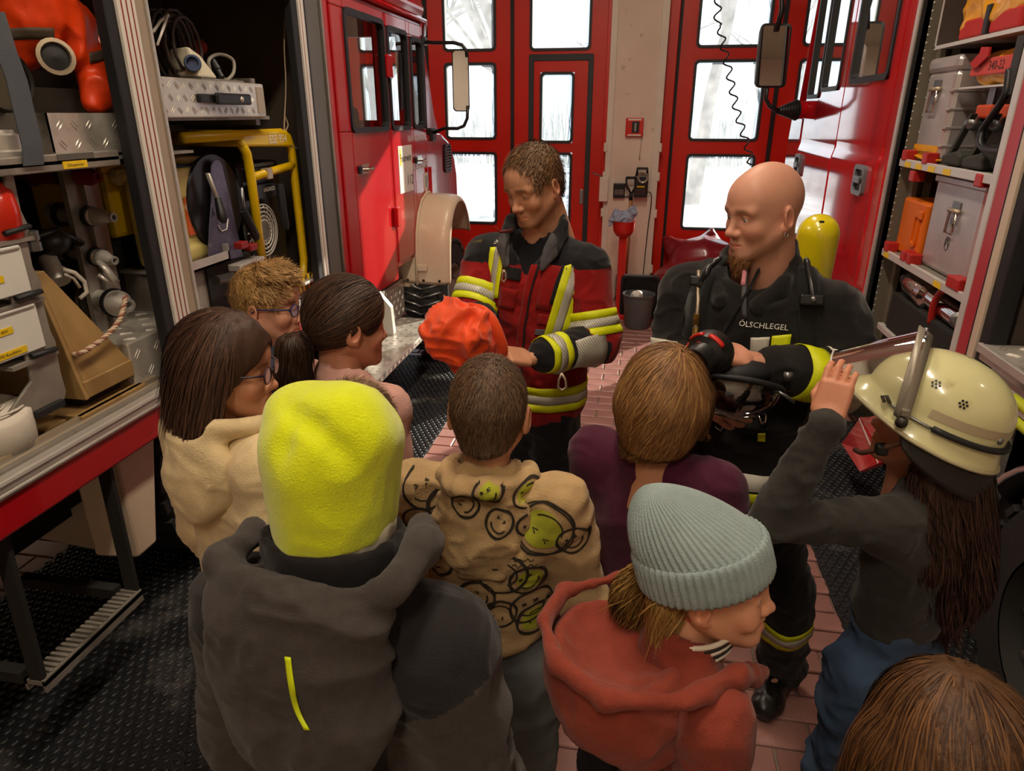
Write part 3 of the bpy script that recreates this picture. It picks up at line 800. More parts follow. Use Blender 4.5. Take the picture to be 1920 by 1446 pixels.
fen = add_mesh('fender', V, Fs, m_cream, fe, smooth=True); so = fen.modifiers.new('th', 'SOLIDIFY'); so.thickness = .012; so.offset = -1
sb = fen.modifiers.new('sd', 'SUBSURF'); sb.levels = 1; sb.render_levels = 1
b = MB(); b.tube([(-1.69, y - .004, z + .004) for y, z in prof], .012, 6); b.build('fender_bead', m_cream, fen, smooth=True)
MB().box((-1.68, 5.135, .80), (-1.60, 5.162, .85)).build('flap_catch', m_cream, fen, bevel=.006)
MB().box((-1.98, 5.17, .66), (-1.72, 5.2, 1.0)).build('splash_guard', m_cream, fen, bevel=.008)
for i in range(4): b = MB(); b.lathe([(0, .008), (.01, .006), (.012, 0)], (-1.9 + i * .13, 5.16, .72), (0, -1, 0), 8); b.build('bolt', m_chassis, fen, smooth=True)
MB().box((-1.96, 5.18, .47), (-1.45, 5.21, .70)).build('mudflap', m_rub, fe)
wheel(fe, (-1.66, 5.62, .495), .48, .30)
b = MB()
for a in np.linspace(0, 2 * math.pi, 44, endpoint=False):
    for s in (-1, 1):
        p0 = np.array([-1.66 + s * .16, 5.62 + math.cos(a) * .475, .495 + math.sin(a) * .475]); p1 = np.array([-1.66, 5.62 + math.cos(a + .1) * .482, .495 + math.sin(a + .1) * .482])
        b.tube([p0, p1], .011, 5)
stuff(b.build('snow_chain', m_steel, fe, smooth=True))
MB().box((-1.95, 3.05, .405), (-1.49, 5.03, .45)).build('step_board', m_tread, fe, bevel=.008)
tread('step_lozenges', m_tread, (-1.95, 3.06, .45), (1, 0, 0), (0, 1, 0), .44, 1.96, .055, fe)
tread('edge_lozenges', m_tread, (-1.49, 3.06, .408), (0, 1, 0), (0, 0, 1), 1.96, .04, .04, fe)
MB().box((-1.83, 4.30, .46), (-1.80, 5.14, .74)).build('kick_plate', m_tread, fe)
tread('kick_lozenges', m_tread, (-1.80, 4.32, .47), (0, 1, 0), (0, 0, 1), .8, .26, .05, fe)
pl = [(-1.98, .84), (-1.85, .84), (-1.70, .66), (-1.69, .46), (-1.78, .46), (-1.80, .62)]
b = MB(); P2 = [(p[1], p[0]) for p in pl]; b.prism(P2, 1, 4.55, 4.60); b.build('step_bracket', m_stripe, fe)
MB().box((-2.0, 3.9, .45), (-1.95, 5.1, .92)).build('step_back', m_chassis, fe)
MB().box((-1.9, 4.9, .2), (-1.8, 5.0, .42)).build('step_support', m_chassis, fe)
# rear-view mirror on tubular arms
ym = 5.72
c0 = on(864, 152, y=ym); A0 = np.array([-1.74, 5.72, 2.47])
b = MB(); b.tube([A0, on(812, 80, y=ym), on(850, 80, y=ym), on(866, 84, y=ym), on(874, 94, y=ym), on(875, 106, y=ym)], .013, 8)
b.tube([on(877, 198, y=ym), on(876, 222, y=ym), on(870, 236, y=ym), on(858, 241, y=ym), on(832, 241, y=ym), np.array([-1.74, ym + .1, 1.79])], .013, 8)
mr = b.build('mirror_arm', m_black, fe, smooth=True)
for q_ in (((-1.76, ym + .02, 1.74), (-1.69, ym + .14, 1.84)), ((-1.76, ym - .06, 2.44), (-1.7, ym + .04, 2.5))): MB().box(*q_).build('arm_bracket', m_black, mr, bevel=.01)
wm, hm = .066, .222
R = rotz(math.radians(12)) @ rotx(math.radians(-3))
def in_frame(pl, c): return [tuple(np.array(c) + R @ np.array(p)) for p in pl]
o1 = rr(-wm, wm, -hm, hm, .03); b = MB()
n = len(o1); V = in_frame([(p[0], 0, p[1]) for p in o1], c0) + in_frame([(p[0] * .8, .06, p[1] * .94) for p in o1], c0)
b.add(V, [(k, (k + 1) % n, n + (k + 1) % n, n + k) for k in range(n)] + [tuple(range(n, 2 * n))[::-1]])
V = in_frame([(p[0], 0, p[1]) for p in o1], c0) + in_frame([(p[0] * .88, -.004, p[1] * .965) for p in o1], c0); b.add(V, [(k, n + k, n + (k + 1) % n, (k + 1) % n) for k in range(n)])
b.build('mirror_housing', m_black, mr, smooth=True, angle=40)
b = MB(); b.add(in_frame([(p[0] * .89, -.003, p[1] * .967) for p in o1], c0), [tuple(range(n))]); b.build('mirror_face', m_mirror, mr)
# ================================================================== THE MODERN FIRE ENGINE (right)
m_redg = mat('engine_red_gloss', '#c01a22', .10, var=.03, vs=2, coat=1., bump=.0)
m_hand = mat('handle_grey', '#6d737a', .4)
m_shelfw = mat('shelf_white', '#cfccca', .35, metal=.2, var=.04)
m_lockg = mat('locker_olive', '#7c7465', .55, metal=.3, var=.12, vs=7)
m_lockd = mat('locker_brown', '#463a35', .7, var=.1)
m_pinkw = mat('pale_pipe', '#dccac4', .4)
m_clip = mat('red_clip', '#b3211d', .4)
XR = 1.30
ft = thing('fire_engine', 'modern glossy red fire engine with an open locker at the right side of the hall', 'fire engine', (XR, 4.0, 0))
def face_r(b, y0, y1, z0, z1, hs=(), x0=XR, x1=XR + .05):
    holed_yz(b, y0, y1, z0, z1, list(hs), x0, x1)
W2 = (4.42, 5.20, 2.125, 3.0); W1 = (5.46, 5.98, 2.10, 3.0); W0 = (6.02, 6.42, 2.06, 3.0)
b = MB(); face_r(b, 4.14, 6.5, .55, 3.3, [W2, W1, W0], XR + .012, XR + .06)
b.prism([(6.5, .55), (6.98, .55), (6.98, 1.70), (6.90, 2.05), (6.5, 2.05)], 0, XR + .012, XR + .06)
b.prism([(6.42, 2.05), (6.5, 2.05), (6.5, 3.3), (6.42, 3.3)], 0, XR + .012, XR + .06)
b.build('cab_side', m_redg, ft)
b = MB(); b.prism([(6.84, 2.05), (6.92, 2.05), (6.62, 3.3), (6.54, 3.3)], 0, XR + .02, XR + .12); b.build('windscreen_pillar', m_redg, ft, bevel=.01)
def crease(y0, y1, z0, zb, zt, hs=()):
    """door skin with a stepped belt line"""
    b = MB()
    pr = [(XR, z0), (XR - .012, z0 + .02), (XR - .018, zb - .05), (XR - .006, zb), (XR, zb + .02), (XR, zt)]
    ys = [y0, y0 + .012, y1 - .012, y1]
    V = []
    for k, y in enumerate(ys):
        ins = .012 if k in (0, 3) else 0
        V += [(x + ins, y, z) for x, z in pr]
    n = len(pr)
    b.add(V, [(k * n + j, (k + 1) * n + j, (k + 1) * n + j + 1, k * n + j + 1)[::-1] for k in range(3) for j in range(n - 1)])
    holed_yz(b, y0, y1, zt, 3.25, list(hs), XR, XR + .015)
    return b
d_r = crease(4.30, 5.30, .62, 1.72, 1.78, [W2]).build('cab_door', m_redg, ft, smooth=True, angle=20)
d_f = crease(5.325, 6.46, .62, 1.70, 1.76, [W1, W0]).build('cab_door', m_redg, ft, smooth=True, angle=20)
b = crease(4.14, 4.285, .62, 1.72, 1.78); b.build('cab_rear_panel', m_redg, ft, smooth=True, angle=20)
b = MB(); b.prism([(6.475, .62), (6.97, .62), (6.97, 1.70), (6.89, 2.04), (6.475, 2.04)], 0, XR - .008, XR + .02); b.build('front_corner', m_redg, ft, bevel=.008)
cab_window(d_r, *W2, x=XR, wd=.035, r=.05); cab_window(d_f, *W1, x=XR, wd=.03, r=.05); cab_window(d_f, *W0, x=XR, wd=.03, r=.04)
for par, y, z in ((d_r, 4.53, 1.585), (d_f, 6.3, 1.555)):
    b = MB(); ring_yz(b, rr(y - .10, y + .10, z - .085, z + .085, .03), rr(y - .075, y + .07, z - .06, z + .06, .02), XR - .04, XR - .012); h = b.build('door_handle', m_hand, par, smooth=True, angle=35)
    MB().box((XR - .025, y - .08, z - .065), (XR - .012, y + .08, z + .065)).build('recess', m_black, h)
    MB().box((XR - .05, y - .055, z - .018), (XR - .025, y + .07, z + .022)).build('pull', m_hand, h, bevel=.006)
    b = MB(); b.lathe([(0, .004), (.014, .004), (.016, 0)], (XR - .04, y - .075, z), (-1, 0, 0), 12); b.build('keyhole', m_black, h, smooth=True)
b = MB().box((XR + .06, 4.14, .55), (3.6, 4.2, 3.3)).box((3.55, 4.2, .55), (3.6, 6.9, 2.1)).box((XR + .06, 4.2, 1.0), (3.5, 6.4, 1.05)).box((XR + .06, 4.2, 3.2), (3.6, 6.6, 3.3))
b.box((XR + .06, 6.88, .55), (3.6, 6.96, 2.05)); b.build('cab_shell', m_red2, ft)
b = MB().box((1.5, 4.5, 1.05), (3.2, 4.95, 1.55)).box((1.5, 4.4, 1.5), (3.2, 4.5, 2.5)).box((1.5, 5.6, 1.05), (2.2, 6.0, 1.55)).box((1.5, 5.5, 1.5), (2.2, 5.62, 2.45)); b.build('cab_seats', mat('seat_black', '#262322', .8), ft, bevel=.05)
b = MB().box((1.42, 4.78, 2.1), (1.46, 5.16, 3.0)); b.build('blind', mat('blind_cream', '#d8d0c2', .8), ft)
# mirror
ym = 6.35
mc = on(1450, 105, y=ym)
b = MB(); b.tube([on(1467, -40, y=ym), on(1466, 20, y=ym), on(1456, 58, y=ym)], .02, 10); b.build('mirror_arm', m_black, ft, smooth=True); b = MB()
b.tube([on(1440, 150, y=ym), on(1436, 186, y=ym), on(1444, 200, y=ym), on(1462, 210, y=ym)], .017, 10)
ma = b.build('mirror_arm', m_black, ft, smooth=True)
p0 = on(1458, 208, y=ym); p1 = np.array([XR + .01, ym + .1, 1.98]); b = MB(); pts = [p0 + (p1 - p0) * t for t in np.linspace(0, .62, 17)]
b.tube(pts, [(.025 + .05 * t) * (1 + .10 * (-1) ** i) for i, t in enumerate(np.linspace(0, 1, 17))], 14); b.build('bellows', m_black, ma, smooth=True, angle=30)
b = MB(); b.tube([pts[-1], p1], [.075, .07], 14); b.build('mirror_foot', m_redg, ma, smooth=True, angle=40)
R = rotz(math.radians(10)) @ rotx(math.radians(-4))
o1 = rr(-.125, .125, -.235, .235, .04); n = len(o1); b = MB()
b.add(in_frame([(p[0], 0, p[1]) for p in o1], mc) + in_frame([(p[0] * .82, .1, p[1] * .92) for p in o1], mc), [(k, (k + 1) % n, n + (k + 1) % n, n + k) for k in range(n)] + [tuple(range(n, 2 * n))[::-1]])
b.add(in_frame([(p[0], 0, p[1]) for p in o1], mc) + in_frame([(p[0] * .88, -.004, p[1] * .93) for p in o1], mc), [(k, n + k, n + (k + 1) % n, (k + 1) % n) for k in range(n)])
b.build('mirror_housing', m_black, ma, smooth=True, angle=40)
b = MB(); b.add(in_frame([(p[0] * .885, -.002, p[1] * .935) for p in o1], mc), [tuple(range(n))]); b.build('mirror_face', m_mirror, ma)

# locker body
LY0, LY1 = 2.95, 4.10
b = MB().box((XR + .02, 1.2, .62), (2.05, 4.14, .70)).box((2.0, 1.2, .62), (2.05, 4.14, 3.2)).box((XR + .02, 1.2, 2.95), (2.05, 4.14, 3.0)); b.build('locker_lining', m_lockd, ft)
MB().box((2.05, 1.2, .5), (3.6, 4.14, 3.3)).build('body_core', m_red2, ft)
b = MB().box((XR + .01, 4.085, .62), (XR + .16, 4.14, 3.0)).box((XR + .10, 4.04, .62), (XR + .13, 4.09, 3.0)).box((XR + .16, 4.06, .62), (XR + .2, 4.14, 2.5)); b.build('shutter_guide', m_lockg, ft, bevel=.004)
for nm, y0, y1, mt, pr_ in (('rubber_edge', 4.085, 4.10, m_rub, .012), ('silver_trim', 4.10, 4.14, m_alu, .02), ('rubber_edge', 4.135, 4.146, m_rub, .012)):
    MB().box((XR - pr_ + .01, y0, .62), (XR + .04, y1, 3.2)).build(nm, mt, ft)
b = MB()
for k in range(60): b.lathe([(0, .004), (.006, .002), (.006, 0)], (XR + .045, 4.085, .7 + k * .035), (0, -1, 0), 6)
stuff(b.build('rivets', m_alu, ft))
for nm, y0, y1, mt, pr_ in (('white_trim', 2.905, 2.95, m_shelfw, .012), ('red_trim', 2.815, 2.905, mat('trim_red', '#b0313a', .35), .008), ('rubber_edge', 2.80, 2.815, m_rub, .012), ('cream_trim', 2.75, 2.80, mat('trim_cream', '#cbb8a4', .4), .014), ('rubber_edge', 2.68, 2.75, m_rub, .004)):
    MB().box((XR - pr_, y0, .9 if nm != 'red_trim' else .85), (XR + .06, y1, 3.2)).build(nm, mt, ft, bevel=.004)
b = MB().box((XR + .08, 2.70, .7), (XR + .7, 2.93, 3.0)); b.build('locker_divider', m_lockd, ft)
def shelf(z, y0=2.96, y1=4.06, name='shelf'):
    s = MB().box((1.335, y0, z - .012), (1.98, y1, z)).build(name, m_alud, ft)
    MB().box((1.32, y0, z - .034), (1.338, y1, z + .004)).build('shelf_edge', m_shelfw, s, bevel=.003)
    return s
s_up = shelf(1.73); s_lo = shelf(1.265)
for s, z, ys, cl in ((s_up, 1.712, (3.93, 3.78, 3.62, 3.44), ((4.0, .03), (3.72, .03), (3.84, -.06), (3.12, -.02))), (s_lo, 1.247, (3.98, 3.28), ((4.0, .03), (3.74, .03), (3.66, .03), (3.16, .03), (3.1, .03)))):
    for y in ys:
        t = MB().box((1.318, y - .04, z - .014), (1.3195, y + .04, z + .012)).build('yellow_tag', m_ylab, s)
    for y, dz in cl: MB().box((1.315, y - .032, z + .016 + dz - .03), (1.37, y + .032, z + .016 + dz + .02)).build('red_clip', m_clip, s, bevel=.005)
# bottom of the bay, second bay, platform, wheel, lower flap
b = MB().box((XR, 2.7, .60), (XR + .05, 4.14, .72)); b.build('lower_trim', m_alu, ft, bevel=.006)
MB().box((XR - .02, 1.3, 1.10), (2.0, 2.69, 1.16)).build('platform', m_tread, ft, bevel=.006)
tread('platform_lozenges', m_tread, (XR - .01, 1.35, 1.16), (1, 0, 0), (0, 1, 0), .6, 1.32, .07, ft)
b = MB().box((XR - .035, 1.3, 1.13), (XR - .018, 2.69, 1.165)).box((XR - .05, 1.3, 1.06), (XR - .02, 2.69, 1.085)); b.build('platform_rail', m_alu, ft, bevel=.004)
MB().box((XR + .03, 1.3, .95), (XR + .06, 2.69, 1.10)).build('platform_skirt', m_pinkw, ft)
b = MB().box((XR + .14, 2.56, 1.16), (XR + .2, 2.62, 3.0)); b.box((XR + .24, 2.60, 1.16), (XR + .3, 2.68, 3.0)); b.build('inner_post', m_lockg, ft)
b = MB(); b.tube([(XR + .10, 2.5, 1.16), (XR + .115, 2.5, 3.0)], .032, 12); b.build('inner_pipe', m_pinkw, ft, smooth=True)
b = MB(); b.tube([(XR + .07, 2.52, 2.2), (XR + .06, 2.49, 1.9), (XR + .08, 2.52, 1.7), (XR + .05, 2.55, 1.62)], .004, 6); b.build('wire', m_black, ft)
MB().box((XR + .05, 2.53, 1.57), (XR + .1, 2.6, 1.63)).build('switch_box', m_grey, ft, bevel=.005)
for k, p in enumerate(((1906, 752), (1906, 790))):
    b = MB(); q = on(p[0], p[1], x=XR - .12); b.tube([q + [0, .02, 0], q + [.01, -.3, -.01]], .017, 10); b.build('grab_rail', mat('neon_rail', '#c9d21a', .4), ft, smooth=True)
# opened flap panel hanging low by the locker
pl = [on(1578, 832, x=1.22), on(1642, 742, x=1.26), on(1668, 860, x=1.22), on(1612, 884, x=1.16)]
b = MB(); q = [np.array(p) for p in pl]; nrm = unit(np.cross(q[1] - q[0], q[3] - q[0])) * .02
b.add(q + [p + nrm for p in q], [(0, 3, 2, 1), (4, 5, 6, 7), (0, 1, 5, 4), (1, 2, 6, 5), (2, 3, 7, 6), (3, 0, 4, 7)]); fl = b.build('flap_panel', m_redg, ft)
a, c = (q[0] * .45 + q[1] * .55), (q[3] * .35 + q[2] * .65); s2 = unit(q[1] - q[0]) * .006; nn2 = nrm * 1.15 if nrm @ (np.array([0, 0, CAM_H]) - q[0]) > 0 else -nrm * .15
b = MB(); b.add([a - s2 + nn2, c - s2 + nn2, c + s2 + nn2, a + s2 + nn2], [(0, 1, 2, 3)]); b.build('white_line', m_paper, fl)
wheel(ft, (1.42, 1.86, .475), .46, .30, 26, ax=-1., rimm=m_chassis)
b = MB(); arc = [(1.86 + .54 * math.cos(t), .47 + .54 * math.sin(t)) for t in np.linspace(math.radians(5), math.radians(175), 19)]
V = [(x, y, z) for y, z in arc for x in (1.25, 1.6)]; Fs = [(2 * i, 2 * i + 1, 2 * i + 3, 2 * i + 2) for i in range(18)]
o = add_mesh('wheel_arch', V, Fs, m_black, ft, smooth=True); so = o.modifiers.new('th', 'SOLIDIFY'); so.thickness = .01
b = MB(); b.tube([(1.25, y, z) for y, z in arc], .012, 8); b.build('arch_trim', m_chrome, o, smooth=True)
MB().box((1.29, 2.42, .35), (1.33, 2.69, .95)).build('lower_plate', m_tread, ft); tread('plate_lozenges', m_tread, (1.29, 2.68, .36), (0, -1, 0), (0, 0, 1), .25, .58, .06, ft)
MB().box((1.40, 2.69, .3), (3.5, 6.8, .62)).box((1.6, 1.2, .35), (3.5, 2.7, 1.08)).build('chassis', m_chassis, ft)
b = MB().box((XR + .02, 2.7, .35), (XR + .06, 3.4, .6)); b.build('lower_skirt', m_redg, ft, bevel=.006)
wheel(ft, (1.45, 5.9, .475), .46, .30, 26, ax=-1., rimm=m_alud)
# ================================================================== EQUIPMENT IN THE OLD ENGINE'S LOCKERS
m_woodp = mat('plywood', '#9c7c4c', .55, var=.14, vs=5, col2='#7b5a30', c2s=6, c2t=.6, stretch=(1, 1, .3), bump=.08, bs=60)
m_rope = mat('rope', '#c9b094', .8, bump=.5, bs=160)
m_hosew = mat('hose_white', '#cfc6b8', .8, bump=.25, bs=220)
m_pale = mat('canister_pale', '#cdbd76', .45, var=.08, vs=8, col2='#8b7b45', c2s=6, c2t=.64)
m_orlab = mat('orange_label', '#cf5f33', .55, var=.2, vs=30, col2='#d8c6a8', c2s=22, c2t=.6)
m_purple = mat('drum_plate', '#5a566e', .4, metal=.3, var=.15, vs=10, col2='#8b8894', c2s=30, c2t=.66)
m_strap = mat('strap_grey', '#474b52', .7, bump=.2, bs=200)
m_redm = mat('nozzle_red', '#7a1414', .45)
m_darkm = mat('dark_metal', '#3c3833', .45, metal=.6, var=.2, vs=15)
m_orange = mat('orange_pvc', '#ec4410', .42, var=.10, vs=8, bump=.2, bs=25)
m_plasticw = mat('box_white', '#d9d7d0', .4, var=.03)
m_glassl = mat('lamp_lens', '#5d5648', .15)

def along(a, c, prof, name, m, par, n=20, smooth=True):
    a = np.array(a, float); d = np.array(c, float) - a; L_ = np.linalg.norm(d)
    b = MB(); b.lathe([(r, h * L_) for r, h in prof], a, d, n); return b.build(name, m, par, smooth=True, angle=40)

# shelf with labels (part of the engine)
sh = MB().box((-2.55, .5, 1.805), (-1.76, 2.62, 1.815)).build('shelf', m_alud, fe)
MB().box((-1.785, .5, 1.785), (-1.76, 2.2, 1.835)).build('shelf_edge', m_alud, sh, bevel=.004)
b = MB().box((-1.76, 1.93, 1.816), (-1.757, 2.08, 1.834)).build('grey_tag', m_grey, sh)
b = MB().box((-1.76, 1.945, 1.79), (-1.757, 2.045, 1.812)).build('yellow_tag', m_ylab, sh)
text_part('lettering', 'Schaumrohr', .014, m_ink, (-1.757, 1.995, 1.80), Yv, Zv, b, .001)
# tray of tread plate standing on the shelf
t = thing('tread_plate_tray', 'open tray of bright tread plate on the upper shelf, holding the orange bag', 'tray', (-1.95, 2.3, 1.816))
ty0, ty1, tx, tz0, tz1 = 1.97, 2.30, -1.80, 1.818, 1.952
b = MB().box((-2.4, ty0, tz0), (tx, ty1, tz0 + .006)).box((-2.4, ty0, tz0), (-2.394, ty1, tz1)).box((-2.4, ty1 - .004, tz0), (tx, ty1, tz1)); b.build('tray_body', m_alud, t)
b = MB(); b.prism([(ty0 + .015, tz0), (ty1 - .012, tz0), (ty1, tz0 + .02), (ty1, tz1), (ty0, tz1), (ty0, tz0 + .02)], 0, tx - .005, tx); b.build('front', m_tread, t)
tread('front_lozenges', m_tread, (tx, ty0 + .01, tz0 + .012), Yv, Zv, ty1 - ty0 - .02, tz1 - tz0 - .02, .052, t, .55)
MB().box((-2.4, ty0, tz0), (tx, ty0 + .004, tz1)).build('tray_side', m_alud, t)
# grey tie-down strap hanging in front of the upper shelf
pts = [on(-14, 20, x=-1.78), on(8, 90, x=-1.77), on(30, 150, x=-1.765), on(44, 210, x=-1.76), on(60, 275, x=-1.754), on(62, 310, x=-1.754)]
b = MB(); wv = np.array([0, .036, 0])
V = [p + s * wv + np.array([dx, 0, 0]) for p in pts for dx in (0, .004) for s in (-1, 1)]
Fs = []
for i in range(len(pts) - 1):
    o_ = i * 4; Fs += [(o_ + 2, o_ + 3, o_ + 7, o_ + 6), (o_, o_ + 4, o_ + 5, o_ + 1), (o_ + 1, o_ + 5, o_ + 7, o_ + 3), (o_, o_ + 2, o_ + 6, o_ + 4)]
sp = add_mesh('tie_down_strap', V, Fs, m_strap); tag(sp, 'grey webbing strap hanging down across the upper locker shelf', 'strap')
# coupling at the frame edge on the shelf
t = thing('hose_coupling', 'round metal hose coupling at the left end of the upper shelf', 'coupling', on(8, 268, x=-1.85))
c = on(8, 262, x=-1.86); c[2] = 1.816
b = MB(); b.lathe([(0, 0), (.06, 0), (.06, .03), (.045, .035), (.045, .075), (.03, .08), (.028, .09)], c, (0, 0, 1), 22); b.build('coupling_body', m_alu, t, smooth=True, angle=40)
b = MB()
for k in range(3):
    a = k * 2.1; b.box(c + [.058 * math.cos(a) - .01, .058 * math.sin(a) - .01, .005], c + [.058 * math.cos(a) + .01, .058 * math.sin(a) + .01, .028])
b.build('lugs', m_alu, t)
t = thing('hand_lamp', 'dark hand lamp with a pale glass rim at the left edge of the upper shelf', 'lamp', on(0, 200, x=-1.98))
c = on(2, 150, x=-1.95); along(c + [-.12, .02, 0], c + [.02, 0, 0], [(0, 0), (.07, .02), (.095, .5), (.1, .92), (.09, 1.0), (.085, .93)], 'lamp_body', m_darkm, t); along(c + [.0, 0, 0], c + [.012, 0, 0], [(0, .2), (.085, .1), (.085, 0)], 'lamp_glass', m_glassl, t)

# nozzle board and nozzles
nb = MB().box((-2.02, 2.20, 1.0), (-2.0, 2.36, 1.80)).box((-2.0, 2.27, 1.0), (-1.985, 2.30, 1.8)).build('nozzle_board', m_alud, fe)
def nozzle(p_tip, p_back, r, label, red=False, big=False):
    d = np.array(p_back) - np.array(p_tip); L_ = np.linalg.norm(d)
    t = thing('hose_nozzle', label, 'nozzle', p_back, None)
    along(p_back, p_tip, [(0, 0), (r * 1.25, .0), (r * 1.25, .12), (r * .8, .14), (r * .8, .55), (r * .95, .57), (r * .95, .66), (r * .8, .68), (r, .70), (r * .95, .78), (r * .45, .95), (r * .5, .955), (r * .5, 1.0), (r * .28, 1.0), (r * .24, .9), (0, .9)] if not red else
          [(0, 0), (r, 0), (r, .7), (r * .8, .72), (r * .85, .9), (r * .6, .95), (r * .5, 1.0), (r * .25, 1.0), (0, .93)], 'nozzle_body', m_redm if red else m_alu, t)
    u = unit(d); along(np.array(p_back) - u * L_ * .12, np.array(p_back) - u * L_ * .16, [(0, 0), (r * 1.35, 0), (r * 1.35, 1), (0, 1)], 'collar', m_darkm, t)
    along(np.array(p_back) - u * L_ * .58, np.array(p_back) - u * L_ * .64, [(0, 0), (r * 1.1, 0), (r * 1.1, 1), (0, 1)], 'grip_ring', m_black, t)
    return t
nozzle(on(184, 332, x=-1.90), on(40, 322, x=-2.30), .038, 'dark red nozzle lying highest on the nozzle board', True)
n2 = nozzle(on(214, 408, x=-1.88), on(100, 402, x=-2.15), .034, 'metal nozzle below the dark red one, pointing to the aisle')
n3 = nozzle(on(216, 489, x=-1.88), on(125, 470, x=-2.12), .032, 'metal nozzle with a shut-off lever at the middle of the board')
b = MB(); b.tube([on(185, 490, x=-1.9), on(200, 505, x=-1.87), on(212, 522, x=-1.86), on(220, 530, x=-1.86)], .014, 8, flat=.6); b.tube([on(184, 515, x=-1.9), on(200, 526, x=-1.88), on(220, 532, x=-1.87)], .008, 8); b.build('shut_off_lever', m_alu, n3, smooth=True)
n4 = nozzle(on(243, 573, x=-1.84), on(170, 560, x=-2.05), .05, 'thick metal nozzle lowest on the board above the tread plate box')
# lever valves behind
t = thing('shut_off_valve', 'shiny dark ball valve with a twisted handle behind the wooden box', 'valve', on(110, 470, x=-2.05))
c = on(100, 455, x=-2.02); b = MB(); b.ell(c, (.05, .06, .045)); b.tube([c + [0, -.09, .03], c + [0, .02, .04], c + [.02, .10, -.02]], .022, 10, flat=.6); b.build('valve_body', m_darkm, t, smooth=True)
along(c + [-.02, -.02, -.05], c + [0.03, -.05, -.13], [(0, 0), (.03, 0), (.032, .5), (.04, .55), (.04, 1), (0, 1)], 'valve_outlet', m_alu, t)
t = thing('pressure_gauge_hose', 'thin pale hose looped over the wooden box', 'hose', on(150, 530, x=-1.95))
b = MB(); b.tube([on(118, 505, x=-1.95), on(140, 512, x=-1.93), on(158, 528, x=-1.92), on(163, 548, x=-1.92), on(150, 560, x=-1.93)], .008, 8); b.tube([on(120, 514, x=-1.95), on(138, 522, x=-1.94), on(150, 540, x=-1.93)], .006, 8); b.build('hose_loop', m_hosew, t, smooth=True)
t = thing('hose_coupling', 'small bright metal coupling on the rack edge beside the valve', 'coupling', on(70, 460, x=-1.85))
c = on(64, 470, x=-1.84); along(c, c + [0, 0, .06], [(0, 0), (.024, 0), (.024, .42), (.02, .45), (.02, .52), (.024, .55), (.024, 1), (0, 1)], 'coupling_body', m_steel, t)

# rack with two white pull-out boxes
rk = thing('box_rack', 'grey sheet metal rack holding two white boxes at the left edge', 'rack', (-1.9, 1.7, 1.0))
RX = -1.80
def sheet(poly, x0, x1, nm, m, par): b = MB(); b.prism([tuple(p) for p in poly], 0, x0, x1); return b.build(nm, m, par, bevel=.003)
pl = [on(*p, x=RX)[1:] for p in ((10, 318), (24, 318), (40, 395), (55, 425), (52, 450), (62, 500), (78, 530), (80, 560), (95, 620), (105, 640), (108, 665), (115, 700), (125, 735), (122, 748), (50, 790), (18, 775), (60, 715), (22, 560), (10, 400))]
sheet(pl, RX - .012, RX, 'rack_upright', m_alud, rk)
for px in ((8, 438), (30, 560), (58, 668)):
    a, c = on(px[0] - 40, px[1] + 22, x=RX), on(px[0] + 46, px[1] - 12, x=RX)
    b = MB(); b.box((-2.4, a[1], a[2] - .012), (RX + .01, c[1], a[2] + .0)); 
    b.build('rack_rail', m_alud, rk)
    q0, q1 = on(px[0] + 2, px[1] + 0, x=RX + .012), on(px[0] + 46, px[1] - 14, x=RX + .012)
    b = MB(); b.tube([q0, q1], .012, 8, flat=.7); b.build('rubber_stop', m_rub, rk, smooth=True)
q = on(98, 765, x=RX + .012); MB().box(q + [-.015, -.06, -.012], q + [.005, .05, .012]).build('rubber_stop', m_rub, rk, bevel=.004)
def white_box(name, c4, label, tagtxt):
    """c4: front corners (top right, bottom right) in the picture, on the rack's plane"""
    tr_, br_ = on(*c4[0], x=RX + .005), on(*c4[1], x=RX + .005)
    y1, z1, z0 = tr_[1], tr_[2], br_[2]; y0 = y1 - .42
    t = thing(name, label, 'box', (RX, (y0 + y1) / 2, z0))
    b = MB().box((-2.35, y0, z0), (RX + .005, y1 - .008, z0 + .006)).box((RX - .002, y0, z0), (RX + .006, y1, z1)).box((-2.35, y1 - .012, z0), (RX, y1 - .004, z1)).box((-2.35, y0, z0), (-2.34, y1 - .01, z1)).box((-2.35, y0, z0), (RX, y0 + .01, z1))
    b.build('box_body', m_plasticw, t, bevel=.006)
    b = MB(); b.tube([(RX + .004, y0, z1), (RX + .004, y1 - .01, z1), (RX - .05, y1 - .004, z1), (-2.35, y1 - .004, z1)], .008, 8); b.build('rolled_rim', m_plasticw, t, smooth=True)
    return t, y0, y1, z0, z1
t, y0, y1, z0, z1 = white_box('storage_box', ((38, 462), (50, 548)), 'white box in the upper slot of the grey rack', '')
b = MB().box((RX + .006, y1 - .2, z0 + .045), (RX + .008, y1 - .085, z0 + .065)).build('yellow_tag', m_ylab, t)
text_part('lettering', 'Schäkel', .014, m_ink, (RX + .008, y1 - .14, z0 + .055), Yv, Zv, b, .001)
t, y0, y1, z0, z1 = white_box('storage_box', ((66, 570), (80, 652)), 'white box with two yellow labels in the lower slot of the grey rack', '')
b = MB().box((RX + .006, y1 - .2, z0 + .075), (RX + .008, y1 - .1, z0 + .095)).build('yellow_tag', m_ylab, t)
text_part('lettering', 'Stecker 400V', .012, m_ink, (RX + .008, y1 - .15, z0 + .085), Yv, Zv, b, .001)
b = MB().box((RX + .006, y1 - .21, z0 + .008), (RX + .008, y1 - .07, z0 + .028)).build('yellow_tag', m_ylab, t)
text_part('lettering', '2.42/02 Rundleine', .013, m_ink, (RX + .008, y1 - .14, z0 + .018), Yv, Zv, b, .001)
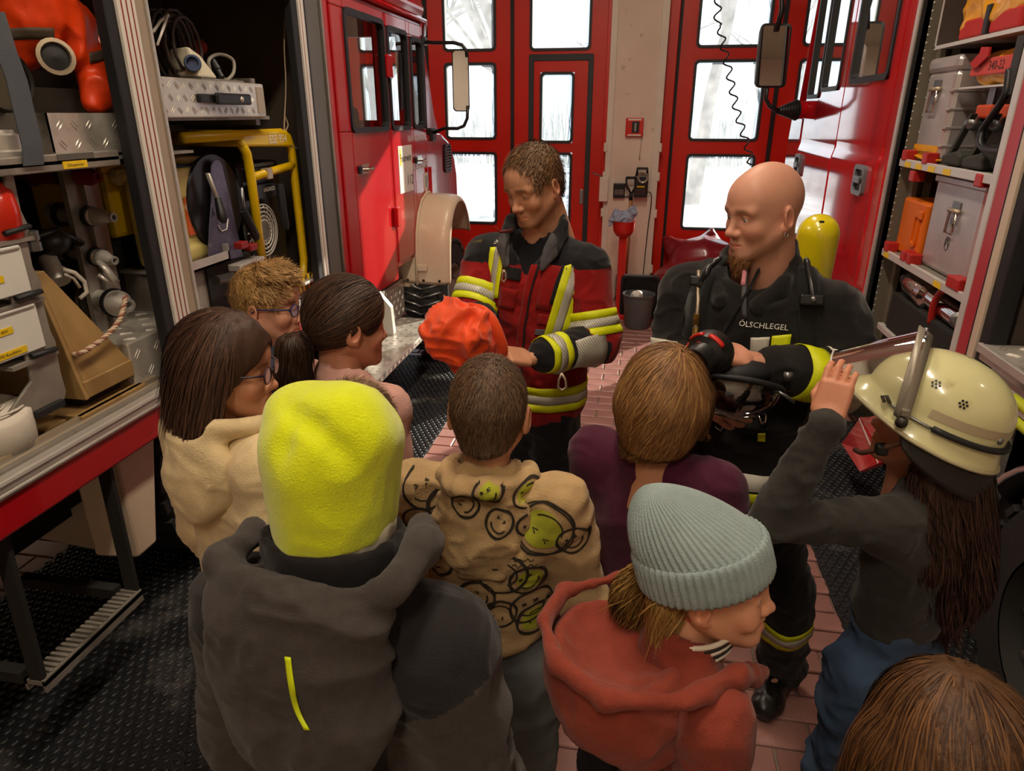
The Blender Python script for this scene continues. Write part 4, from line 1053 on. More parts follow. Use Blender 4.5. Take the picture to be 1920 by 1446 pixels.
# red vessel at the frame edge above the rack
t = thing('fire_extinguisher', 'red pressure vessel with a white cap at the left edge above the white boxes', 'extinguisher', on(-6, 440, x=-1.84))
c = on(-8, 392, x=-1.84); b = MB(); b.lathe([(0, -.10), (.04, -.098), (.055, -.08), (.058, 0), (.052, .05), (.03, .075), (.02, .08)], c, (0, 0, 1), 20); b.build('vessel', mat('vessel_red', '#c62a17', .25, coat=.4), t, smooth=True)
b = MB(); b.lathe([(.028, .075), (.028, .095), (0, .097)], c, (0, 0, 1), 16); b.build('cap', m_paper, t, smooth=True, angle=40)

# wooden box with rope
wz = thing('wooden_box', 'tapered plywood box with a rope round it, standing on planks in the locker', 'box', (-1.9, 2.0, 1.03))
q = {k: on(*v, x=-1.80) for k, v in dict(a=(80, 700), b=(158, 712), c=(245, 668), d=(74, 498), e=(125, 496)).items()}
z0 = 1.035
A = np.array([-1.81, 1.88, z0]); B = np.array([-1.81, 2.13, z0])
fr = [on(156, 712, x=-1.795), on(246, 668, x=-1.795)]
yb0, yb1 = fr[0][1], fr[1][1]; zb = z0 + .015
yt = on(126, 497, x=-1.88)[1]; zt = on(126, 497, x=-1.88)[2]
b = MB(); b.hexa([(-2.12, yb0, zb), (-1.795, yb0, zb), (-1.795, yb1, zb), (-2.12, yb1, zb), (-2.12, yb0, zb + .14), (-1.795, yb0, zb + .06), (-1.795, yb1, zb + .06), (-2.12, yb1, zb + .14)])
b.build('box_base', m_woodp, wz, bevel=.004)
b = MB(); b.hexa([(-2.12, yb0 + .005, zb + .06), (-1.80, yb0 + .005, zb + .06), (-1.80, yb1 - .005, zb + .06), (-2.12, yb1 - .005, zb + .06), (-2.10, yb0 + .01, zt), (-1.885, yb0 + .01, zt), (-1.885, yb0 + .045, zt), (-2.10, yb0 + .045, zt)])
b.build('tapered_panel', m_woodp, wz, bevel=.003)
b = MB(); b.box((-2.13, yb0 - .012, zb), (-1.80, yb0 + .004, zt + .005)); V8 = None
b = MB(); b.hexa([(-2.13, yb0 - .012, zb), (-1.79, yb0 - .012, zb), (-1.79, yb0 + .004, zb), (-2.13, yb0 + .004, zb), (-2.11, yb0 - .012, zt + .006), (-1.878, yb0 - .012, zt + .006), (-1.878, yb0 + .004, zt + .006), (-2.11, yb0 + .004, zt + .006)])
b.build('end_board', m_woodp, wz, bevel=.003)
rp = [on(236, 555, x=-1.80), on(228, 590, x=-1.785), on(216, 612, x=-1.785), on(190, 638, x=-1.785), on(160, 658, x=-1.785), on(148, 663, x=-1.79), on(120, 668, x=-1.90), on(95, 664, x=-2.0)]
def catmull(P, k=8):
    P = [np.asarray(p, float) for p in P]; P = [2 * P[0] - P[1]] + P + [2 * P[-1] - P[-2]]; out = []
    for i in range(1, len(P) - 2):
        for j in range(k):
            t = j / k; out.append(.5 * ((2 * P[i]) + (-P[i - 1] + P[i + 1]) * t + (2 * P[i - 1] - 5 * P[i] + 4 * P[i + 1] - P[i + 2]) * t * t + (-P[i - 1] + 3 * P[i] - 3 * P[i + 1] + P[i + 2]) * t ** 3))
    return out + [P[-2]]
def rope(name, pts, r, par, m, m2=None, pitch=.02):
    """two visible strands wound round the path"""
    C_ = catmull(pts, 10); C_ = np.array(C_); L_ = np.concatenate([[0], np.cumsum(np.linalg.norm(np.diff(C_, axis=0), axis=1))])
    n = max(8, int(L_[-1] / pitch * 6)); s = np.linspace(0, L_[-1], n); P = np.stack([np.interp(s, L_, C_[:, k]) for k in range(3)], 1)
    b = MB()
    for q in range(3):
        W = []
        for i in range(n):
            a, c, _ = frame_of(P[min(i + 1, n - 1)] - P[max(i - 1, 0)]); ph = 2 * math.pi * (s[i] / pitch / 2 + q / 3); W.append(P[i] + r * .5 * (a * math.cos(ph) + c * math.sin(ph)))
        b.tube(W, r * .62, 5, m=1 if (m2 and q == 0) else 0)
    return b.build(name, [m, m2] if m2 else m, par, smooth=True)
rope('rope', rp, .0085, wz, m_rope, mat('rope_dark', '#8d5b4c', .8))
pk = MB().box((-2.2, yb0 - .06, .992), (-1.775, yb1 + .02, 1.012)).build('plank', m_woodp, None, bevel=.003); tag(pk, 'pale plank lying flat on the locker floor under the wooden box', 'plank')
MB().box((-2.15, yb0 + .02, 1.012), (-1.84, yb1 - .03, zb)).build('rubber_feet', m_rub, wz)
tag(MB().box((-2.2, yb0 - .16, .992), (-1.83, yb0 - .07, 1.004)).build('plank', m_woodp, None, bevel=.002), 'short thin plank beside the foot of the grey rack', 'plank')
# white rolled hose
t = thing('rolled_hose', 'white woven fire hose rolled up on the locker sill at the left edge', 'hose', on(10, 840, x=-1.85))
c = on(-30, 790, x=-1.90); c[2] = 1.005
b = MB(); b.lathe([(.05, .0), (.11, .0), (.122, .012), (.124, .06), (.122, .108), (.11, .12), (.05, .12), (.05, 0)], c, (.12, -.1, 1), 40); b.build('roll', m_hosew, t, smooth=True, angle=50)
P_ = [c + np.array([math.cos(a) * r_, math.sin(a) * r_, .121]) for a, r_ in [(k * .25, .055 + .0021 * k) for k in range(28)]]
b = MB(); b.tube(P_, .004, 5); b.build('hose_edge', m_hosew, t, smooth=True)
# tread plate box in the corner (part of the engine)
b = MB().box((-2.5, 2.10, .99), (-1.80, 2.62, 1.17)); tb = b.build('tread_plate_box', m_tread, fe, bevel=.006)
tread('box_lozenges', m_tread, (-1.80, 2.11, 1.0), Yv, Zv, .5, .16, .055, tb, .6)
tread('box_lozenges', m_tread, (-2.3, 2.10, 1.0), (1, 0, 0), Zv, .5, .16, .055, tb, .6)
tread('box_lozenges', m_tread, (-2.3, 2.12, 1.17), (1, 0, 0), Yv, .5, .5, .06, tb, .6)

# orange bag with dark bands
m_bandd = mat('band_dark', '#54483a', .7)
def wrinkle_sheet(fn, nu, nv): b = MB(); b.grid(fn, nu, nv); return b
ob = thing('orange_rescue_bag', 'bright orange tarpaulin bag with dark bands stuffed into the upper locker', 'bag', on(120, 190, x=-1.9))
F0 = Field((-2.45, 1.6, 1.9), (-1.74, 2.5, 2.75), .009)
def bag_pt(px, py, x): return on(px, py, x=x)
F0.chain([bag_pt(40, -60, -1.98), bag_pt(60, 40, -1.95), bag_pt(50, 100, -1.98)], [.12, .10, .05], k=.03)
F0.chain([bag_pt(70, 0, -1.92), bag_pt(130, 50, -1.89), bag_pt(150, 100, -1.86)], [.09, .075, .045], k=.02)
F0.chain([bag_pt(120, 60, -1.93), bag_pt(165, 110, -1.88), bag_pt(185, 165, -1.85), bag_pt(178, 192, -1.85)], [.06, .06, .06, .035], k=.02)
F0.chain([bag_pt(150, 40, -1.95), bag_pt(190, 120, -1.90), bag_pt(200, 170, -1.87)], [.03, .045, .035], k=.02)
F0.chain([bag_pt(20, 60, -2.0), bag_pt(60, 95, -2.0)], [.06, .03], k=.02)
V, Q = F0.mesh(); V = soften(V, Q, 2); N = vnormals(V, Q); V = creases(V, N, .014, 13, 3, (1, 1, .7), 2.2); V = soften(V, Q, 1)
bag = add_mesh('bag_cloth', V, Q, m_orange, ob, smooth=True)
bvh = BVHTree.FromPolygons([Vector(v) for v in V], [tuple(map(int, q)) for q in Q])
def drape(bv, pts, wv, off=.004, dirv=(1, 0, 0), reach=.5):
    """strip laid on a surface: for points along a line, cast back against dirv"""
    out = []
    for p in pts:
        row = []
        for s_ in (-1, -.33, .33, 1):
            q_ = np.asarray(p) + s_ * np.asarray(wv); h = bv.ray_cast(Vector(q_ + np.asarray(dirv) * reach), Vector(-np.asarray(dirv)), reach * 2)
            row.append(np.array(h[0]) + np.asarray(dirv) * off if h[0] is not None else None)
        if all(r is not None for r in row): out.append(row)
    if len(out) < 2: return None
    V = [v for r in out for v in r]; return V, [(i * 4 + j, (i + 1) * 4 + j, (i + 1) * 4 + j + 1, i * 4 + j + 1) for i in range(len(out) - 1) for j in range(3)]
for a, c in (((22, 60), (92, 66)), ((150, 112), (196, 98))):
    r_ = drape(bvh, [on(a[0] + (c[0] - a[0]) * t, a[1] + (c[1] - a[1]) * t, x=-1.9) for t in np.linspace(0, 1, 14)], (0, 0, .016), dirv=unit((1, -.6, 0)))
    if r_: o = add_mesh('dark_band', r_[0], r_[1], m_bandd, ob, smooth=True); o.modifiers.new('th', 'SOLIDIFY').thickness = .004
t = thing('ring_lamp', 'round lamp with a pale metal rim hanging in the folds of the orange bag', 'lamp', on(100, 110, x=-1.86))
c = on(103, 108, x=-1.86); d = unit((.75, -.55, .1)); along(c - d * .06, c + d * .02, [(0, 0), (.035, .05), (.052, .7), (.055, 1.0), (.043, 1.02), (.040, .9)], 'lamp_rim', m_tan, t); along(c, c + d * .012, [(0, 1), (.041, .6), (.041, 0)], 'lamp_glass', m_black, t)
t = thing('cord_loop', 'thin olive cord looped behind the orange bag', 'cord', on(170, 60, x=-2.0))
b = MB(); b.tube(catmull([on(145, 35, x=-1.99), on(170, 52, x=-1.96), on(184, 75, x=-1.94), on(182, 98, x=-1.92)]), .007, 7); b.build('cord', mat('cord_olive', '#7c7256', .8), t, smooth=True)

# ------------------------------------------------------------ second bay
# drawer with tread plate front
dr = thing('pull_out_tray', 'wide pull-out drawer with a tread plate front and a black handle', 'drawer', (-1.95, 2.9, 1.93))
MB().box((-2.45, 2.42, 1.925), (-1.74, 3.22, 1.94)).box((-2.45, 2.42, 1.94), (-2.44, 3.2, 2.05)).build('drawer_tray', m_alud, dr)
MB().box((-1.745, 2.40, 1.935), (-1.72, 3.16, 2.075)).build('drawer_front', m_tread, dr, bevel=.006)
tread('front_lozenges', m_tread, (-1.72, 2.41, 1.94), Yv, Zv, .66, .13, .042, dr, .62)
MB().box((-1.72, 3.09, 1.95), (-1.716, 3.15, 2.06)).build('sticker', m_tan, dr)
h = MB().box((-1.72, 2.63, 1.99), (-1.70, 2.98, 2.022)).build('handle_base', m_black, dr, bevel=.005)
b = MB(); b.hexa([(-1.70, 2.73, 1.985), (-1.68, 2.85, 1.988), (-1.68, 2.85, 2.03), (-1.70, 2.73, 2.025), (-1.70, 2.98, 1.985), (-1.69, 2.98, 1.99), (-1.69, 2.98, 2.02), (-1.70, 2.98, 2.02)]); MB().box((-1.70, 2.72, 1.984), (-1.682, 2.98, 2.028)).build('handle_grip', m_black, h, bevel=.008)
b = MB(); b.lathe([(0, .004), (.011, .003), (.012, 0)], (-1.682, 2.90, 2.005), (1, 0, 0), 14); b.build('handle_button', m_alu, h, smooth=True)
MB().box((-2.3, 3.165, 1.90), (-1.78, 3.2, 2.10)).build('drawer_bracket', m_alud, dr)
# coil of cable
t = thing('cable_coil', 'dark coil of cable lying at the left end of the tread plate drawer', 'cable', on(315, 140, x=-1.95))
b = MB(); c = on(312, 88, x=-1.98); pts = []
for k in range(14 * 12):
    a = 2 * math.pi * k / 14; j = k / 14; r_ = .085 + .04 * math.sin(j * 1.9) ** 2; pts.append(c + np.array([(j - 6) * .016, math.cos(a) * r_ * .95 + .01 * math.sin(j * 3), math.sin(a) * r_ * 1.15]))
b.tube(pts, .0075, 6); b.build('cable_winding', mat('cable_brown', '#3b302b', .55), t, smooth=True)
b = MB(); b.tube([on(287, 60, x=-1.86), on(300, 40, x=-1.86), on(316, 28, x=-1.86)], .006, 6); b.tube([on(295, 85, x=-1.85), on(314, 30, x=-1.85)], .005, 6); b.build('cable_tie', m_paper, t, smooth=True)
c[2] -= 0
# pale socket device on a sheet tray
t = thing('socket_box', 'pale angled socket box on a small metal tray beside the cable coil', 'socket box', on(385, 150, x=-1.86))
zt_ = 2.08
y0, y1 = on(362, 150, x=-1.84)[1], on(442, 155, x=-1.84)[1]
MB().box((-1.98, y0, zt_ - .005), (-1.80, y1, zt_ + .008)).build('tray', m_alud, t)
b = MB(); ya = y0 + .02; yb_ = ya + .14
b.hexa([(-1.97, ya, zt_ + .01), (-1.82, ya, zt_ + .01), (-1.82, yb_, zt_ + .01), (-1.97, yb_, zt_ + .01), (-1.95, ya + .01, zt_ + .12), (-1.86, ya + .01, zt_ + .13), (-1.86, yb_ - .05, zt_ + .10), (-1.95, yb_ - .05, zt_ + .10)]); b.build('box_body', mat('device_ivory', '#cfc7ae', .45), t, bevel=.012)
b = MB(); b.lathe([(.03, 0), (.034, .02), (.03, .03), (.024, .03), (.022, .01), (0, .01)], (-1.85, ya + .01, zt_ + .06), (.6, -.9, .1), 18); b.build('socket', mat('socket_blue', '#3f4f74', .4), t, smooth=True, angle=40)
t = thing('cable_loop', 'grey cable loop with a dark plug lying to the right of the socket box', 'cable', on(420, 130, x=-1.9))
b = MB(); b.tube(catmull([on(395, 140, x=-1.9), on(392, 112, x=-1.9), on(412, 102, x=-1.9), on(436, 112, x=-1.88), on(438, 135, x=-1.87), on(425, 150, x=-1.87), on(412, 140, x=-1.88)]), .008, 7); b.build('cable', mat('cable_grey', '#8a8478', .5), t, smooth=True)
along(on(396, 112, x=-1.92), on(416, 146, x=-1.87), [(0, 0), (.018, .02), (.02, .6), (.014, .62), (.014, 1), (0, 1)], 'plug', m_black, t)
F0 = Field((-2.25, 2.7, 2.02), (-1.9, 3.25, 2.3), .01); F0.chain([on(355, 92, x=-2.05), on(385, 88, x=-2.05), on(398, 95, x=-2.03)], [.03, .035, .02], k=.02)
V, Q = F0.mesh(); o = add_mesh('red_bag', soften(V, Q, 2), Q, mat('bag_red', '#7c2318', .7), None, smooth=True); tag(o, 'dull red pouch behind the pale socket box', 'pouch')
# dark round drum far back
t = thing('cable_drum', 'large dark drum deep in the locker above the drawer', 'drum', (-2.4, 3.2, 2.1))
c = on(455, 55, x=-2.35); along(c + [-.15, 0, 0], c + [.06, 0, 0], [(0, 0), (.2, 0), (.2, .1), (.12, .12), (.12, .88), (.2, .9), (.2, 1), (.17, 1), (.16, .96), (.05, .96), (.05, 1.05), (0, 1.05)], 'drum_body', mat('drum_dark', '#3d2722', .6), t, 32)
MB().box((c[0] - .15, c[1] - .02, 1.94), (c[0], c[1] + .02, c[2] - .1)).build('drum_foot', m_chassis, t)
# hanging string
t = thing('string', 'frayed string hanging at the right end of the locker, with a loose loop', 'string', on(535, 250, x=-1.8))
b = MB(); b.tube(catmull([on(534, 34, x=-1.82), on(533, 90, x=-1.82), on(536, 160, x=-1.81), on(533, 235, x=-1.80), on(536, 262, x=-1.79), on(556, 278, x=-1.78), on(576, 268, x=-1.775), on(580, 250, x=-1.775)]), .0035, 6); b.build('strand', m_rope, t, smooth=True)
b = MB(); b.tube(catmull([on(533, 215, x=-1.80), on(540, 235, x=-1.79), on(532, 252, x=-1.79), on(538, 262, x=-1.785)]), .003, 5); b.build('loose_end', m_rope, t, smooth=True)
# yellow crate and pale canister
t = thing('yellow_crate', 'yellow plastic crate with a folded rim behind the locker post', 'crate', on(230, 450, x=-2.1))
a, c = on(192, 318, x=-2.05), on(205, 452, x=-2.05); r1 = on(300, 330, x=-2.05)
b = MB(); b.box((-2.4, a[1], c[2]), (-2.05, r1[1], a[2])); b.build('crate_body', m_yel, t, bevel=.02)
b = MB(); b.box((-2.40, a[1] - .01, a[2] - .012), (-2.045, r1[1], a[2] + .012)); b.build('crate_rim', m_yel, t, bevel=.008)
F0 = Field((-2.1, a[1] - .05, a[2] - .12), (-1.95, r1[1] + .05, a[2] + .05), .006); F0.chain([(-2.03, a[1] + .05, a[2] - .03), (-2.03, a[1] + .2, a[2] - .02)], [.03, .025], k=.01); V, Q = F0.mesh(); N = vnormals(V, Q); V = creases(V, N, .008, 40, 5); o = add_mesh('plastic_wrap', V, Q, m_pale, t, smooth=True)
MB().box((-2.4, a[1] + .02, 1.0), (-2.1, r1[1], c[2])).build('crate_stand', m_chassis, t)
t = thing('fuel_canister', 'pale yellowed plastic canister with a worn orange label beside the locker post', 'canister', on(345, 490, x=-1.88))
a, c, d_ = on(318, 322, x=-1.86), on(384, 340, x=-1.86), on(352, 500, x=-1.86)
y0, y1, z1, z0 = a[1] - .08, c[1], a[2], d_[2]
F0 = Field((-2.2, y0 - .05, z0 - .03), (-1.8, y1 + .05, z1 + .06), .007); F0.box((-1.945, (y0 + y1) / 2, (z0 + z1) / 2), (.085, (y1 - y0) / 2, (z1 - z0) / 2), None, .035, 0)
F0.box((-1.84, (y0 + y1) / 2, (z0 + z1) / 2 - .02), (.03, (y1 - y0) / 2 - .03, (z1 - z0) / 2 - .09), None, .015, .01, 's'); F0.cap((-1.88, y0 + .04, z1 - .01), (-1.88, y1 - .03, z1 - .01), .018, k=.015)
V, Q = F0.mesh(); add_mesh('canister_body', soften(V, Q, 1), Q, m_pale, t, smooth=True)
MB().box((-1.873, (y0 + y1) / 2 - .005, z0 + .12), (-1.862, y1 - .045, z1 - .11)).build('orange_label', m_orlab, t)
# metal bracket tray below the canister
t2 = MB().box((-2.2, y0 - .02, z0 - .014), (-1.80, y1 + .01, z0 - .004)).box((-1.805, y0 - .02, z0 - .014), (-1.80, y1 + .01, z0 + .03)).box((-2.2, y1, z0 - .012), (-1.8, y1 + .01, z0 + .06)).build('canister_bracket', m_alu, fe)
MB().box((-2.2, y0, .99), (-1.84, y1, z0 - .014)).build('bracket_stand', m_alud, t2)
b = MB().box((-1.80, y1 - .02, z0 - .06), (-1.74, y1 + .2, z0 - .03)); b.build('slide_rail', m_alu, t2, bevel=.004)
along(on(405, 526, x=-1.76), on(436, 518, x=-1.76), [(0, 0), (.02, 0), (.02, 1), (0, 1)], 'rail_knob', m_darkm, t2)
# cable drum with A-shaped plate
t = thing('cable_reel', 'cable reel with a scratched blue grey A-shaped plate and black crank', 'reel', on(420, 495, x=-1.85))
pl = [on(*p, x=-1.83)[1:] for p in ((396, 312), (400, 300), (409, 299), (415, 308), (436, 400), (455, 482), (390, 496), (392, 430), (396, 380))]
cp = np.mean([p for p in pl], 0)
along(np.array([-2.05, cp[0] + .02, cp[1] + .0]), np.array([-1.85, cp[0] + .02, cp[1]]), [(0, 0), (.2, 0), (.205, .05), (.2, .1), (.1, .12), (.1, .86), (.2, .9), (.205, .95), (.2, 1.0), (0, 1.0)], 'reel_drum', m_black, t, 36)
b = MB(); b.prism([tuple(p) for p in pl], 0, -1.835, -1.825); b.build('reel_plate', m_purple, t, bevel=.004)
b = MB(); p0 = on(389, 325, x=-1.81); b.tube([p0, on(402, 360, x=-1.805), on(418, 405, x=-1.80)], .013, 8, flat=.5); ck = b.build('crank', m_alu, t, smooth=True); along(on(408, 372, x=-1.80), on(420, 418, x=-1.77), [(0, 0), (.014, 0), (.02, .5), (.022, .8), (.012, 1), (0, 1)], 'crank_grip', m_black, ck)
b = MB(); b.tube([(-1.822, p[0], p[1]) for p in [on(x_, y_, x=-1.82)[1:] for x_, y_ in ((410, 423), (416, 434), (426, 430), (428, 410))]], .003, 5); b.build('thin_wire', m_paper, t, smooth=True)
MB().box((-2.05, cp[0] - .17, .99), (-1.83, cp[0] + .2, 1.33)).build('reel_base', m_chassis, t)
b = MB(); b.tube([on(312, 296, x=-1.95), on(400, 305, x=-1.92)], .022, 10); b.build('reel_axle', m_woodp, t, smooth=True)
# generator
ge = thing('power_generator', 'portable power generator in a yellow tube frame, black engine with a round fan grille', 'generator', on(490, 495, x=-1.95))
gx0, gx1 = -2.5, -1.80
gy0, gy1, gz0, gz1 = 2.62, 3.52, 1.10, 1.86
rt = .022
def gen_frame(x):
    b = MB(); q = catmull([np.array([x, gy0, gz1]), np.array([x, 3.30, gz1]), np.array([x, 3.40, gz1 - .01])], 4)
    path = [(x, gy0, gz1), (x, gy1 - .10, gz1), (x, gy1 - .035, gz1 - .02), (x, gy1 - .005, gz1 - .07), (x, gy1, gz1 - .13), (x, gy1, gz0 + .1), (x, gy1 - .02, gz0 + .04), (x, gy1 - .08, gz0)]
    b.tube([*path, (x, gy1 - .43 if x > -2 else gy0, gz0)], rt, 10); b.tube([(x, gy1 - .49, gz1 - .02), (x, gy1 - .44, gz1 - .08), (x, gy1 - .43, gz1 - .2), (x, gy1 - .43, gz0)], rt, 10); b.tube([(x, gy1 - .43, gz1 - .19), (x, gy1, gz1 - .16)], rt * .9, 10)
    return b
gen_frame(gx1).build('tube_frame', m_yel, ge, smooth=True); gen_frame(gx0).build('tube_frame', m_yel, ge, smooth=True)
b = MB(); b.prism([(gy1 - .50, gz1 - .02), (gy1 - .46, gz1 + .012), (gy1 - .06, gz1 + .012), (gy1 - .01, gz1 - .03), (gy1 - .0, gz1 - .07), (gy1 - .5, gz1 - .05)], 0, gx0, gx1 + .02); tp = b.build('top_cover', m_yel, ge, bevel=.01)
text_part('lettering', 'ESE 954', .055, m_paper, (gx1 + .021, gy1 - .17, gz1 - .028), Yv, Zv, tp, .001)
b = MB().box((gx0 + .05, gy1 - .44, gz0 + .02), (gx1 - .05, gy1 - .06, gz1 - .13)); b.build('engine_block', m_black, ge, bevel=.02)
eb = MB().box((gx1 - .05, gy1 - .40, 1.56), (gx1 - .02, gy1 - .16, 1.63)).build('control_panel', m_black, ge, bevel=.006)
text_part('lettering', 'ENDRESS', .028, m_paper, (gx1 - .02, gy1 - .24, 1.60), Yv, Zv, eb, .001)
for k in range(4): MB().box((gx1 - .05, gy1 - .40, 1.645 + k * .022), (gx1 - .025, gy1 - .15, 1.66 + k * .022)).build('cooling_fin', m_darkm, ge)
fc = on(496, 432, x=gx1 - .03); b = MB()
for r_ in (.05, .07, .09, .11, .125): b.tube([fc + np.array([0, math.cos(a) * r_, math.sin(a) * r_]) for a in np.linspace(0, 2 * math.pi, 32, endpoint=False)], .004, 5, closed=True)
for k in range(20):
    a = 2 * math.pi * k / 20; b.tube([fc + np.array([0, math.cos(a) * .045, math.sin(a) * .045]), fc + np.array([-.015, math.cos(a + .3) * .13, math.sin(a + .3) * .13])], .004, 5)
fg = b.build('fan_grille', mat('grille_grey', '#b9b6ad', .4), ge, smooth=True)
along(fc + [-.012, 0, 0], fc + [.004, 0, 0], [(.13, -1.5), (.048, 0), (.048, 1), (.03, 1.1), (0, 1.1)], 'fan_hub', m_grey, fg)
for p_, q_ in (((456, 395), (482, 448)), ((524, 345), (536, 430))):
    along(on(*p_, x=-1.785), on(*q_, x=-1.775), [(0, 0), (.018, 0), (.02, .1), (.02, .9), (.014, 1), (0, 1)], 'rubber_grip', m_rub, ge)
b = MB(); b.tube([on(452, 352, x=-1.79), on(458, 395, x=-1.785)], .009, 6); b.build('grip_rod', m_steel, ge, smooth=True)
b = MB(); b.box(on(498, 330, x=-1.80) - .015, on(505, 320, x=-1.79) + .012); b.build('choke_knob', m_tan, ge, bevel=.004)
for p_ in ((452, 458), (470, 462)): q = on(*p_, x=-1.77); MB().box(q - [.02, .03, .018], q + [.02, .03, .012]).build('red_clamp', m_clipr if 'm_clipr' in globals() else m_red2, ge, bevel=.004)
for yy in (gy1 - .12, gy1 - .01): b = MB(); b.tube([(gx1 + .03, yy - .02, gz0 - .05), (gx1 + .03, yy - .02, gz0 + .03), (gx1 + .03, yy + .03, gz0 + .03), (gx1 + .03, yy + .03, gz0 - .05)], .008, 6); b.build('yellow_hook', m_yel, ge, smooth=True)
MB().box((gx0, gy1 - .46, .99), (gx1 + .02, gy1 - .03, gz0 - .02)).build('slide_tray', m_alud, ge)
b = MB().box((-2.3, 3.50, .99), (-1.78, 3.58, 1.10)); tag(b.build('metal_box', m_alud, None, bevel=.004), 'worn low metal box at the right end of the locker floor', 'box')
q = on(590, 520, x=-1.74); t = MB().box(q + [-.3, -.12, -.02], q + [0, .06, -.004]); tag(t.build('aluminium_profile', m_alu, None, bevel=.003), 'loose bright aluminium profile lying by the right locker post', 'profile')
# ================================================================== EQUIPMENT IN THE MODERN ENGINE'S LOCKER
m_abox = mat('box_aluminium', '#c2bcbd', .3, metal=.5, var=.12, vs=7, bump=.04, bs=60)
m_orange_box = mat('case_orange', '#d9690f', .4, var=.05)
m_redtape = mat('tape_red', '#b5201d', .55)
m_ybag = mat('bag_yellow', '#dd9a12', .35, bump=.2, bs=20, coat=.3)
m_web = mat('webbing_dark', '#33342f', .75, bump=.2, bs=200)
Yn = (0, -1, 0)      # picture right on the right engine's side
def latch(par, x, y, z, s=1.):
    b = MB().box((x - .006, y - .04 * s, z), (x, y + .04 * s, z + .045 * s)); l = b.build('latch', m_steel, par, bevel=.003)
    b = MB(); b.tube([(x - .012, y - .035 * s, z + .01), (x - .014, y - .035 * s, z - .085 * s), (x - .014, y + .035 * s, z - .085 * s), (x - .012, y + .035 * s, z + .01), (x - .012, y - .035 * s, z + .01)], .0065 * s, 7); b.build('latch_bail', m_chrome, l, smooth=True)
    b = MB(); b.tube([(x - .01, y - .05 * s, z + .008), (x - .01, y + .05 * s, z + .008)], .01 * s, 8); b.build('hinge_pin', m_tan, l, smooth=True)
    MB().box((x - .008, y - .02 * s, z - .05 * s), (x, y + .02 * s, z - .02 * s)).build('catch_plate', m_steel, l, bevel=.002)
BX = 1.37
# upper aluminium box
t = thing('aluminium_box', 'aluminium box with a lid and a yellow label on the upper shelf', 'box', (1.5, 3.87, 1.73))
y0, y1, z0, z1 = 3.70, 4.04, 1.732, 2.14
MB().box((BX, y0, z0), (1.85, y1, z1)).build('box_body', m_abox, t, bevel=.025)
MB().box((BX - .008, y0 - .008, z1 - .01), (1.86, y1 + .008, z1 + .06)).build('lid', m_abox, t, bevel=.022)
for k in range(4): MB().box((BX - .004, y0 - .005, z0 + .07 + k * .08), (1.86, y0 + .03, z0 + .082 + k * .08)).build('rib', m_abox, t, bevel=.003)
b = MB()
for k in range(5): b.lathe([(0, .004), (.006, .003), (.007, 0)], (BX, y1 - .02, z0 + .05 + k * .08), (-1, 0, 0), 8)
stuff(b.build('rivets', m_steel, t))
latch(t, BX, (y0 + y1) / 2 + .02, z1 - .09, 1.1)
lb = MB().box((BX - .003, y0 + .03, z0 + .005), (BX - .0005, y1 - .005, z0 + .075)).build('yellow_label', mat('label_amber', '#e2a017', .5), t)
text_part('lettering', 'Hebekissenzubehör', .036, m_ink, (BX - .003, (y0 + y1) / 2 + .02, z0 + .04), Yn, Zv, lb, .001, squeeze=.9)
# lower aluminium box
t = thing('aluminium_box', 'taller plain aluminium box with a hanging latch on the lower shelf', 'box', (1.5, 3.4, 1.265))
y0, y1, z0, z1 = 3.14, 3.66, 1.267, 1.675
MB().box((BX, y0, z0), (1.88, y1, z1)).build('box_body', m_abox, t, bevel=.02)
MB().box((BX - .008, y0 - .006, z1 - .02), (1.89, y1 + .006, z1 + .012)).build('lid', m_abox, t, bevel=.006)
latch(t, BX, (y0 + y1) / 2 - .02, z1 - .13, 1.05)
b = MB(); cc = (BX - .001, (y0 + y1) / 2 - .0, z0 + .14); b.tube([(cc[0], cc[1] + math.cos(a) * .022, cc[2] + math.sin(a) * .03) for a in np.linspace(0, 2 * math.pi, 20, endpoint=False)], .0015, 4, closed=True); b.tube([(cc[0], cc[1] - .015, cc[2] - .01), (cc[0], cc[1], cc[2] + .02), (cc[0], cc[1] + .015, cc[2] - .01)], .0015, 4); b.build('embossed_emblem', m_darkm, t, smooth=True)
# orange case
t = thing('orange_case', 'small orange metal case left of the tall aluminium box on the lower shelf', 'case', (1.5, 3.9, 1.265))
y0, y1, z0, z1 = 3.70, 4.03, 1.267, 1.545
MB().box((BX, y0, z0), (1.7, y1, z1)).build('case_body', m_orange_box, t, bevel=.014)
b = MB(); ring_yz(b, rr(y0 + .05, y0 + .12, z0 + .06, z0 + .22, .02), rr(y0 + .065, y0 + .105, z0 + .075, z0 + .205, .014), BX - .01, BX + .002); b.build('case_handle', m_orange_box, t, smooth=True, angle=40)
for zz in (z1 - .06,): MB().box((BX - .012, y0 + .02, zz - .02), (BX, y0 + .07, zz + .02)).build('case_clasp', m_orange_box, t, bevel=.004)
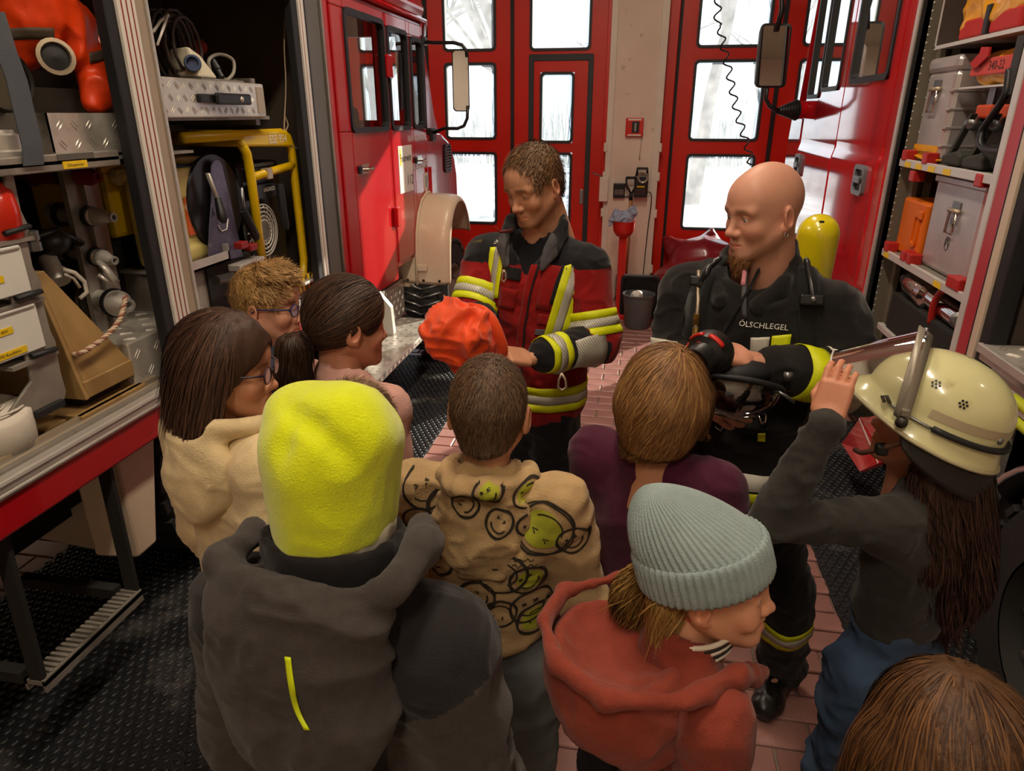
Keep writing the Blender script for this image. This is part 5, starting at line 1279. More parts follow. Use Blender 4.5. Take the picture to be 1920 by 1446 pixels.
# folding seats / harness with straps
t = thing('strap_cradle', 'two black strap cradles with orange tabs on the upper shelf beside the box', 'strap', (1.45, 3.3, 1.732))
for y in (3.52, 3.30):
    b = MB(); b.prism([(y - .09, 1.735), (y + .10, 1.735), (y + .10, 1.775), (y - .05, 1.80), (y - .09, 1.78)], 0, 1.35, 1.6); b.build('pad', m_web, t, bevel=.012)
    b = MB(); b.hexa([(1.36, y + .085, 1.76), (1.385, y + .085, 1.76), (1.385, y + .05, 1.76), (1.36, y + .05, 1.76), (1.36, y - .08, 1.95), (1.385, y - .08, 1.95), (1.385, y - .10, 1.95), (1.36, y - .10, 1.95)]); b.build('stay', m_web, t, bevel=.003)
    MB().box((1.40, y - .16, 1.93), (1.55, y - .02, 1.985)).build('orange_tab', mat('tab_orange', '#c2471f', .6), t, bevel=.01)
    b = MB(); b.tube([(1.385, y - .05, 1.9), (1.39, y - .075, 1.93)], .03, 10); b.build('joint_disc', m_steel, t, smooth=True)
MB().box((1.42, 3.40, 1.86), (1.43, 3.46, 2.06)).build('perforated_strip', m_steel, t, bevel=.002)
MB().box((1.43, 3.0, 1.735), (1.6, 3.24, 1.90)).build('pad', m_web, t, bevel=.03)
# bent bar
t = thing('bent_bar', 'black bent steel bar with a flat grey end leaning in front of the upper shelf', 'bar', (1.33, 3.1, 1.735))
b = MB(); b.tube(catmull([on(1893, 130, x=1.355), on(1885, 178, x=1.35), on(1862, 215, x=1.345), on(1842, 245, x=1.34), on(1840, 272, x=1.335), on(1855, 281, x=1.335), on(1880, 283, x=1.335)]), .014, 9); b.build('bar', m_black, t, smooth=True)
q = on(1908, 115, x=1.36); MB().box(q + [-.01, -.04, -.12], q + [.012, .03, .09]).build('flat_end', m_darkm, t, bevel=.006)
# top box shelf with the yellow and red bag
t = MB().box((1.36, 3.0, 2.24), (1.95, 4.0, 2.252)).build('upper_tray', m_shelfw, ft); MB().box((1.36, 3.99, 2.24), (1.95, 4.0, 2.75)).build('tray_side', m_lockd, t); MB().box((1.355, 3.0, 2.236), (1.362, 4.0, 2.252)).box((1.355, 3.99, 2.24), (1.362, 4.0, 2.75)).build('tray_edge', m_shelfw, t)
t = thing('lifting_bag', 'yellow lifting bag strapped with wide red bands on the top tray', 'bag', (1.5, 3.4, 2.255))
F0 = Field((1.36, 2.9, 2.24), (1.98, 3.99, 2.75), .01); F0.box((1.655, 3.42, 2.41), (.272, .42, .14), None, .06, 0); F0.ell((1.66, 3.7, 2.52), (.2, .18, .1), None, .05)
V, Q = F0.mesh(); N = vnormals(V, Q); V = creases(V, N, .02, 7, 4, (1, 1, 1.6)); add_mesh('bag_body', soften(V, Q, 1), Q, m_ybag, t, smooth=True)
for y in (3.66, 3.36): MB().box((1.375, y - .13, 2.258), (1.96, y + .13, 2.335)).build('red_band', m_redtape, t, bevel=.01)
MB().box((1.365, 3.49, 2.258), (1.40, 3.53, 2.37)).build('band_buckle', m_black, t, bevel=.004)
t = thing('rolled_strap', 'yellow folded hose with a red label band under the top tray', 'strap', (1.45, 3.5, 2.15))
sh2 = MB().box((1.37, 3.0, 2.05), (1.9, 3.64, 2.058)).build('upper_tray', m_shelfw, ft)
F0 = Field((1.35, 2.95, 2.03), (1.9, 3.7, 2.26), .009); F0.box((1.6, 3.35, 2.125), (.2, .24, .065), None, .05, 0); V, Q = F0.mesh(); N = vnormals(V, Q); add_mesh('hose_fold', creases(V, N, .012, 9, 6), Q, m_ybag, t, smooth=True)
rb = MB().box((1.385, 3.16, 2.10), (1.40, 3.60, 2.165)).build('red_band', mat('band_salmon', '#c84a44', .6), t, bevel=.004)
text_part('lettering', '340-22', .05, m_ink, (1.385, 3.36, 2.132), Yn, Zv, rb, .001)
b = MB(); V = [on(1840, 88, x=1.37), on(1856, 88, x=1.37), on(1852, 105, x=1.37), on(1828, 128, x=1.37), on(1818, 120, x=1.37), on(1836, 100, x=1.37)]; b.add(V + [v + [.008, 0, 0] for v in V], [tuple(range(6)), tuple(range(6, 12))[::-1]] + [(i, (i + 1) % 6, 6 + (i + 1) % 6, 6 + i)[::-1] for i in range(6)]); b.build('red_strap_end', m_redtape, t)
# yellow cord under upper shelf
b = MB(); b.tube(catmull([on(1712, 290, x=1.36), on(1740, 300, x=1.36), on(1780, 300, x=1.36), on(1800, 298, x=1.36)]), .006, 6); o = b.build('sagging_cable', m_ybag, None, smooth=True); tag(o, 'flat yellow cable sagging below the upper shelf edge', 'cable')
# pump / cylinder with a red handle at the bottom
t = thing('hydraulic_unit', 'silver hydraulic cylinder with a red tube handle at the bottom of the locker', 'pump', (1.45, 3.4, .72))
zc = on(1760, 560, x=1.42)[2]
along(np.array([1.42, 3.80, zc]), np.array([1.42, 3.05, zc - .03]), [(0, 0), (.06, 0), (.065, .03), (.065, .22), (.05, .24), (.07, .25), (.07, .33), (.05, .35), (.05, 1), (0, 1)], 'cylinder', m_chrome, t, 26)
b = MB(); b.tube(catmull([on(1745, 605, x=1.37), on(1752, 570, x=1.36), on(1768, 545, x=1.36), on(1792, 540, x=1.37), on(1812, 548, x=1.40)]), .016, 9); b.build('handle_tube', m_clip, t, smooth=True)
along(np.array([1.40, 3.86, zc + .01]), np.array([1.40, 3.78, zc + .01]), [(0, 0), (.035, .1), (.04, .9), (0, 1)], 'black_cap', m_black, t)
b = MB(); pts = catmull([on(1730, 558, x=1.40), on(1716, 572, x=1.40), on(1706, 590, x=1.40), on(1702, 615, x=1.42)], 8)
for p in pts[::2]: b.ell(p, .014, n=8, k=5)
b.build('link_hose', m_black, t, smooth=True)
along(on(1800, 600, x=1.37), on(1796, 602, x=1.33), [(0, 0), (.035, 0), (.035, .5), (.02, .6), (.02, 1), (0, 1)], 'valve', m_steel, t)
MB().box((1.36, 3.05, .70), (1.8, 3.9, zc - .07)).build('unit_base', m_chassis, t, bevel=.01)
b = MB().box((1.345, 3.55, .84), (1.375, 3.98, .875)); b.build('alu_rail', m_shelfw, ft, bevel=.004)
# ================================================================== PEOPLE: shared builders
m_skin = mat('skin', '#c58f74', .48, attr='Col', bump=.04, bs=220, spec=.35, sub=.06)
m_eyew = mat('eye_white', '#e4dcd4', .15)
m_iris = mat('eye_iris', '#5b6d78', .1)
m_pupil = mat('eye_pupil', '#0b0b0b', .08)
m_tooth = mat('teeth', '#e8e0d0', .3)
def Rhead(phi, pitch=0., roll=0.):
    """head frame: x right, y forward, z up; phi = heading of the face in the floor plane (deg), pitch down, roll to the right"""
    p = math.radians(phi); f = np.array([math.cos(p), math.sin(p), 0]); r = np.array([math.sin(p), -math.cos(p), 0])
    return np.stack([r, f, [0, 0, 1.]], 1) @ rotx(-math.radians(pitch)) @ roty(math.radians(roll))
def lin(c): return np.array(srgb(c) if isinstance(c, str) else c)
def head_mesh(child, skin, eye_open=1., smile=0., h=.0026, brow='#6b4a33', stubble=None, bald=False, ear=1., jaw=1.):
    F = Field((-.115, -.135, -.235), (.115, .145, .135), h)
    c = 1.0 if not child else 0.
    F.ell((0, -.014, .032), (.0765, .0985, .092) if not child else (.077, .097, .095), k=0)
    F.ell((0, .022, -.03), (.061 * jaw, .060, .078), k=.03)
    F.ell((0, .045, .04), (.056, .042, .05), k=.03)
    for s in (-1, 1):
        F.cap((s * .056 * jaw, -.008, -.045), (s * .024, .058, -.093), .018, .017, k=.03)
        F.ell((s * .038, .058, -.032), (.023, .02, .022), k=.022)
        if c: F.cap((s * .046, .070, .017), (s * .012, .081, .014), .010, k=.016)
    F.cap((-.012, .072, -.098), (.012, .072, -.098), .0165 if c else .0155, k=.02)
    F.cap((0, -.030, -.06), (0, -.042, -.24), .056 * (1.03 if c else .86), .058 * (1.05 if c else .86), k=.03)
    F.cap((0, .01, -.085), (0, -.01, -.2), .035, .035, k=.03)
    # eye sockets, lids
    for s in (-1, 1):
        F.ell((s * .032, .094, .0), (.019, .017, .0125), k=.014, op='s')
        F.ell((s * .032, .0685, -.001), (.0150, .0145, .0145), k=.004)
        F.ell((s * .0315, .0835, -.0035), (.0130, .012, .0018 + .0042 * eye_open), k=.001, op='s')
    # nose
    n = 1. if c else .78
    F.cap((0, .081, .006), (0, .080 + .018 * n, -.033), .0080, .0095 * (n * .5 + .5), k=.012)
    F.ell((0, .083 + .018 * n, -.038), (.0120 * (n * .4 + .6), .0115, .0100), k=.009)
    for s in (-1, 1):
        F.ell((s * .0125, .080 + .008 * n, -.042), (.0080, .011, .0080), k=.008)
        F.ell((s * .0065, .082 + .013 * n, -.0505), (.0033, .005, .004), k=.003, op='s')
    # mouth: muzzle, lips, line
    F.ell((0, .068, -.07), (.027, .022, .022), k=.016)
    mw = .022 + .006 * smile; up = .006 * smile
    for s in (-1, 1):
        F.cap((s * mw, .075 - .007 * smile, -.0695 + up), (0, .0865, -.0655), .0030, .0050, k=.008)
        F.cap((s * mw, .075 - .007 * smile, -.0725 + up), (0, .0850, -.0775 - .003 * smile), .0030, .0058, k=.008)
        F.cap((s * mw * 1.06, .083 - .008 * smile, -.071 + up), (0, .0940, -.0715 - .001 * smile), .0016 + .0022 * smile, .0020 + .0032 * smile, k=.003, op='s')
        if smile: F.ell((s * .040, .064, -.045), (.018, .016, .016), k=.014)
    # ears
    for s in (-1, 1):
        R = rotz(-s * .35) @ rotx(-.18)
        F.ell((s * .080 * ear, -.018, -.010), (.009, .020, .032), R, k=.006)
        F.ell((s * .0865 * ear, -.014, -.007), (.006, .011, .020), R, k=.003, op='s')
        F.ell((s * .079 * ear, -.008, -.034), (.006, .009, .010), k=.006)
    V, Q = F.mesh(); V = soften(V, Q, 1, .4)
    sk = lin(skin); C_ = np.tile(sk, (len(V), 1))
    def blend(w_, col): C_[:] = C_ * (1 - w_[:, None]) + lin(col) * w_[:, None]
    g = lambda p, r: np.exp(-(((V - np.array(p)) / np.array(r)) ** 2).sum(1))
    for s in (-1, 1):
        blend(.35 * g((s * .045, .06, -.04), (.025, .03, .02)), sk * np.array([1.12, .72, .66]))
        blend(.4 * g((s * .082, -.015, -.01), (.012, .03, .035)), sk * np.array([1.1, .72, .66]))
        b_ = np.exp(-((V[:, 2] - (.021 - .25 * np.maximum(0, np.abs(V[:, 0]) - .035))) / .0048) ** 2) * (V[:, 1] > .035)
        blend(np.clip(.5 * b_ * np.clip((np.abs(V[:, 0]) - .008) / .008, 0, 1) * np.clip((.054 - np.abs(V[:, 0])) / .012, 0, 1), 0, 1), brow)
    blend(.35 * g((0, .105, -.04), (.018, .02, .014)), sk * np.array([1.1, .7, .65]))
    lp = np.exp(-((V[:, 0] / (mw + .002)) ** 4) - ((V[:, 2] + .0715 - up * (V[:, 0] / mw) ** 2) / .0085) ** 4) * (V[:, 1] > .072)
    blend(np.clip(lp, 0, 1) * .62, sk * np.array([.82, .42, .40]))
    if stubble:
        st = np.clip(1 - ((V[:, 2] + .085) / .045) ** 2, 0, 1) * (V[:, 1] > -.01) * (V[:, 2] < -.045) * (1 - np.clip(lp, 0, 1)); blend(np.clip(st, 0, 1) * .38, stubble)
    return V, Q, np.clip(C_, 0, 1)
def eyes(par, R, pos, s, gaze=(0, 0), iris=None):
    out = []
    for sd in (-1, 1):
        c = pos + R @ (np.array([sd * .032, .0685, -.0025]) * s); d = R @ unit((math.sin(math.radians(gaze[0])), math.cos(math.radians(gaze[0])), -math.sin(math.radians(gaze[1]))))
        r = .0122 * s; b = MB(); pr = []
        for k in range(13): a = math.pi * k / 12; pr.append((r * math.sin(a), r * math.cos(a)))
        a, b_, dd = frame_of(d)
        b.lathe(pr[2:], c, d, 16, 0); b.lathe([(r * math.sin(.5), r * math.cos(.5)), (r * math.sin(.22), r * math.cos(.22) * 1.01)], c, d, 16, 1); b.lathe([(r * math.sin(.24), r * math.cos(.22) * 1.015), (0, r * 1.02)], c, d, 16, 2)
        out.append(b.build('eye', [m_eyew, iris or m_iris, m_pupil], par, smooth=True))
    return out
def finger(F, p, d, bend, lens, r, k=.003, nrm=None):
    """three phalanges from p along d, turning by bend (deg, list) towards -nrm"""
    p = np.asarray(p, float); d = unit(d); nrm = unit(nrm); ax = unit(np.cross(d, nrm)); tip = p
    for i, L_ in enumerate(lens):
        a = -math.radians(bend[i]); c_, s_ = math.cos(a), math.sin(a); d = d * c_ + np.cross(ax, d) * s_ + ax * (ax @ d) * (1 - c_)
        q = tip + d * L_; F.cap(tip, q, r * (1.04 - .1 * i), r * (.98 - .12 * i), k); tip = q
    return tip
def hand(wrist, u, n, side, s=1., bends=(20, 30, 20), spread=4., thumb=(40, 20), h=.0024):
    """wrist point, u along the palm to the fingers, n out of the back of the hand, side=+1 thumb on the (u x n) side"""
    u = unit(u); n = unit(np.asarray(n) - (np.asarray(n) @ u) * u); v = np.cross(u, n) * side; w_ = np.asarray(wrist, float)
    F = Field(w_ - .24 * s, w_ + .24 * s, h)
    F.cap(w_ - u * .03 * s, w_ + u * .005 * s, .026 * s, .023 * s, .01, w=n, q=.72)
    R = np.stack([v, u, n], 1)
    F.box(w_ + u * .048 * s - v * .0 * s, (.037 * s, .044 * s, .012 * s), R, .011 * s, .016 * s)
    F.ell(w_ + u * .03 * s + v * .026 * s - n * .008 * s, (.016 * s, .030 * s, .014 * s), R, .012 * s)
    tips = []
    for i, (off, ln, rr_) in enumerate(((.029, .92, .0088), (.0098, 1.0, .0090), (-.0095, .94, .0086), (-.0275, .76, .0076))):
        bs = bends[i] if hasattr(bends[0], '__len__') else bends; a = math.radians(spread * (1.5 - i)); d = u * math.cos(a) + v * math.sin(a)
        base = w_ + u * (.082 - .004 * abs(i - 1)) * s + v * off * s
        F.cap(base - u * .03 * s, base, .0085 * s, rr_ * s * 1.05, .006 * s)
        tips.append(finger(F, base, d, bs, [.042 * ln * s, .026 * ln * s, .021 * ln * s], rr_ * s, .002 * s, n))
    td = unit(u * math.cos(math.radians(thumb[0])) + v * math.sin(math.radians(thumb[0])) - n * .35)
    tb = w_ + u * .022 * s + v * .027 * s - n * .004 * s
    F.cap(w_ + u * .01 * s + v * .012 * s, tb, .014 * s, .0125 * s, .008 * s)
    tn = unit(np.cross(td, v) * 0 + v); p = tb
    dd = td
    for L_, r_, tb_ in ((.036, .0112, 0), (.028, .0098, thumb[1])):
        a = math.radians(tb_); dd = unit(dd * math.cos(a) - v * math.sin(a)); q = p + dd * L_ * s; F.cap(p, q, r_ * s, r_ * .92 * s, .004 * s); p = q
    V, Q = F.mesh(); return soften(V, Q, 1, .4), Q, tips
def merge(parts):
    Vs, Qs, Cs = [], [], []; o = 0
    for V, Q, C_ in parts: Vs.append(V); Qs.append(Q + o); Cs.append(C_); o += len(V)
    return np.concatenate(Vs), np.concatenate(Qs), np.concatenate(Cs)
class Person:
    def __init__(s, label, head, phi, body_phi, pitch=0, roll=0, child=True, hs=.9, lean=(0, .02), skin='#c58f74', height=None, build=1., group=None, foot=None, shrug=0., **hk):
        s.hp = np.asarray(head, float); s.child = child; s.s = hs; s.R = Rhead(phi, pitch, roll); s.B = Rhead(body_phi); s.skin = skin
        s.h = height or s.hp[2] / .928
        s.base = s.hp - s.B @ np.array([lean[0], lean[1], 0]); s.base[2] = 0
        s.root = thing('person', label, 'person', s.base, group); s.lean = lean; s.hk = hk; s.bw = build; s.hands = []
        h = s.h; k = h / 1.45 if child else h / 1.8
        sw = (.150 if child else .182) * build * k
        s.J = dict(neck=np.array([0, -.018, .862 * h]), sh_r=np.array([sw, -.01, .806 * h + shrug if child else .788 * h]), sh_l=np.array([-sw, -.01, .806 * h + shrug if child else .788 * h]), hip_r=np.array([.075 * k, 0, .50 * h]), hip_l=np.array([-.075 * k, 0, .50 * h]),
                   knee_r=np.array([.085 * k, .01, .27 * h]), knee_l=np.array([-.085 * k, .01, .27 * h]), ank_r=np.array([.09 * k, -.02, .05 * h]), ank_l=np.array([-.09 * k, -.02, .05 * h]))
        ua, fa = .175 * h, .15 * h
        for q, sg in (('r', 1), ('l', -1)):
            s.J['el_' + q] = s.J['sh_' + q] + np.array([sg * .035, -.01, -ua]); s.J['wr_' + q] = s.J['el_' + q] + np.array([-sg * .01, .06, -fa * .95])
        s.k = k
    def W(s, p): return s.base + s.B @ np.asarray(p, float)
    def Wv(s, V): return s.base + np.asarray(V) @ s.B.T
    def L(s, p): return s.B.T @ (np.asarray(p, float) - s.base)
    def arm(s, q, el, wr): s.J['el_' + q] = s.L(el); s.J['wr_' + q] = s.L(wr)
    def finish(s, eye_gaze=(0, 10), iris=None, has_eyes=True):
        V, Q, C_ = head_mesh(s.child, s.skin, **s.hk)
        parts = [(s.hp + (V * s.s) @ s.R.T, Q, C_)]
        J, k = s.J, s.k; F = Field((-.62 * max(k, 1), -.35, 0), (.62 * max(k, 1), .62, .92 * s.h), .011)
        h = s.h; tw = (.095 if s.child else .13) * k * s.bw; Y = (0, 1, 0)
        F.cap((0, 0, .52 * h), (0, 0, .72 * h), tw, tw * 1.05, .02, w=Y, q=.68)
        for q in 'rl':
            F.cap(J['neck'] - [0, 0, .05], J['sh_' + q], .035 * k, .036 * k, .03)
            F.cap(J['sh_' + q], J['el_' + q], .036 * k, .030 * k, .02); F.cap(J['el_' + q], J['wr_' + q], .030 * k, .022 * k, .015)
            F.cap(J['hip_' + q], J['knee_' + q], .07 * k, .05 * k, .02); F.cap(J['knee_' + q], J['ank_' + q], .048 * k, .034 * k, .02)
            F.cap(J['ank_' + q] + [0, -.01, -.02], J['ank_' + q] + [0, .13 * k, -.03], .03 * k, .028 * k, .02)
        F.cap(J['neck'] - [0, 0, .06], J['neck'] + [0, .01, .02], .05 * k, .045 * k, .02)
        V, Q = F.mesh(); parts.append((s.Wv(V), Q, np.tile(lin(s.skin), (len(V), 1))))
        for (hv, hq) in s.hands: parts.append((hv, hq, np.tile(lin(s.skin) * np.array([1.02, .95, .93]), (len(hv), 1))))
        V, Q, C_ = merge(parts)
        s.body = add_mesh('body', V, Q, m_skin, s.root, smooth=True, attrs={'Col': C_})
        if has_eyes: eyes(s.root, s.R, s.hp, s.s, eye_gaze, iris)
        return s
    def cloth(s, name, F, m, amp=.006, freq=9, seed=0, stretch=(1, 1, 1), sharp=2., it=1, world=False, mi=None, keep=False, label=None):
        V, Q = F.mesh(); V = soften(V, Q, it)
        if amp: N = vnormals(V, Q); V = creases(V, N, amp, freq, seed, stretch, sharp); V = creases(V, N, amp * .45, freq * 2.3, seed + 50, (1, 1, 1.5), 2.6); V = soften(V, Q, 1, .3)
        Vw = V if world else s.Wv(V)
        idx = mi(V, Q) if mi else None
        o = add_mesh(name, Vw, Q, m, s.root, smooth=True, mi=idx, label=label)
        if keep: s.bvh = BVHTree.FromPolygons([Vector(v) for v in Vw], [tuple(map(int, q)) for q in Q])
        return o
    def bvh_of(s, F, amp, freq, seed, stretch=(1, 1, 1), sharp=2., it=1):
        V, Q = F.mesh(); V = soften(V, Q, it); N = vnormals(V, Q); V = creases(V, N, amp, freq, seed, stretch, sharp); V = creases(V, N, amp * .45, freq * 2.3, seed + 50, (1, 1, 1.5), 2.6); V = s.Wv(soften(V, Q, 1, .3))
        return BVHTree.FromPolygons([Vector(v) for v in V], [tuple(map(int, q)) for q in Q])
    def top(s, hem=.46, bulk=1., sleeve=1., h=.008, k=.03, cuff=.0, neck_r=.062, body_r=1., to=1., arms='rl', puff=0., shoulder=1.):
        """torso and sleeves as one soft form in body coordinates"""
        J, kk, H = s.J, s.k, s.h; F = Field((-.62 * max(kk, 1), -.4, hem * H - .06), (.62 * max(kk, 1), .66, 1.04 * H), h)
        r = (.118 if s.child else .158) * kk * bulk * s.bw * body_r; Y = (0, 1, 0)
        F.cap((0, 0, hem * H + r * .5), (0, -.005, .60 * H), r * 1.02, r * .98, .03, w=Y, q=.72); F.cap((0, -.005, .60 * H), (0, -.01, .735 * H), r * .98, r * 1.06, .03, w=Y, q=.72)
        for q, sg in (('r', 1), ('l', -1)):
            sh = J['sh_' + q]; F.cap(J['neck'] - [0, .0, .05 * kk], sh, .045 * kk * bulk, .050 * kk * bulk * shoulder, .04)
            F.cap(np.array([sg * .05 * kk, -.005, .72 * H]), sh - [sg * .02, 0, .03], .07 * kk * bulk, .052 * kk * bulk, .04)
            if q in arms:
                e, w_ = J['el_' + q], J['wr_' + q]; e2 = w_ + (e - w_) * cuff
                F.cap(sh, e, .054 * kk * bulk * sleeve + puff, .047 * kk * bulk * sleeve + puff, k); F.cap(e, e2, .047 * kk * bulk * sleeve + puff, .036 * kk * bulk * sleeve + puff * .6, k * .7)
        F.cap(J['neck'] - [0, 0, .09 * kk], J['neck'] + [0, .005, -.01 * kk], neck_r * kk * 1.15, neck_r * kk, .04)
        F.half((0, 0, hem * H), (0, 0, -1), 's', .012)
        nk = s.L(s.hp) * [1, 1, 0] + J['neck'] * [0, 0, 1]
        F.cap(J['neck'] + [0, .012, -.03 * kk], J['neck'] + [0, .03, .12], neck_r * kk * .92, neck_r * kk * 1.2, .008, 's')
        return F
    def trousers(s, m, top=.56, h=.011, w=1., amp=.008, name='trousers', seed=2, ankle=1.2, keep=False, low=.035):
        J, k, H = s.J, s.k, s.h; F = Field((-.42, -.35, .02), (.42, .4, top * H + .03), h); r = .112 * k * (1 if s.child else 1.25)
        F.cap((0, -.005, .50 * H), (0, 0, top * H), r * 1.05, r * .98, .03, w=(0, 1, 0), q=.76)
        for q in 'rl':
            F.cap(J['hip_' + q], J['knee_' + q], .088 * k * w, .066 * k * w, .02); F.cap(J['knee_' + q], J['ank_' + q] + [0, 0, .01], .066 * k * w, .052 * k * ankle, .02)
        F.half((0, 0, top * H), (0, 0, 1), 's', .01)
        return s.cloth(name, F, m, amp, 8, seed, (1, 1, 1.3), 2, keep=keep)
    def shoes(s, m, sole=None):
        for q in 'rl':
            a = s.J['ank_' + q] * [1, 1, 0]; k = s.k; F = Field(a + [-.07, -.1, 0], a + [.07, .24, .16], .008)
            F.cap(a + [0, -.03, .04], a + [0, .12 * k, .036], .04 * k, .042 * k, .02); F.cap(a + [0, -.02, .05], a + [0, -.02, .12], .04 * k, .042 * k, .02); F.half((0, 0, .006), (0, 0, -1))
            V, Q = F.mesh(); add_mesh('shoe', s.Wv(V), Q, m, s.root, smooth=True)
    # ---- hair, in head coordinates
    def hair(s, F, m, comb, n, L_, w_=.0012, S_=9, lift=(.001, .004), free=.6, seed=1, where=None, jit=.18, name='hair', cap=True, gravity=0., amp=.003, freq=30, kill=None):
        V, Q = F.mesh(); parts = []
        V = soften(V, Q, 1); N = vnormals(V, Q)
        if cap:
            cm = comb(V, N); cm = cm / (np.linalg.norm(cm, axis=1, keepdims=True) + 1e-9)
            # strand-like furrows: noise stretched along the combing direction
            sd = np.cross(cm, N); u = (V * sd).sum(1); P = np.stack([V[:, 0] * freq * 2, V[:, 1] * freq * 2, V[:, 2] * freq * .35], 1)
            V2 = V + N * (amp * vnoise(P, seed))[:, None]; parts.append((V2, Q))
        g = np.random.default_rng(seed); rad = V - V.mean(0); okr = (N * rad).sum(1) > .25 * np.linalg.norm(rad, axis=1); cand = np.where(okr if where is None else okr & where(V))[0]
        P0 = V[g.choice(cand, n)] + g.normal(0, .0015, (n, 3)); Ls = (L_(P0) if callable(L_) else np.full(n, L_)) * g.uniform(.7, 1.15, n)
        jv = g.normal(0, jit, (n, 3)); P = P0.copy(); paths = [P.copy()]
        lf = g.uniform(lift[0], lift[1], n)
        for k in range(S_):
            nr = F.grad(P); d = comb(P, nr); d = d / (np.linalg.norm(d, axis=1, keepdims=True) + 1e-9) + jv
            t = (k + 1) / S_; dn = (d * nr).sum(1, keepdims=True); tang = d - dn * nr * (1 - free * t)
            tang[:, 2] -= gravity * t; tang /= np.linalg.norm(tang, axis=1, keepdims=True) + 1e-9
            P = P + tang * (Ls / S_)[:, None]; sd = F.sample(P); tgt = lf * (.3 + t)
            out = sd < tgt
            P = np.where(out[:, None], P - nr * (sd - tgt)[:, None], P); paths.append(P.copy())
        P = np.stack(paths, 1)
        if kill is not None: P = P[~kill(P)]; n = len(P)
        wd = w_ * np.concatenate([[.6], np.ones(S_ - 3), [.8, .5, .12]])
        RV, RQ = ribbons(P, wd, np.array([0, -.01, .0])); parts.append((RV, RQ))
        Vs = np.concatenate([p[0] for p in parts]); Qs = np.concatenate([parts[0][1], RQ + len(parts[0][0])]) if len(parts) > 1 else RQ
        c1, c2 = np.array(m['c1']), np.array(m['c2']); t = np.repeat(np.clip(g.normal(.35, .38, n), 0, 1.1), len(RV) // n)[:, None]; CR = c1 * (1 - t) + c2 * t
        Cs = np.concatenate([np.tile(c1 * .75 + c2 * .25, (len(Vs) - len(RV), 1)), CR])
        o = add_mesh(name, s.hp + (Vs * s.s) @ s.R.T, Qs, m, s.root, smooth=True, attrs={'Col': Cs}); return o
def hair_mat(name, col, col2, rough=.55):
    m = mat(name, col, rough, var=.22, vs=60, attr='Col', stretch=(1, 1, .15), spec=.3, bump=.2, bs=140); m['c1'] = list(lin(col)); m['c2'] = list(lin(col2)); return m
def cap_field(t=.010, hairline=.062, nape=-.075, h=.0036, back=0., face=(.078, .080, .110), low=(-.14, .14)):
    F = Field((-.15, -.17, -.36), (.15, .15, .17), h); F.ell((0, -.014, .032), (.0765 + t, .0985 + t, .092 + t), k=0)
    F.cap((0, -.045, .0), (0, -.055, nape), .062 + t * .5, .050 + t * .4, .03)
    F.ell((0, .108, hairline - .105), face, k=.01, op='s')
    F.half((0, -.07, nape), (0, .28, -1), 's', .012)
    return F
def ears_out(F, r=.03):
    for sg in (-1, 1): F.ell((sg * .088, .012, -.028), (r, r * 1.15, r * 1.35), k=.01, op='s')
    return F
def swirl(c, down=1., fwd=.0, out=.0):
    """combing from the crown point c outward and down"""
    c = np.array(c)
    def f(P, N):
        d = P - c; d = d - (d * N).sum(1, keepdims=True) * N; d[:, 2] -= .02 * down; d[:, 1] += fwd * .05; return d + N * out * .05
    return f
def conform_ring(bvh, a, b_, s0, s1, off, reach=.3, nA=40, nS=3, arc=None, up=(0, 0, 1)):
    """band round the axis a-b between s0 and s1 (metres from a), laid on the cloth"""
    a = np.asarray(a, float); b_ = np.asarray(b_, float); u, v, d = frame_of(b_ - a, up); rows = []; uv = []
    angs = np.linspace(0, 2 * math.pi, nA, endpoint=False) if arc is None else np.radians(np.linspace(arc[0], arc[1], nA))
    for i, t in enumerate(np.linspace(s0, s1, nS)):
        c = a + d * t; row = []; last = .06
        for th in angs:
            o = u * math.cos(th) + v * math.sin(th); hit = bvh.ray_cast(Vector(c), Vector(o), reach); r = (hit[3] if hit[0] is not None else last); last = r; row.append(r)
        row = np.array(row); row = np.minimum(row, np.median(row) * 1.22)
        row = np.maximum(row, (np.roll(row, 1) + np.roll(row, -1)) / 2) if arc is None else row
        rows.append([c + (u * math.cos(th) + v * math.sin(th)) * (r + off) for th, r in zip(angs, row)])
        uv += [(j / nA, i / (nS - 1)) for j in range(nA)]
    V = np.array(rows).reshape(-1, 3); n = nA; Fs = []
    for i in range(nS - 1):
        for j in range(n if arc is None else n - 1): Fs.append((i * n + j, i * n + (j + 1) % n, (i + 1) * n + (j + 1) % n, (i + 1) * n + j))
    return V, Fs, uv
def conform_strip(bvh, line, wdir, w_, cast, off, nS=4, reach=.35):
    """strip of width w_ along a polyline, cast onto the cloth along -cast"""
    rows = []; cast = unit(cast); wdir = np.asarray(wdir, float)
    for p in line:
        row = []
        for t in np.linspace(-.5, .5, nS):
            q = np.asarray(p) + wdir * w_ * t; h_ = bvh.ray_cast(Vector(q + cast * reach), Vector(-cast), reach * 2); row.append(np.array(h_[0]) + cast * off if h_[0] is not None else None)
        if all(r is not None for r in row): rows.append(row)
    if len(rows) < 2: return None
    V = np.array(rows).reshape(-1, 3); Fs = [(i * nS + j, (i + 1) * nS + j, (i + 1) * nS + j + 1, i * nS + j + 1) for i in range(len(rows) - 1) for j in range(nS - 1)]
    uv = [(j / (nS - 1), i * .2) for i in range(len(rows)) for j in range(nS)]
    return V, Fs, uv
def band(name, geo, m, par, thick=.002, label=None):
    if geo is None: return None
    o = add_mesh(name, geo[0], geo[1], m, par, smooth=True, uv=geo[2], label=label); so = o.modifiers.new('th', 'SOLIDIFY'); so.thickness = thick; so.offset = 0; return o
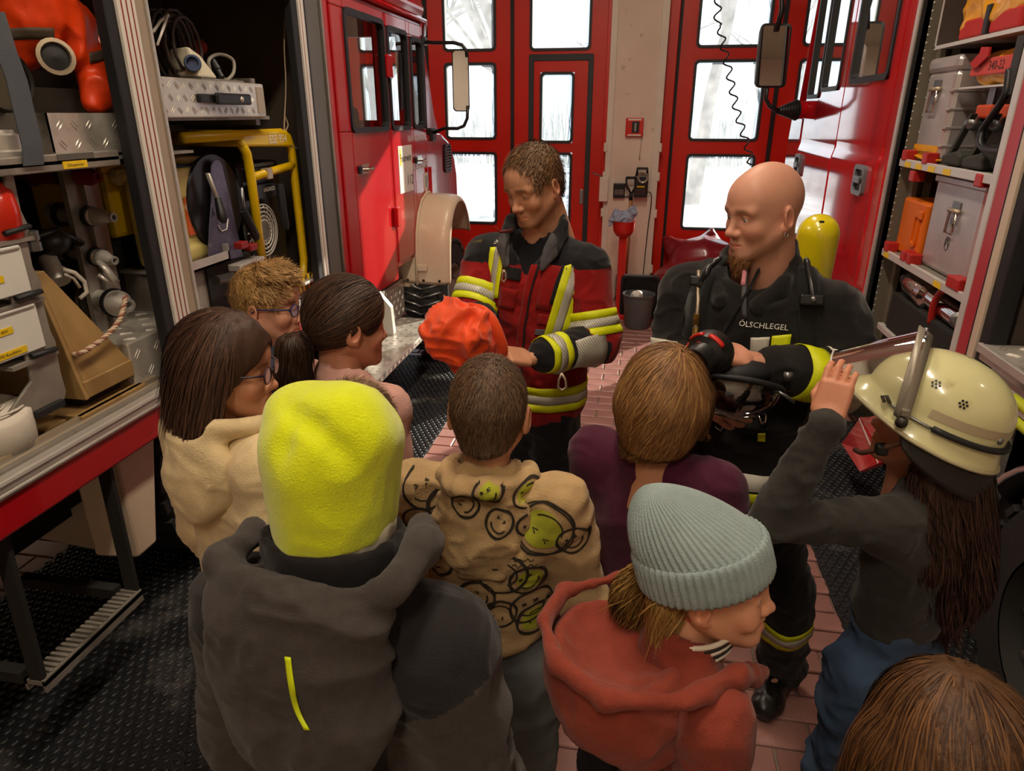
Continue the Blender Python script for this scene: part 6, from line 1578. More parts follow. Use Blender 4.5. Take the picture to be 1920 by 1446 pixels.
def lay_text(bvh, s_, size, m, origin, u, v, cast, par, off=.003, squeeze=1., bold=0.):
    o = text_part('lettering', s_, size, m, origin, u, v, par, 0, bold=bold, squeeze=squeeze)
    w0 = wloc(par); cast = unit(cast)
    for vt in o.data.vertices:
        q = np.array(vt.co) + w0; h_ = bvh.ray_cast(Vector(q + cast * .2), Vector(-cast), .5)
        if h_[0] is not None: vt.co = Vector(np.array(h_[0]) + cast * off - w0)
    return o
# ================================================================== THE CHILDREN
m_glassf = glass('lens', (1, 1, 1), gloss=.06)
def knit(name, col, **k):
    a = dict(var=.08, vs=30, bump=.25, bs=260, sheen=.12, spec=.2); a.update(k); return mat(name, col, .9, **a)
m_jean = mat('denim', '#3f5470', .85, var=.18, vs=14, bump=.3, bs=400, col2='#55687c', c2s=5, c2t=.62, spec=.2)
m_jeang = mat('denim_grey', '#5d6061', .85, var=.18, vs=12, bump=.3, bs=380, col2='#6a6d6b', c2s=6, c2t=.62, spec=.2)
m_pantd = mat('trousers_dark', '#23242a', .85, var=.1, vs=10, bump=.2, bs=200)
m_shoe = mat('shoe_dark', '#1f1f22', .6)
def draw_on(bvh, par, m, c, u, v, cast, strokes, wd, name='print', off=.0025):
    """flat print: polylines in the (u, v) plane through c laid on the cloth as thin ribbons"""
    V, Fs = [], []; u = unit(u); v = unit(v); cast = unit(cast)
    for st in strokes:
        P = [np.asarray(c) + u * a + v * b_ for a, b_ in st]; row = []
        for i, p in enumerate(P):
            d = unit(P[min(i + 1, len(P) - 1)] - P[max(i - 1, 0)]); sd = unit(np.cross(d, cast)) * wd
            r2 = []
            for s_ in (-1, 1):
                h_ = bvh.ray_cast(Vector(p + sd * s_ + cast * .25), Vector(-cast), .6); r2.append(np.array(h_[0]) + cast * off if h_[0] is not None else None)
            row.append(r2)
        for i in range(len(row) - 1):
            q = row[i] + row[i + 1]
            if all(x is not None for x in q) and np.linalg.norm(q[0] - q[2]) < .05:
                o = len(V); V += q; Fs.append((o, o + 1, o + 3, o + 2))
    return stuff(add_mesh(name, V, Fs, m, par, smooth=True)) if V else None
def fill_on(bvh, par, m, c, u, v, cast, ru, rv, name='print_fill', off=.0018):
    u = unit(u); v = unit(v); cast = unit(cast); V, Fs = [], []
    for i in range(7):
        for j in range(18):
            a = 2 * math.pi * j / 18; p = np.asarray(c) + u * ru * i / 6 * math.cos(a) + v * rv * i / 6 * math.sin(a)
            h_ = bvh.ray_cast(Vector(p + cast * .25), Vector(-cast), .6); V.append(np.array(h_[0]) + cast * off if h_[0] is not None else p - cast * .05)
    for i in range(6):
        for j in range(18): Fs.append((i * 18 + j, i * 18 + (j + 1) % 18, (i + 1) * 18 + (j + 1) % 18, (i + 1) * 18 + j))
    return add_mesh(name, V, Fs, m, par, smooth=True)
def hood(p, m, w_=.115, drop=.12, deep=.06, open_=.6, amp=.008, seed=4, z0=None, roll=.026, h=.006, neck_y=0., freq=11, tipz=0.):
    k = p.k; z = z0 or p.J['neck'][2] - .01; F = Field((-.3, -.36, z - .42), (.3, .24, z + .16), h)
    F.ell((0, -.055 - deep * .5 + neck_y, z - drop * .45), (w_, deep, drop * .62), k=0)
    F.ell((0, -.07 - deep * .9 + neck_y, z - drop * .75 + tipz), (w_ * .72, deep * .7, drop * .42), k=.04)
    pts = []
    for t in np.linspace(-150, 150, 15):
        a = math.radians(t - 90); pts.append((math.cos(a) * w_ * .80, math.sin(a) * (.085 + deep * .25) - .005 + neck_y, z + .005 + .012 * math.cos(math.radians(t)) - .05 * (abs(t) > 110) * (abs(t) - 110) / 40))
    F.chain(pts, [roll] * 15, k=.02)
    if open_: F.ell((0, -.075 - deep * .35 + neck_y, z + .035), (w_ * .62, deep * open_, .06), k=.014, op='s')
    F.cap((0, .01 + neck_y, z - .06), (0, .03 + neck_y, z + .14), .060 * k, .072 * k, .01, 's')
    return p.cloth('hood', F, m, amp, freq, seed, (1, 1, 1.5), 1.8, keep=True)
def glasses(p, m):
    R, hp, s = p.R, p.hp, p.s; T = lambda q: hp + R @ (np.array(q) * s); b = MB()
    for sd in (-1, 1):
        b.tube([T((sd * .033 + .022 * math.cos(a), .097 - abs(math.cos(a) - -sd) * .0015, -.002 + .0185 * math.sin(a))) for a in np.linspace(0, 2 * math.pi, 22, endpoint=False)], .0019 * s, 6, closed=True)
        b.tube([T((sd * .056, .093, .006)), T((sd * .072, .07, .007)), T((sd * .0835, .0, .006)), T((sd * .084, -.018, -.006))], .0022 * s, 6)
    b.tube([T((-.011, .0985, .002)), T((0, .101, .004)), T((.011, .0985, .002))], .002 * s, 6)
    g = b.build('glasses', m, p.root, smooth=True)
    for sd in (-1, 1):
        b = MB(); b.add([T((sd * .033 + .021 * math.cos(a), .097, -.002 + .0175 * math.sin(a))) for a in np.linspace(0, 2 * math.pi, 18, endpoint=False)], [tuple(range(18))]); b.build('lens', m_glassf, g)

# ---------------- E: boy with ears, hoodie printed with drawn faces
m_hoodE = knit('hoodie_beige', '#b2946a'); m_inkE = mat('print_ink', '#2a2418', .9); m_greenE = mat('print_green', '#a8ab2e', .9)
pe = Person('boy with short dark hair seen from behind, in a beige hoodie printed with drawn faces', on(918, 772, d=1.42), 93, 90, pitch=10, hs=.93, skin='#c08a68', ear=1.06)
pe.arm('r', pe.W((.21, .01, .63 * pe.h)), pe.W((.15, .17, .60 * pe.h))); pe.arm('l', pe.W((-.235, .02, .63 * pe.h)), pe.W((-.10, .20, .60 * pe.h)))
pe.finish(has_eyes=False)
m_brs = hair_mat('hair_short_brown', '#4a3524', '#6d533a')
pe.hair(ears_out(cap_field(.006, .065, -.066), .036), m_brs, swirl((.012, -.03, .125), 1.6), 9000, .020, .0008, 5, (.001, .005), .7, 3, jit=.25, amp=.0015)
F0 = pe.top(.565, 1.06, 1.08, h=.007); o = pe.cloth('hoodie', F0, m_hoodE, .0085, 9, 21, (1, 1, 1.3), 1.9, keep=True); bE = pe.bvh
hE = hood(pe, m_hoodE, .105, .17, .030, 0, .009, 8, roll=.017, z0=pe.J['neck'][2] - .035)
Ue, Ve, Ce = pe.B @ np.array([1., 0, 0]), np.array([0, 0, 1.]), pe.B @ np.array([0, -1., 0])
bH = pe.bvh
def face_print(px, py, r, fill=False, rot=0., kind=0, d=1.40, bv_=None, tgt=None):
    c = on(px, py, d=d); rr0 = random.Random(int(px * 7 + py)); ca, sa = math.cos(rot), math.sin(rot)
    T = lambda a, b_: (a * ca - b_ * sa, a * sa + b_ * ca); st = []
    for q in range(3):
        e = rr0.uniform(-.07, .07); st.append([T(r * (1 + e * math.sin(t * 2 + q)) * math.cos(t) * (1.0 + .04 * q), r * (1 - e) * math.sin(t) * 1.05) for t in np.linspace(0, 2 * math.pi, 30)])
    st.append([T(r * .62 * math.cos(t), r * .62 * math.sin(t) - r * .02) for t in np.linspace(math.radians(200), math.radians(345), 12)])
    for sx in (-1, 1):
        x0 = sx * r * .28; y0 = r * .30
        if kind == 0: st += [[T(x0 - r * .10, y0 - r * .1), T(x0 + r * .1, y0), T(x0 - r * .1, y0 + r * .1)]]
        elif kind == 1: st += [[T(x0 - r * .1, y0 - r * .1), T(x0 + r * .1, y0 + r * .1)], [T(x0 - r * .1, y0 + r * .1), T(x0 + r * .1, y0 - r * .1)]]
        else: st += [[T(x0, y0 + r * .14), T(x0 + r * .03, y0 - r * .1)]]
    if fill: fill_on(bv_ or bE, tgt or o, m_greenE, c + Ue * r * .12 * ca, Ue, Ve, Ce, r * .72, r * .8)
    draw_on(bv_ or bE, tgt or o, m_inkE, c, Ue, Ve, Ce, st, .0017)
for a in ((1025, 985, .055, True, 2.4, 0), (940, 1085, .047, False, 1.5, 2), (985, 1105, .034, True, .4, 1), (885, 1145, .036, False, .6, 0), (925, 1190, .034, False, 2.9, 2), (985, 1185, .040, False, .2, 1), (995, 1225, .040, True, 2.6, 0), (800, 1065, .045, False, -.6, 2), (830, 960, .035, False, 1.2, 1), (790, 925, .04, False, .4, 0), (775, 1000, .034, False, 1.9, 2), (1075, 1010, .03, False, .4, 1)): face_print(*a)
for a in ((920, 912, .027, True, .5, 1), (870, 950, .026, False, 1.1, 2), (935, 985, .026, False, -.5, 0), (985, 935, .022, True, 2., 2), (990, 1000, .024, False, .9, 1)): face_print(*a, d=1.36, bv_=bH, tgt=hE)
sc_ = []
for q in range(9): sc_.append((-.02 + .006 * q, .004 * math.sin(q * 2.4) - .001 * q))
draw_on(bE, o, m_inkE, on(975, 1045, d=1.4), Ue, Ve, Ce, [sc_, [(a + .006, b_ - .014) for a, b_ in sc_]], .0013)
pe.trousers(m_jeang, .60, w=1.08, seed=31); pe.shoes(m_shoe)
b = MB(); q0, q1 = on(965, 1305, d=1.40), on(1040, 1268, d=1.40)

# ---------------- A: girl with glasses, cream hoodie
m_hoodA = knit('hoodie_cream', '#d3bd92'); m_hairA = hair_mat('hair_dark_brown', '#35231b', '#5a3d2b')
pa = Person('girl with shoulder-length brown hair and dark glasses, in a cream hoodie beside the old engine', on(430, 690, d=1.50), 13, 58, pitch=4, hs=.95, skin='#c48c6c', lean=(.01, .01))
pa.arm('r', pa.W((.20, -.03, .63 * pa.h)), pa.W((.17, .10, .52 * pa.h))); pa.finish((0, 4))
F0 = cap_field(.016, .058, -.06, face=(.070, .062, .110)); F0.cap((0, -.075, .02), (0, -.085, -.19), .062, .055, .03, w=(0, 1, 0), q=.62)
for sg in (-1, 1): F0.cap((sg * .073, -.025, .03), (sg * .078, -.035, -.17), .034, .028, .03, w=(1, 0, 0), q=.55); F0.cap((sg * .068, .012, .06), (sg * .080, .0, -.03), .022, .014, .02, w=(1, 0, 0), q=.6)
F0.ell((0, .085, -.06), (.10, .075, .095), k=.012, op='s')
fall = lambda c, dn=.05: (lambda P, N: (P - np.array(c)) * np.array([1, 1, .3]) + np.array([0, 0, -dn]))
pa.hair(F0, m_hairA, (lambda P, N: (P - np.array([.02, -.01, .13])) * np.array([1, 1, .3]) + np.array([0, -.045, -.09])), 4600, lambda P: np.clip(.10 + (P[:, 2] + .10) * .9, .09, .26), .0014, 12, (.0, .004), .3, 5, where=lambda V: V[:, 1] < .03, jit=.08, gravity=.5, amp=.003, freq=34, kill=lambda P: ((P[:, :, 1] > .040) & (P[:, :, 2] < .045)).any(1))
glasses(pa, mat('glasses_dark', '#2a1c33', .3))
F0 = pa.top(.52, 1.10, 1.12, h=.007, puff=.008, shoulder=1.1); pa.cloth('hoodie', F0, m_hoodA, .009, 8, 41, (1, 1, .8), 1.9)
hood(pa, m_hoodA, .130, .19, .055, .75, .008, 18, roll=.020, freq=8)
pa.trousers(m_pantd, .56); pa.shoes(m_shoe)

# ---------------- B: blond boy with blue glasses
m_hairB = hair_mat('hair_blond', '#94703f', '#c39c66'); m_teeB = knit('tee_navy', '#2e3644')
pb = Person('boy with tousled blond hair and blue glasses looking to the right, in a navy t-shirt', on(506, 572, d=2.06), 2, 40, pitch=2, hs=.96, skin='#dba386')
pb.finish((0, 4))
F0 = ears_out(cap_field(.007, .064, -.05, face=(.080, .088, .116)), .036)
for q in range(30):
    a = RNG.uniform(-1.7, 1.7); e = RNG.uniform(.35, 1.25); F0.ell((math.sin(a) * .064 * math.cos(e * .8), .015 + math.cos(a) * .068 * math.cos(e), .058 + .072 * math.sin(e)), RNG.uniform(.012, .020, 3), k=.008)
pb.hair(F0, m_hairB, swirl((.02, -.05, .12), .4, 1.0, .8), 4200, lambda P: np.where(P[:, 2] > .05, .038, .014), .0010, 7, (.001, .009), .9, 7, jit=.38, amp=.003)
glasses(pb, mat('glasses_blue', '#1f2f63', .3))
F0 = pb.top(.5, 1.05, 1.1, h=.010, arms=''); J = pb.J
for q in 'rl': F0.cap(J['sh_' + q], J['sh_' + q] + (J['el_' + q] - J['sh_' + q]) * .75, .062 * pb.k, .06 * pb.k, .03)
pb.cloth('t_shirt', F0, m_teeB, .007, 9, 51); pb.trousers(m_jean, .53, h=.014); pb.shoes(m_shoe)

# ---------------- C: girl with ponytail, pale pink top
m_hairC = hair_mat('hair_ponytail_brown', '#33231b', '#573d2d'); m_topC = knit('top_pink', '#c99a8f')
pc = Person('girl with a dark low ponytail seen from behind, in a pale pink top', on(655, 607, d=1.80), 42, 62, pitch=6, hs=.98, skin='#c58a6d')
pc.finish(has_eyes=True)
F0 = ears_out(cap_field(.010, .060, -.052, face=(.076, .072, .112)), .026)
pt = [(.0, -.116, -.030), (.01, -.150, -.06), (.02, -.158, -.13), (.02, -.145, -.20), (.015, -.135, -.26)]
F1 = Field((-.16, -.24, -.34), (.12, .02, .05), .0036); F1.chain(pt, [.022, .040, .043, .034, .012], k=.02)
toC = lambda P, N: (np.array([.0, -.122, -.028]) - P)
pc.hair(F0, m_hairC, toC, 3000, .085, .0013, 9, (.0005, .002), .05, 9, jit=.07, amp=.0025, freq=36)
pc.hair(F1, m_hairC, lambda P, N: np.tile(np.array([.02, .05, -1.0]), (len(P), 1)), 1500, .11, .0013, 8, (.0, .005), .4, 10, jit=.12, amp=.003, freq=36, name='ponytail')
b = MB(); c = pc.hp + pc.R @ (np.array([-.014, -.122, -.04]) * pc.s); b.tube([c + pc.R @ (np.array([math.cos(a) * .021, math.sin(a) * .008, math.sin(a) * .020])) for a in np.linspace(0, 2 * math.pi, 16, endpoint=False)], .006, 7, closed=True); b.build('hair_tie', mat('tie_pale', '#d8cfc2', .6), pc.root, smooth=True)
F0 = pc.top(.5, .96, .95, h=.009, puff=.002); pc.cloth('top', F0, m_topC, .005, 9, 61); pc.trousers(m_jean, .53, h=.014); pc.shoes(m_shoe)

# ---------------- J: child hidden behind the neon beanie
m_hairJ = hair_mat('hair_ash', '#6b5138', '#93775a')
pj = Person('child almost hidden behind the neon beanie, only tousled light brown hair showing', on(672, 806, d=1.46), 60, 12, hs=.84, height=1.30, skin='#c58a6d', pitch=5)
pj.finish(has_eyes=False); pj.hair(ears_out(cap_field(.010, .06, -.06)), m_hairJ, swirl((.01, -.04, .125), 1, .3, 1.), 1800, .04, .0011, 7, (.001, .010), .7, 12, jit=.3)
pj.cloth('sweatshirt', pj.top(.52, .8, .7, h=.011), knit('sweat_red', '#a8231c'), .006, 9, 71); pj.trousers(m_jean, .55, h=.015); pj.shoes(m_shoe)

# ---------------- D: neon beanie, dark grey jacket
m_neon = knit('beanie_neon', '#d4e000', sheen=.5, bump=.35, bs=330, var=.05); m_jackD = knit('jacket_grey', '#403a37', bs=420, bump=.3, var=.14, vs=60); m_yokeD = knit('jacket_black', '#1f1c1d', bs=300, spec=.25); m_pipe = mat('neon_piping', '#cfe000', .5)
pd = Person('child in a neon yellow beanie and dark grey hooded jacket, seen from behind', on(630, 890, d=1.06), 86, 84, pitch=6, hs=.92, skin='#c58a6d', build=1.08, lean=(0, .03), shrug=-.075)
pd.finish(has_eyes=False)
F0 = Field((-.16, -.18, -.13), (.16, .17, .22), .0042)
F0.ell((0, -.008, .03), (.110, .124, .118), k=0); F0.ell((0, -.005, .075), (.112, .100, .076), k=.03); F0.ell((.040, -.02, .12), (.055, .055, .040), k=.03); F0.ell((-.06, .0, .115), (.05, .06, .035), k=.03); F0.ell((.080, -.035, .085), (.030, .035, .030), k=.04)
F0.cap((0, -.01, -.04), (0, -.012, -.085), .105, .100, .02, w=(0, 1, 0), q=1.12)
for pts in (((-.055, -.07, .150), (-.02, -.085, .137), (.02, -.098, .122), (.055, -.105, .098), (.09, -.105, .065)), ((-.018, -.085, .14), (-.02, -.125, .09), (-.02, -.148, .06))): F0.chain(pts, [.006, .007, .009, .009, .004][:len(pts)], k=.022, op='s')
F0.half((0, 0, -.088), (0, .05, -1), 's', .012); F0.ell((0, .02, -.11), (.085, .095, .08), k=.01, op='s')
V, Q = F0.mesh(); V = soften(V, Q, 2); N = vnormals(V, Q); V = creases(V, N, .0035, 14, 81, (1, 1, .7)); bn = add_mesh('beanie', pd.hp + (V * pd.s) @ pd.R.T, Q, m_neon, pd.root, smooth=True)
J = pd.J
pd.arm('r', pd.W((.225, .0, .57 * pd.h)), pd.W((.20, .14, .48 * pd.h))); pd.arm('l', pd.W((-.225, .0, .57 * pd.h)), pd.W((-.20, .14, .48 * pd.h)))
F0 = pd.top(.50, 1.20, 1.32, h=.0055, neck_r=.075, shoulder=1.15)
def yoke(V, Q):
    c = V[Q].mean(1); z = c[:, 2] / pd.h; ax = np.abs(c[:, 0])
    return np.where((z > .70 + .35 * (ax - .1)) & (ax > .03) | (z < .68) & (ax < .115) & (c[:, 1] < 0) | (ax > .30), 1, 0)
pd.cloth('jacket', F0, [m_jackD, m_yokeD], .010, 7, 91, (1, 1, 1.2), 1.8, mi=yoke, keep=True)
b = MB()
F0 = Field((-.18, -.17, pd.J['neck'][2] - .10), (.18, .17, pd.J['neck'][2] + .09), .007); zc = pd.J['neck'][2] + .0
F0.cap((0, .005, zc - .06), (0, .012, zc + .02), .105, .112, 0); F0.cap((0, .01, zc - .1), (0, .015, zc + .1), .088, .098, .01, 's'); F0.half((0, 0, zc + .02), (0, .2, 1), 's', .01)
pd.cloth('collar', F0, m_yokeD, .005, 12, 95)
F0 = Field((-.14, -.14, zc - .02), (.14, .14, zc + .09), .006); F0.cap((0, .008, zc - .01), (0, .012, zc + .045), .090, .096, 0); F0.cap((0, .01, zc - .1), (0, .015, zc + .1), .078, .084, .01, 's'); F0.half((0, 0, zc + .045), (0, .15, 1), 's', .01); pd.cloth('sweater_collar', F0, knit('fleece_white', '#c9c2ae'), .004, 14, 96)
def big_hood(p, m):
    z = p.J['neck'][2] - .028; F = Field((-.30, -.34, z - .40), (.30, .16, z + .10), .0065)
    F.ell((-.0, -.115, z - .125), (.148, .085, .165), k=0); F.ell((0, -.10, z - .02), (.145, .075, .07), k=.04); F.ell((.02, -.15, z - .20), (.12, .07, .09), k=.05)
    F.chain([(-.150, .0, z + .012), (-.135, -.08, z + .02), (-.06, -.118, z + .022), (.06, -.118, z + .018), (.138, -.085, z + .03), (.152, -.0, z + .05), (.125, .06, z + .04)], [.022, .022, .020, .02, .024, .024, .02], k=.02)
    F.ell((0, -.055, z + .05), (.135, .055, .065), k=.015, op='s'); F.cap((0, .02, z - .1), (0, .02, z + .12), .085, .11, .02, 's')
    F.chain([(-.10, -.215, z - .125), (-.02, -.21, z - .115), (.04, -.215, z - .10), (.11, -.20, z - .07)], [.006, .012, .012, .006], k=.03, op='s')
    F.chain([(.01, -.225, z - .11), (.015, -.23, z - .20)], [.010, .008], k=.03, op='s')
    return p.cloth('hood', F, m, .011, 7.5, 99, (1, 1, 1.5), 1.7, keep=True)
body_bvh = pd.bvh; hd = big_hood(pd, m_jackD)
Cd = unit(np.array([0, 0, CAM_H]) - on(560, 1300, d=.95)); Cd = unit(Cd * [1, 1, .6])
geo = conform_strip(pd.bvh, [on(px, py, d=.90) for px, py in catmull([(540, 1240, 0), (546, 1280, 0), (557, 1340, 0), (576, 1385, 0)], 5) for px, py in [(px, py)]] if False else [on(p[0], p[1], d=.90) for p in catmull([np.array([540, 1238, 0.]), np.array([546, 1285, 0.]), np.array([558, 1345, 0.]), np.array([578, 1384, 0.])], 6)], (1, 0, 0), .0085, Cd, .003)
band('neon_piping', geo, m_pipe, pd.root)
geo = conform_strip(body_bvh, [on(p[0], p[1], d=.92) for p in [(608, y) for y in range(1384, 1640, 12)]], (1, 0, 0), .0075, Cd, .003)
band('neon_piping', geo, m_pipe, pd.root)
pd.trousers(m_pantd, .55, h=.014); pd.shoes(m_shoe)

# ---------------- F: child with bowl-cut, burgundy sweater
m_hairF = hair_mat('hair_light_brown', '#6a4526', '#a07848'); m_swF = knit('sweater_burgundy', '#4a1a30')
pf = Person('child with smooth light brown bobbed hair seen from behind, in a burgundy sweater', on(1245, 760, d=1.55), 75, 66, pitch=10, hs=1.0, skin='#c08a68', shrug=.025)
pf.arm('r', pf.W((.19, .0, .63 * pf.h)), pf.W((.12, .17, .60 * pf.h))); pf.arm('l', pf.W((-.165, .05, .62 * pf.h)), pf.W((-.08, .2, .60 * pf.h)))
pf.finish(has_eyes=False)
F0 = cap_field(.020, .05, -.085, face=(.072, .062, .112)); F0.ell((0, -.035, .0), (.098, .092, .078), k=.03); F0.ell((0, -.05, -.05), (.075, .065, .055), k=.03)
for sg in (-1, 1): F0.cap((sg * .078, .01, .03), (sg * .082, .015, -.05), .026, .018, .025)
F0.half((0, -.08, -.098), (0, .35, -1), 's', .01)
pf.hair(F0, m_hairF, fall((.035, -.045, .135), .035), 7500, .075, .0011, 9, (.0, .003), .0, 14, jit=.08, amp=.003, freq=34)
F0 = pf.top(.50, 1.05, 1.1, h=.008, shoulder=1.1); pf.cloth('sweater', F0, m_swF, .0065, 9, 103, (1, 1, 1.2)); pf.trousers(m_pantd, .54, h=.013); pf.shoes(m_shoe)

# ---------------- G: girl with grey knitted beanie, rust hoodie, smiling to the right
m_bG = knit('beanie_grey', '#93a3a3', bs=420, bump=.4); m_hoodG = knit('hoodie_rust', '#84392a'); m_hairG = hair_mat('hair_honey', '#8f6a36', '#bd9a5c'); m_strG = mat('shirt_stripe', '#d9cfbc', .8); m_strD = mat('shirt_stripe_dark', '#2b211c', .8)
pg = Person('smiling girl in a grey-blue ribbed beanie and rust red hoodie, face turned to the right', on(1338, 1088, d=1.15), -8, 20, pitch=-2, roll=0, hs=.93, skin='#d79d7c', smile=1., lean=(.0, .03))
pg.arm('r', pg.W((.17, -.02, .62 * pg.h)), pg.W((.15, .10, .52 * pg.h))); pg.finish((0, 8))
TG = rotx(math.radians(15))
def rib_beanie(p, m, cuff_m):
    n_r = 54
    def surf(u, v):            # u round, v from the rim up
        a = 2 * math.pi * u; rib = .0016 * math.sin(n_r * a)
        if v < .02: z, r = -.03, .100
        z = .022 + .180 * v; t = max(0., (v - .30) / .70); r = .099 * max(0., 1 - t ** 1.35) ** .62 + .0005
        r += rib * min(1, r / .05); x = r * math.cos(a); y = r * math.sin(a) * 1.14
        return TG @ np.array([x, y - .012 - .058 * t, z + .012 * math.cos(a * 3) * t * (1 - t)])
    b = MB(); b.grid(lambda i, j: surf(i, j), n_r * 6, 26); V = np.array(b.v); hat = add_mesh('beanie', p.hp + (V * p.s) @ p.R.T, b.f, m, p.root, smooth=True)
    def cuff(u, v):
        a = 2 * math.pi * u; rib = .0022 * math.sin(n_r * a); prof = [(.098, .004), (.104, .0), (.107, .008), (.107, .035), (.106, .062), (.103, .070), (.099, .072), (.096, .066)]
        q = v * (len(prof) - 1); i = min(int(q), len(prof) - 2); f = q - i; r = prof[i][0] * (1 - f) + prof[i + 1][0] * f; z = prof[i][1] * (1 - f) + prof[i + 1][1] * f
        return TG @ np.array([(r + rib) * math.cos(a), (r + rib) * 1.13 * math.sin(a) - .012, z + .014])
    b = MB(); b.grid(cuff, n_r * 6, 14); V = np.array(b.v); add_mesh('cuff', p.hp + (V * p.s) @ p.R.T, b.f, cuff_m, hat, smooth=True); return hat
rib_beanie(pg, m_bG, m_bG)
F0 = Field((-.14, -.26, -.34), (.14, .06, .03), .004); F0.chain([(-.02, -.10, -.03), (-.03, -.135, -.08), (-.05, -.15, -.17), (-.06, -.14, -.27)], [.045, .045, .04, .015], k=.02); F0.chain([(.05, -.075, -.03), (.05, -.08, -.09)], [.03, .02], k=.02)
pg.hair(F0, m_hairG, lambda P, N: np.tile(np.array([-.05, -.12, -1.0]), (len(P), 1)), 2600, .12, .0012, 9, (.0, .010), .5, 16, jit=.22, amp=.003)
F0 = pg.top(.50, 1.05, 1.1, h=.007); pg.cloth('hoodie', F0, m_hoodG, .008, 8, 111, (1, 1, 1.2), 1.8)
z = pg.J['neck'][2]; F0 = Field((-.26, -.36, z - .32), (.26, .20, z + .10), .006)
F0.ell((0, -.135, z - .085), (.15, .12, .105), k=0); F0.ell((0, -.10, z - .15), (.13, .09, .08), k=.05); F0.chain([(-.07, .10, z - .06), (-.115, .03, z - .01), (-.15, -.08, z - .005), (-.13, -.19, z - .005), (-.05, -.245, z), (.05, -.245, z), (.13, -.19, z - .005), (.15, -.08, z - .005), (.115, .03, z - .01), (.07, .10, z - .06)], [.014] * 10, k=.014)
F0.ell((0, -.13, z + .025), (.128, .112, .085), k=.012, op='s'); F0.cap((0, .0, z - .1), (0, .02, z + .12), .068, .09, .012, 's')
pg.cloth('hood', F0, m_hoodG, .009, 8, 117, (1, 1, 1.4), 1.8)
for i, (zz, m_) in enumerate(((.012, m_strG), (.020, m_strD), (.028, m_strG), (.036, m_strD), (.044, m_strG))):
    b = MB(); b.tube([pg.W((math.cos(a) * .066, math.sin(a) * .070 + .0 + zz * .1, z - .035 + zz + .012 * math.sin(a))) for a in np.linspace(0, 2 * math.pi, 30, endpoint=False)], .0048, 6, closed=True); b.build('shirt_collar_stripe', m_, pg.root, smooth=True)
b = MB(); m_co = mat('choker_orange', '#c8502a', .5)
for q in range(2):
    b.tube([pg.W((math.cos(a) * .0545, math.sin(a) * .0555 + .014, z + .052 + .010 * math.sin(a) + .0035 * math.sin(a * 22 + q * math.pi))) for a in np.linspace(0, 2 * math.pi, 180, endpoint=False)], .0015, 5, closed=True)
b.build('choker', m_co, pg.root, smooth=True)
T = lambda q: pg.hp + pg.R @ (np.array(q) * pg.s)
b = MB(); b.grid(lambda i, j: T((-.018 + .036 * i, .0865 - 14 * (-.018 + .036 * i) ** 2, -.074 + .009 * j + .004 * abs(2 * i - 1))), 8, 2); b.build('teeth', m_tooth, pg.root, smooth=True)
pg.trousers(m_pantd, .54, h=.013); pg.shoes(m_shoe)

# ---------------- H: girl wearing the helmet
m_topH = knit('top_charcoal', '#34322f', bs=300, bump=.2); m_hairH = hair_mat('hair_long_dark', '#2a1a15', '#4a2f24')
ph = Person('girl with long dark hair wearing a cream fire helmet, one hand raised to its visor', on(1738, 800, d=1.48), 152, 128, pitch=-10, roll=-4, hs=.95, skin='#c58a6d', lean=(0, .03))
el, wr = on(1447, 975, d=1.42), on(1548, 795, d=1.36)
ph.arm('l', el, wr); ph.arm('r', ph.W((.20, .02, .60 * ph.h)), ph.W((.14, .14, .52 * ph.h)))
hu = unit(on(1572, 716, d=1.36) - wr); hv, hq, _ = hand(wr + hu * .01, hu, unit(np.array([0, 0, CAM_H]) - wr) * 1 + np.array([-.15, 0, .0]), -1, .86, bends=(12, 38, 30), spread=.5, thumb=(28, 30)); ph.hands.append((hv, hq))
ph.finish((0, 0))
F0 = Field((-.22, -.36, -.58), (.22, .13, .10), .006); F0.cap((0, -.08, .0), (0, -.20, -.34), .082, .10, .03, w=(0, 1, 0), q=.6)
for sg in (-1, 1): F0.cap((sg * .076, -.03, -.02), (sg * .10, -.11, -.27), .033, .042, .03)
ph.hair(F0, m_hairH, lambda P, N: np.tile(np.array([0, -.30, -1.0]), (len(P), 1)), 3600, .13, .0016, 10, (.0, .014), .4, 18, where=lambda V: V[:, 2] < -.05, jit=.16, amp=.005, freq=26)
F0 = ph.top(.585, 1.0, .98, h=.007); ph.cloth('long_sleeve_top', F0, m_topH, .0065, 11, 121, (1, 1, 1.5), 2.0)
J = ph.J
ph.trousers(m_jean, .645, w=1.0, h=.008, amp=.012, seed=33, ankle=1.6, keep=True); ph.shoes(m_shoe)
b = MB()
geo = conform_ring(ph.bvh, ph.W((0, 0, .615 * ph.h)), ph.W((0, 0, .66 * ph.h)), .0, .035, .004, nA=48); band('waistband', geo, m_jean, ph.root, .004)

# ---------------- I: head at the lower right corner
m_hairI = hair_mat('hair_foreground_brown', '#3a2415', '#6e4a28')
pi_ = Person('child cut off at the lower right corner, only smooth brown hair showing', on(1770, 1420, d=.92), 95, 90, pitch=4, hs=.98, skin='#c58a6d')
pi_.finish(has_eyes=False)
F0 = cap_field(.020, .05, -.085, face=(.07, .06, .11)); F0.ell((0, -.03, -.01), (.104, .10, .09), k=.03); F0.cap((0, -.07, .0), (0, -.085, -.2), .08, .075, .03, w=(0, 1, 0), q=.6)
for sg in (-1, 1): F0.cap((sg * .085, -.01, .02), (sg * .095, -.01, -.2), .036, .03, .03)
pi_.hair(F0, m_hairI, fall((.0, .02, .13), .05), 5200, lambda P: np.clip(.12 + P[:, 2] * .6, .08, .2), .0012, 11, (.0, .004), .2, 20, jit=.09, gravity=.3, amp=.003, freq=34)
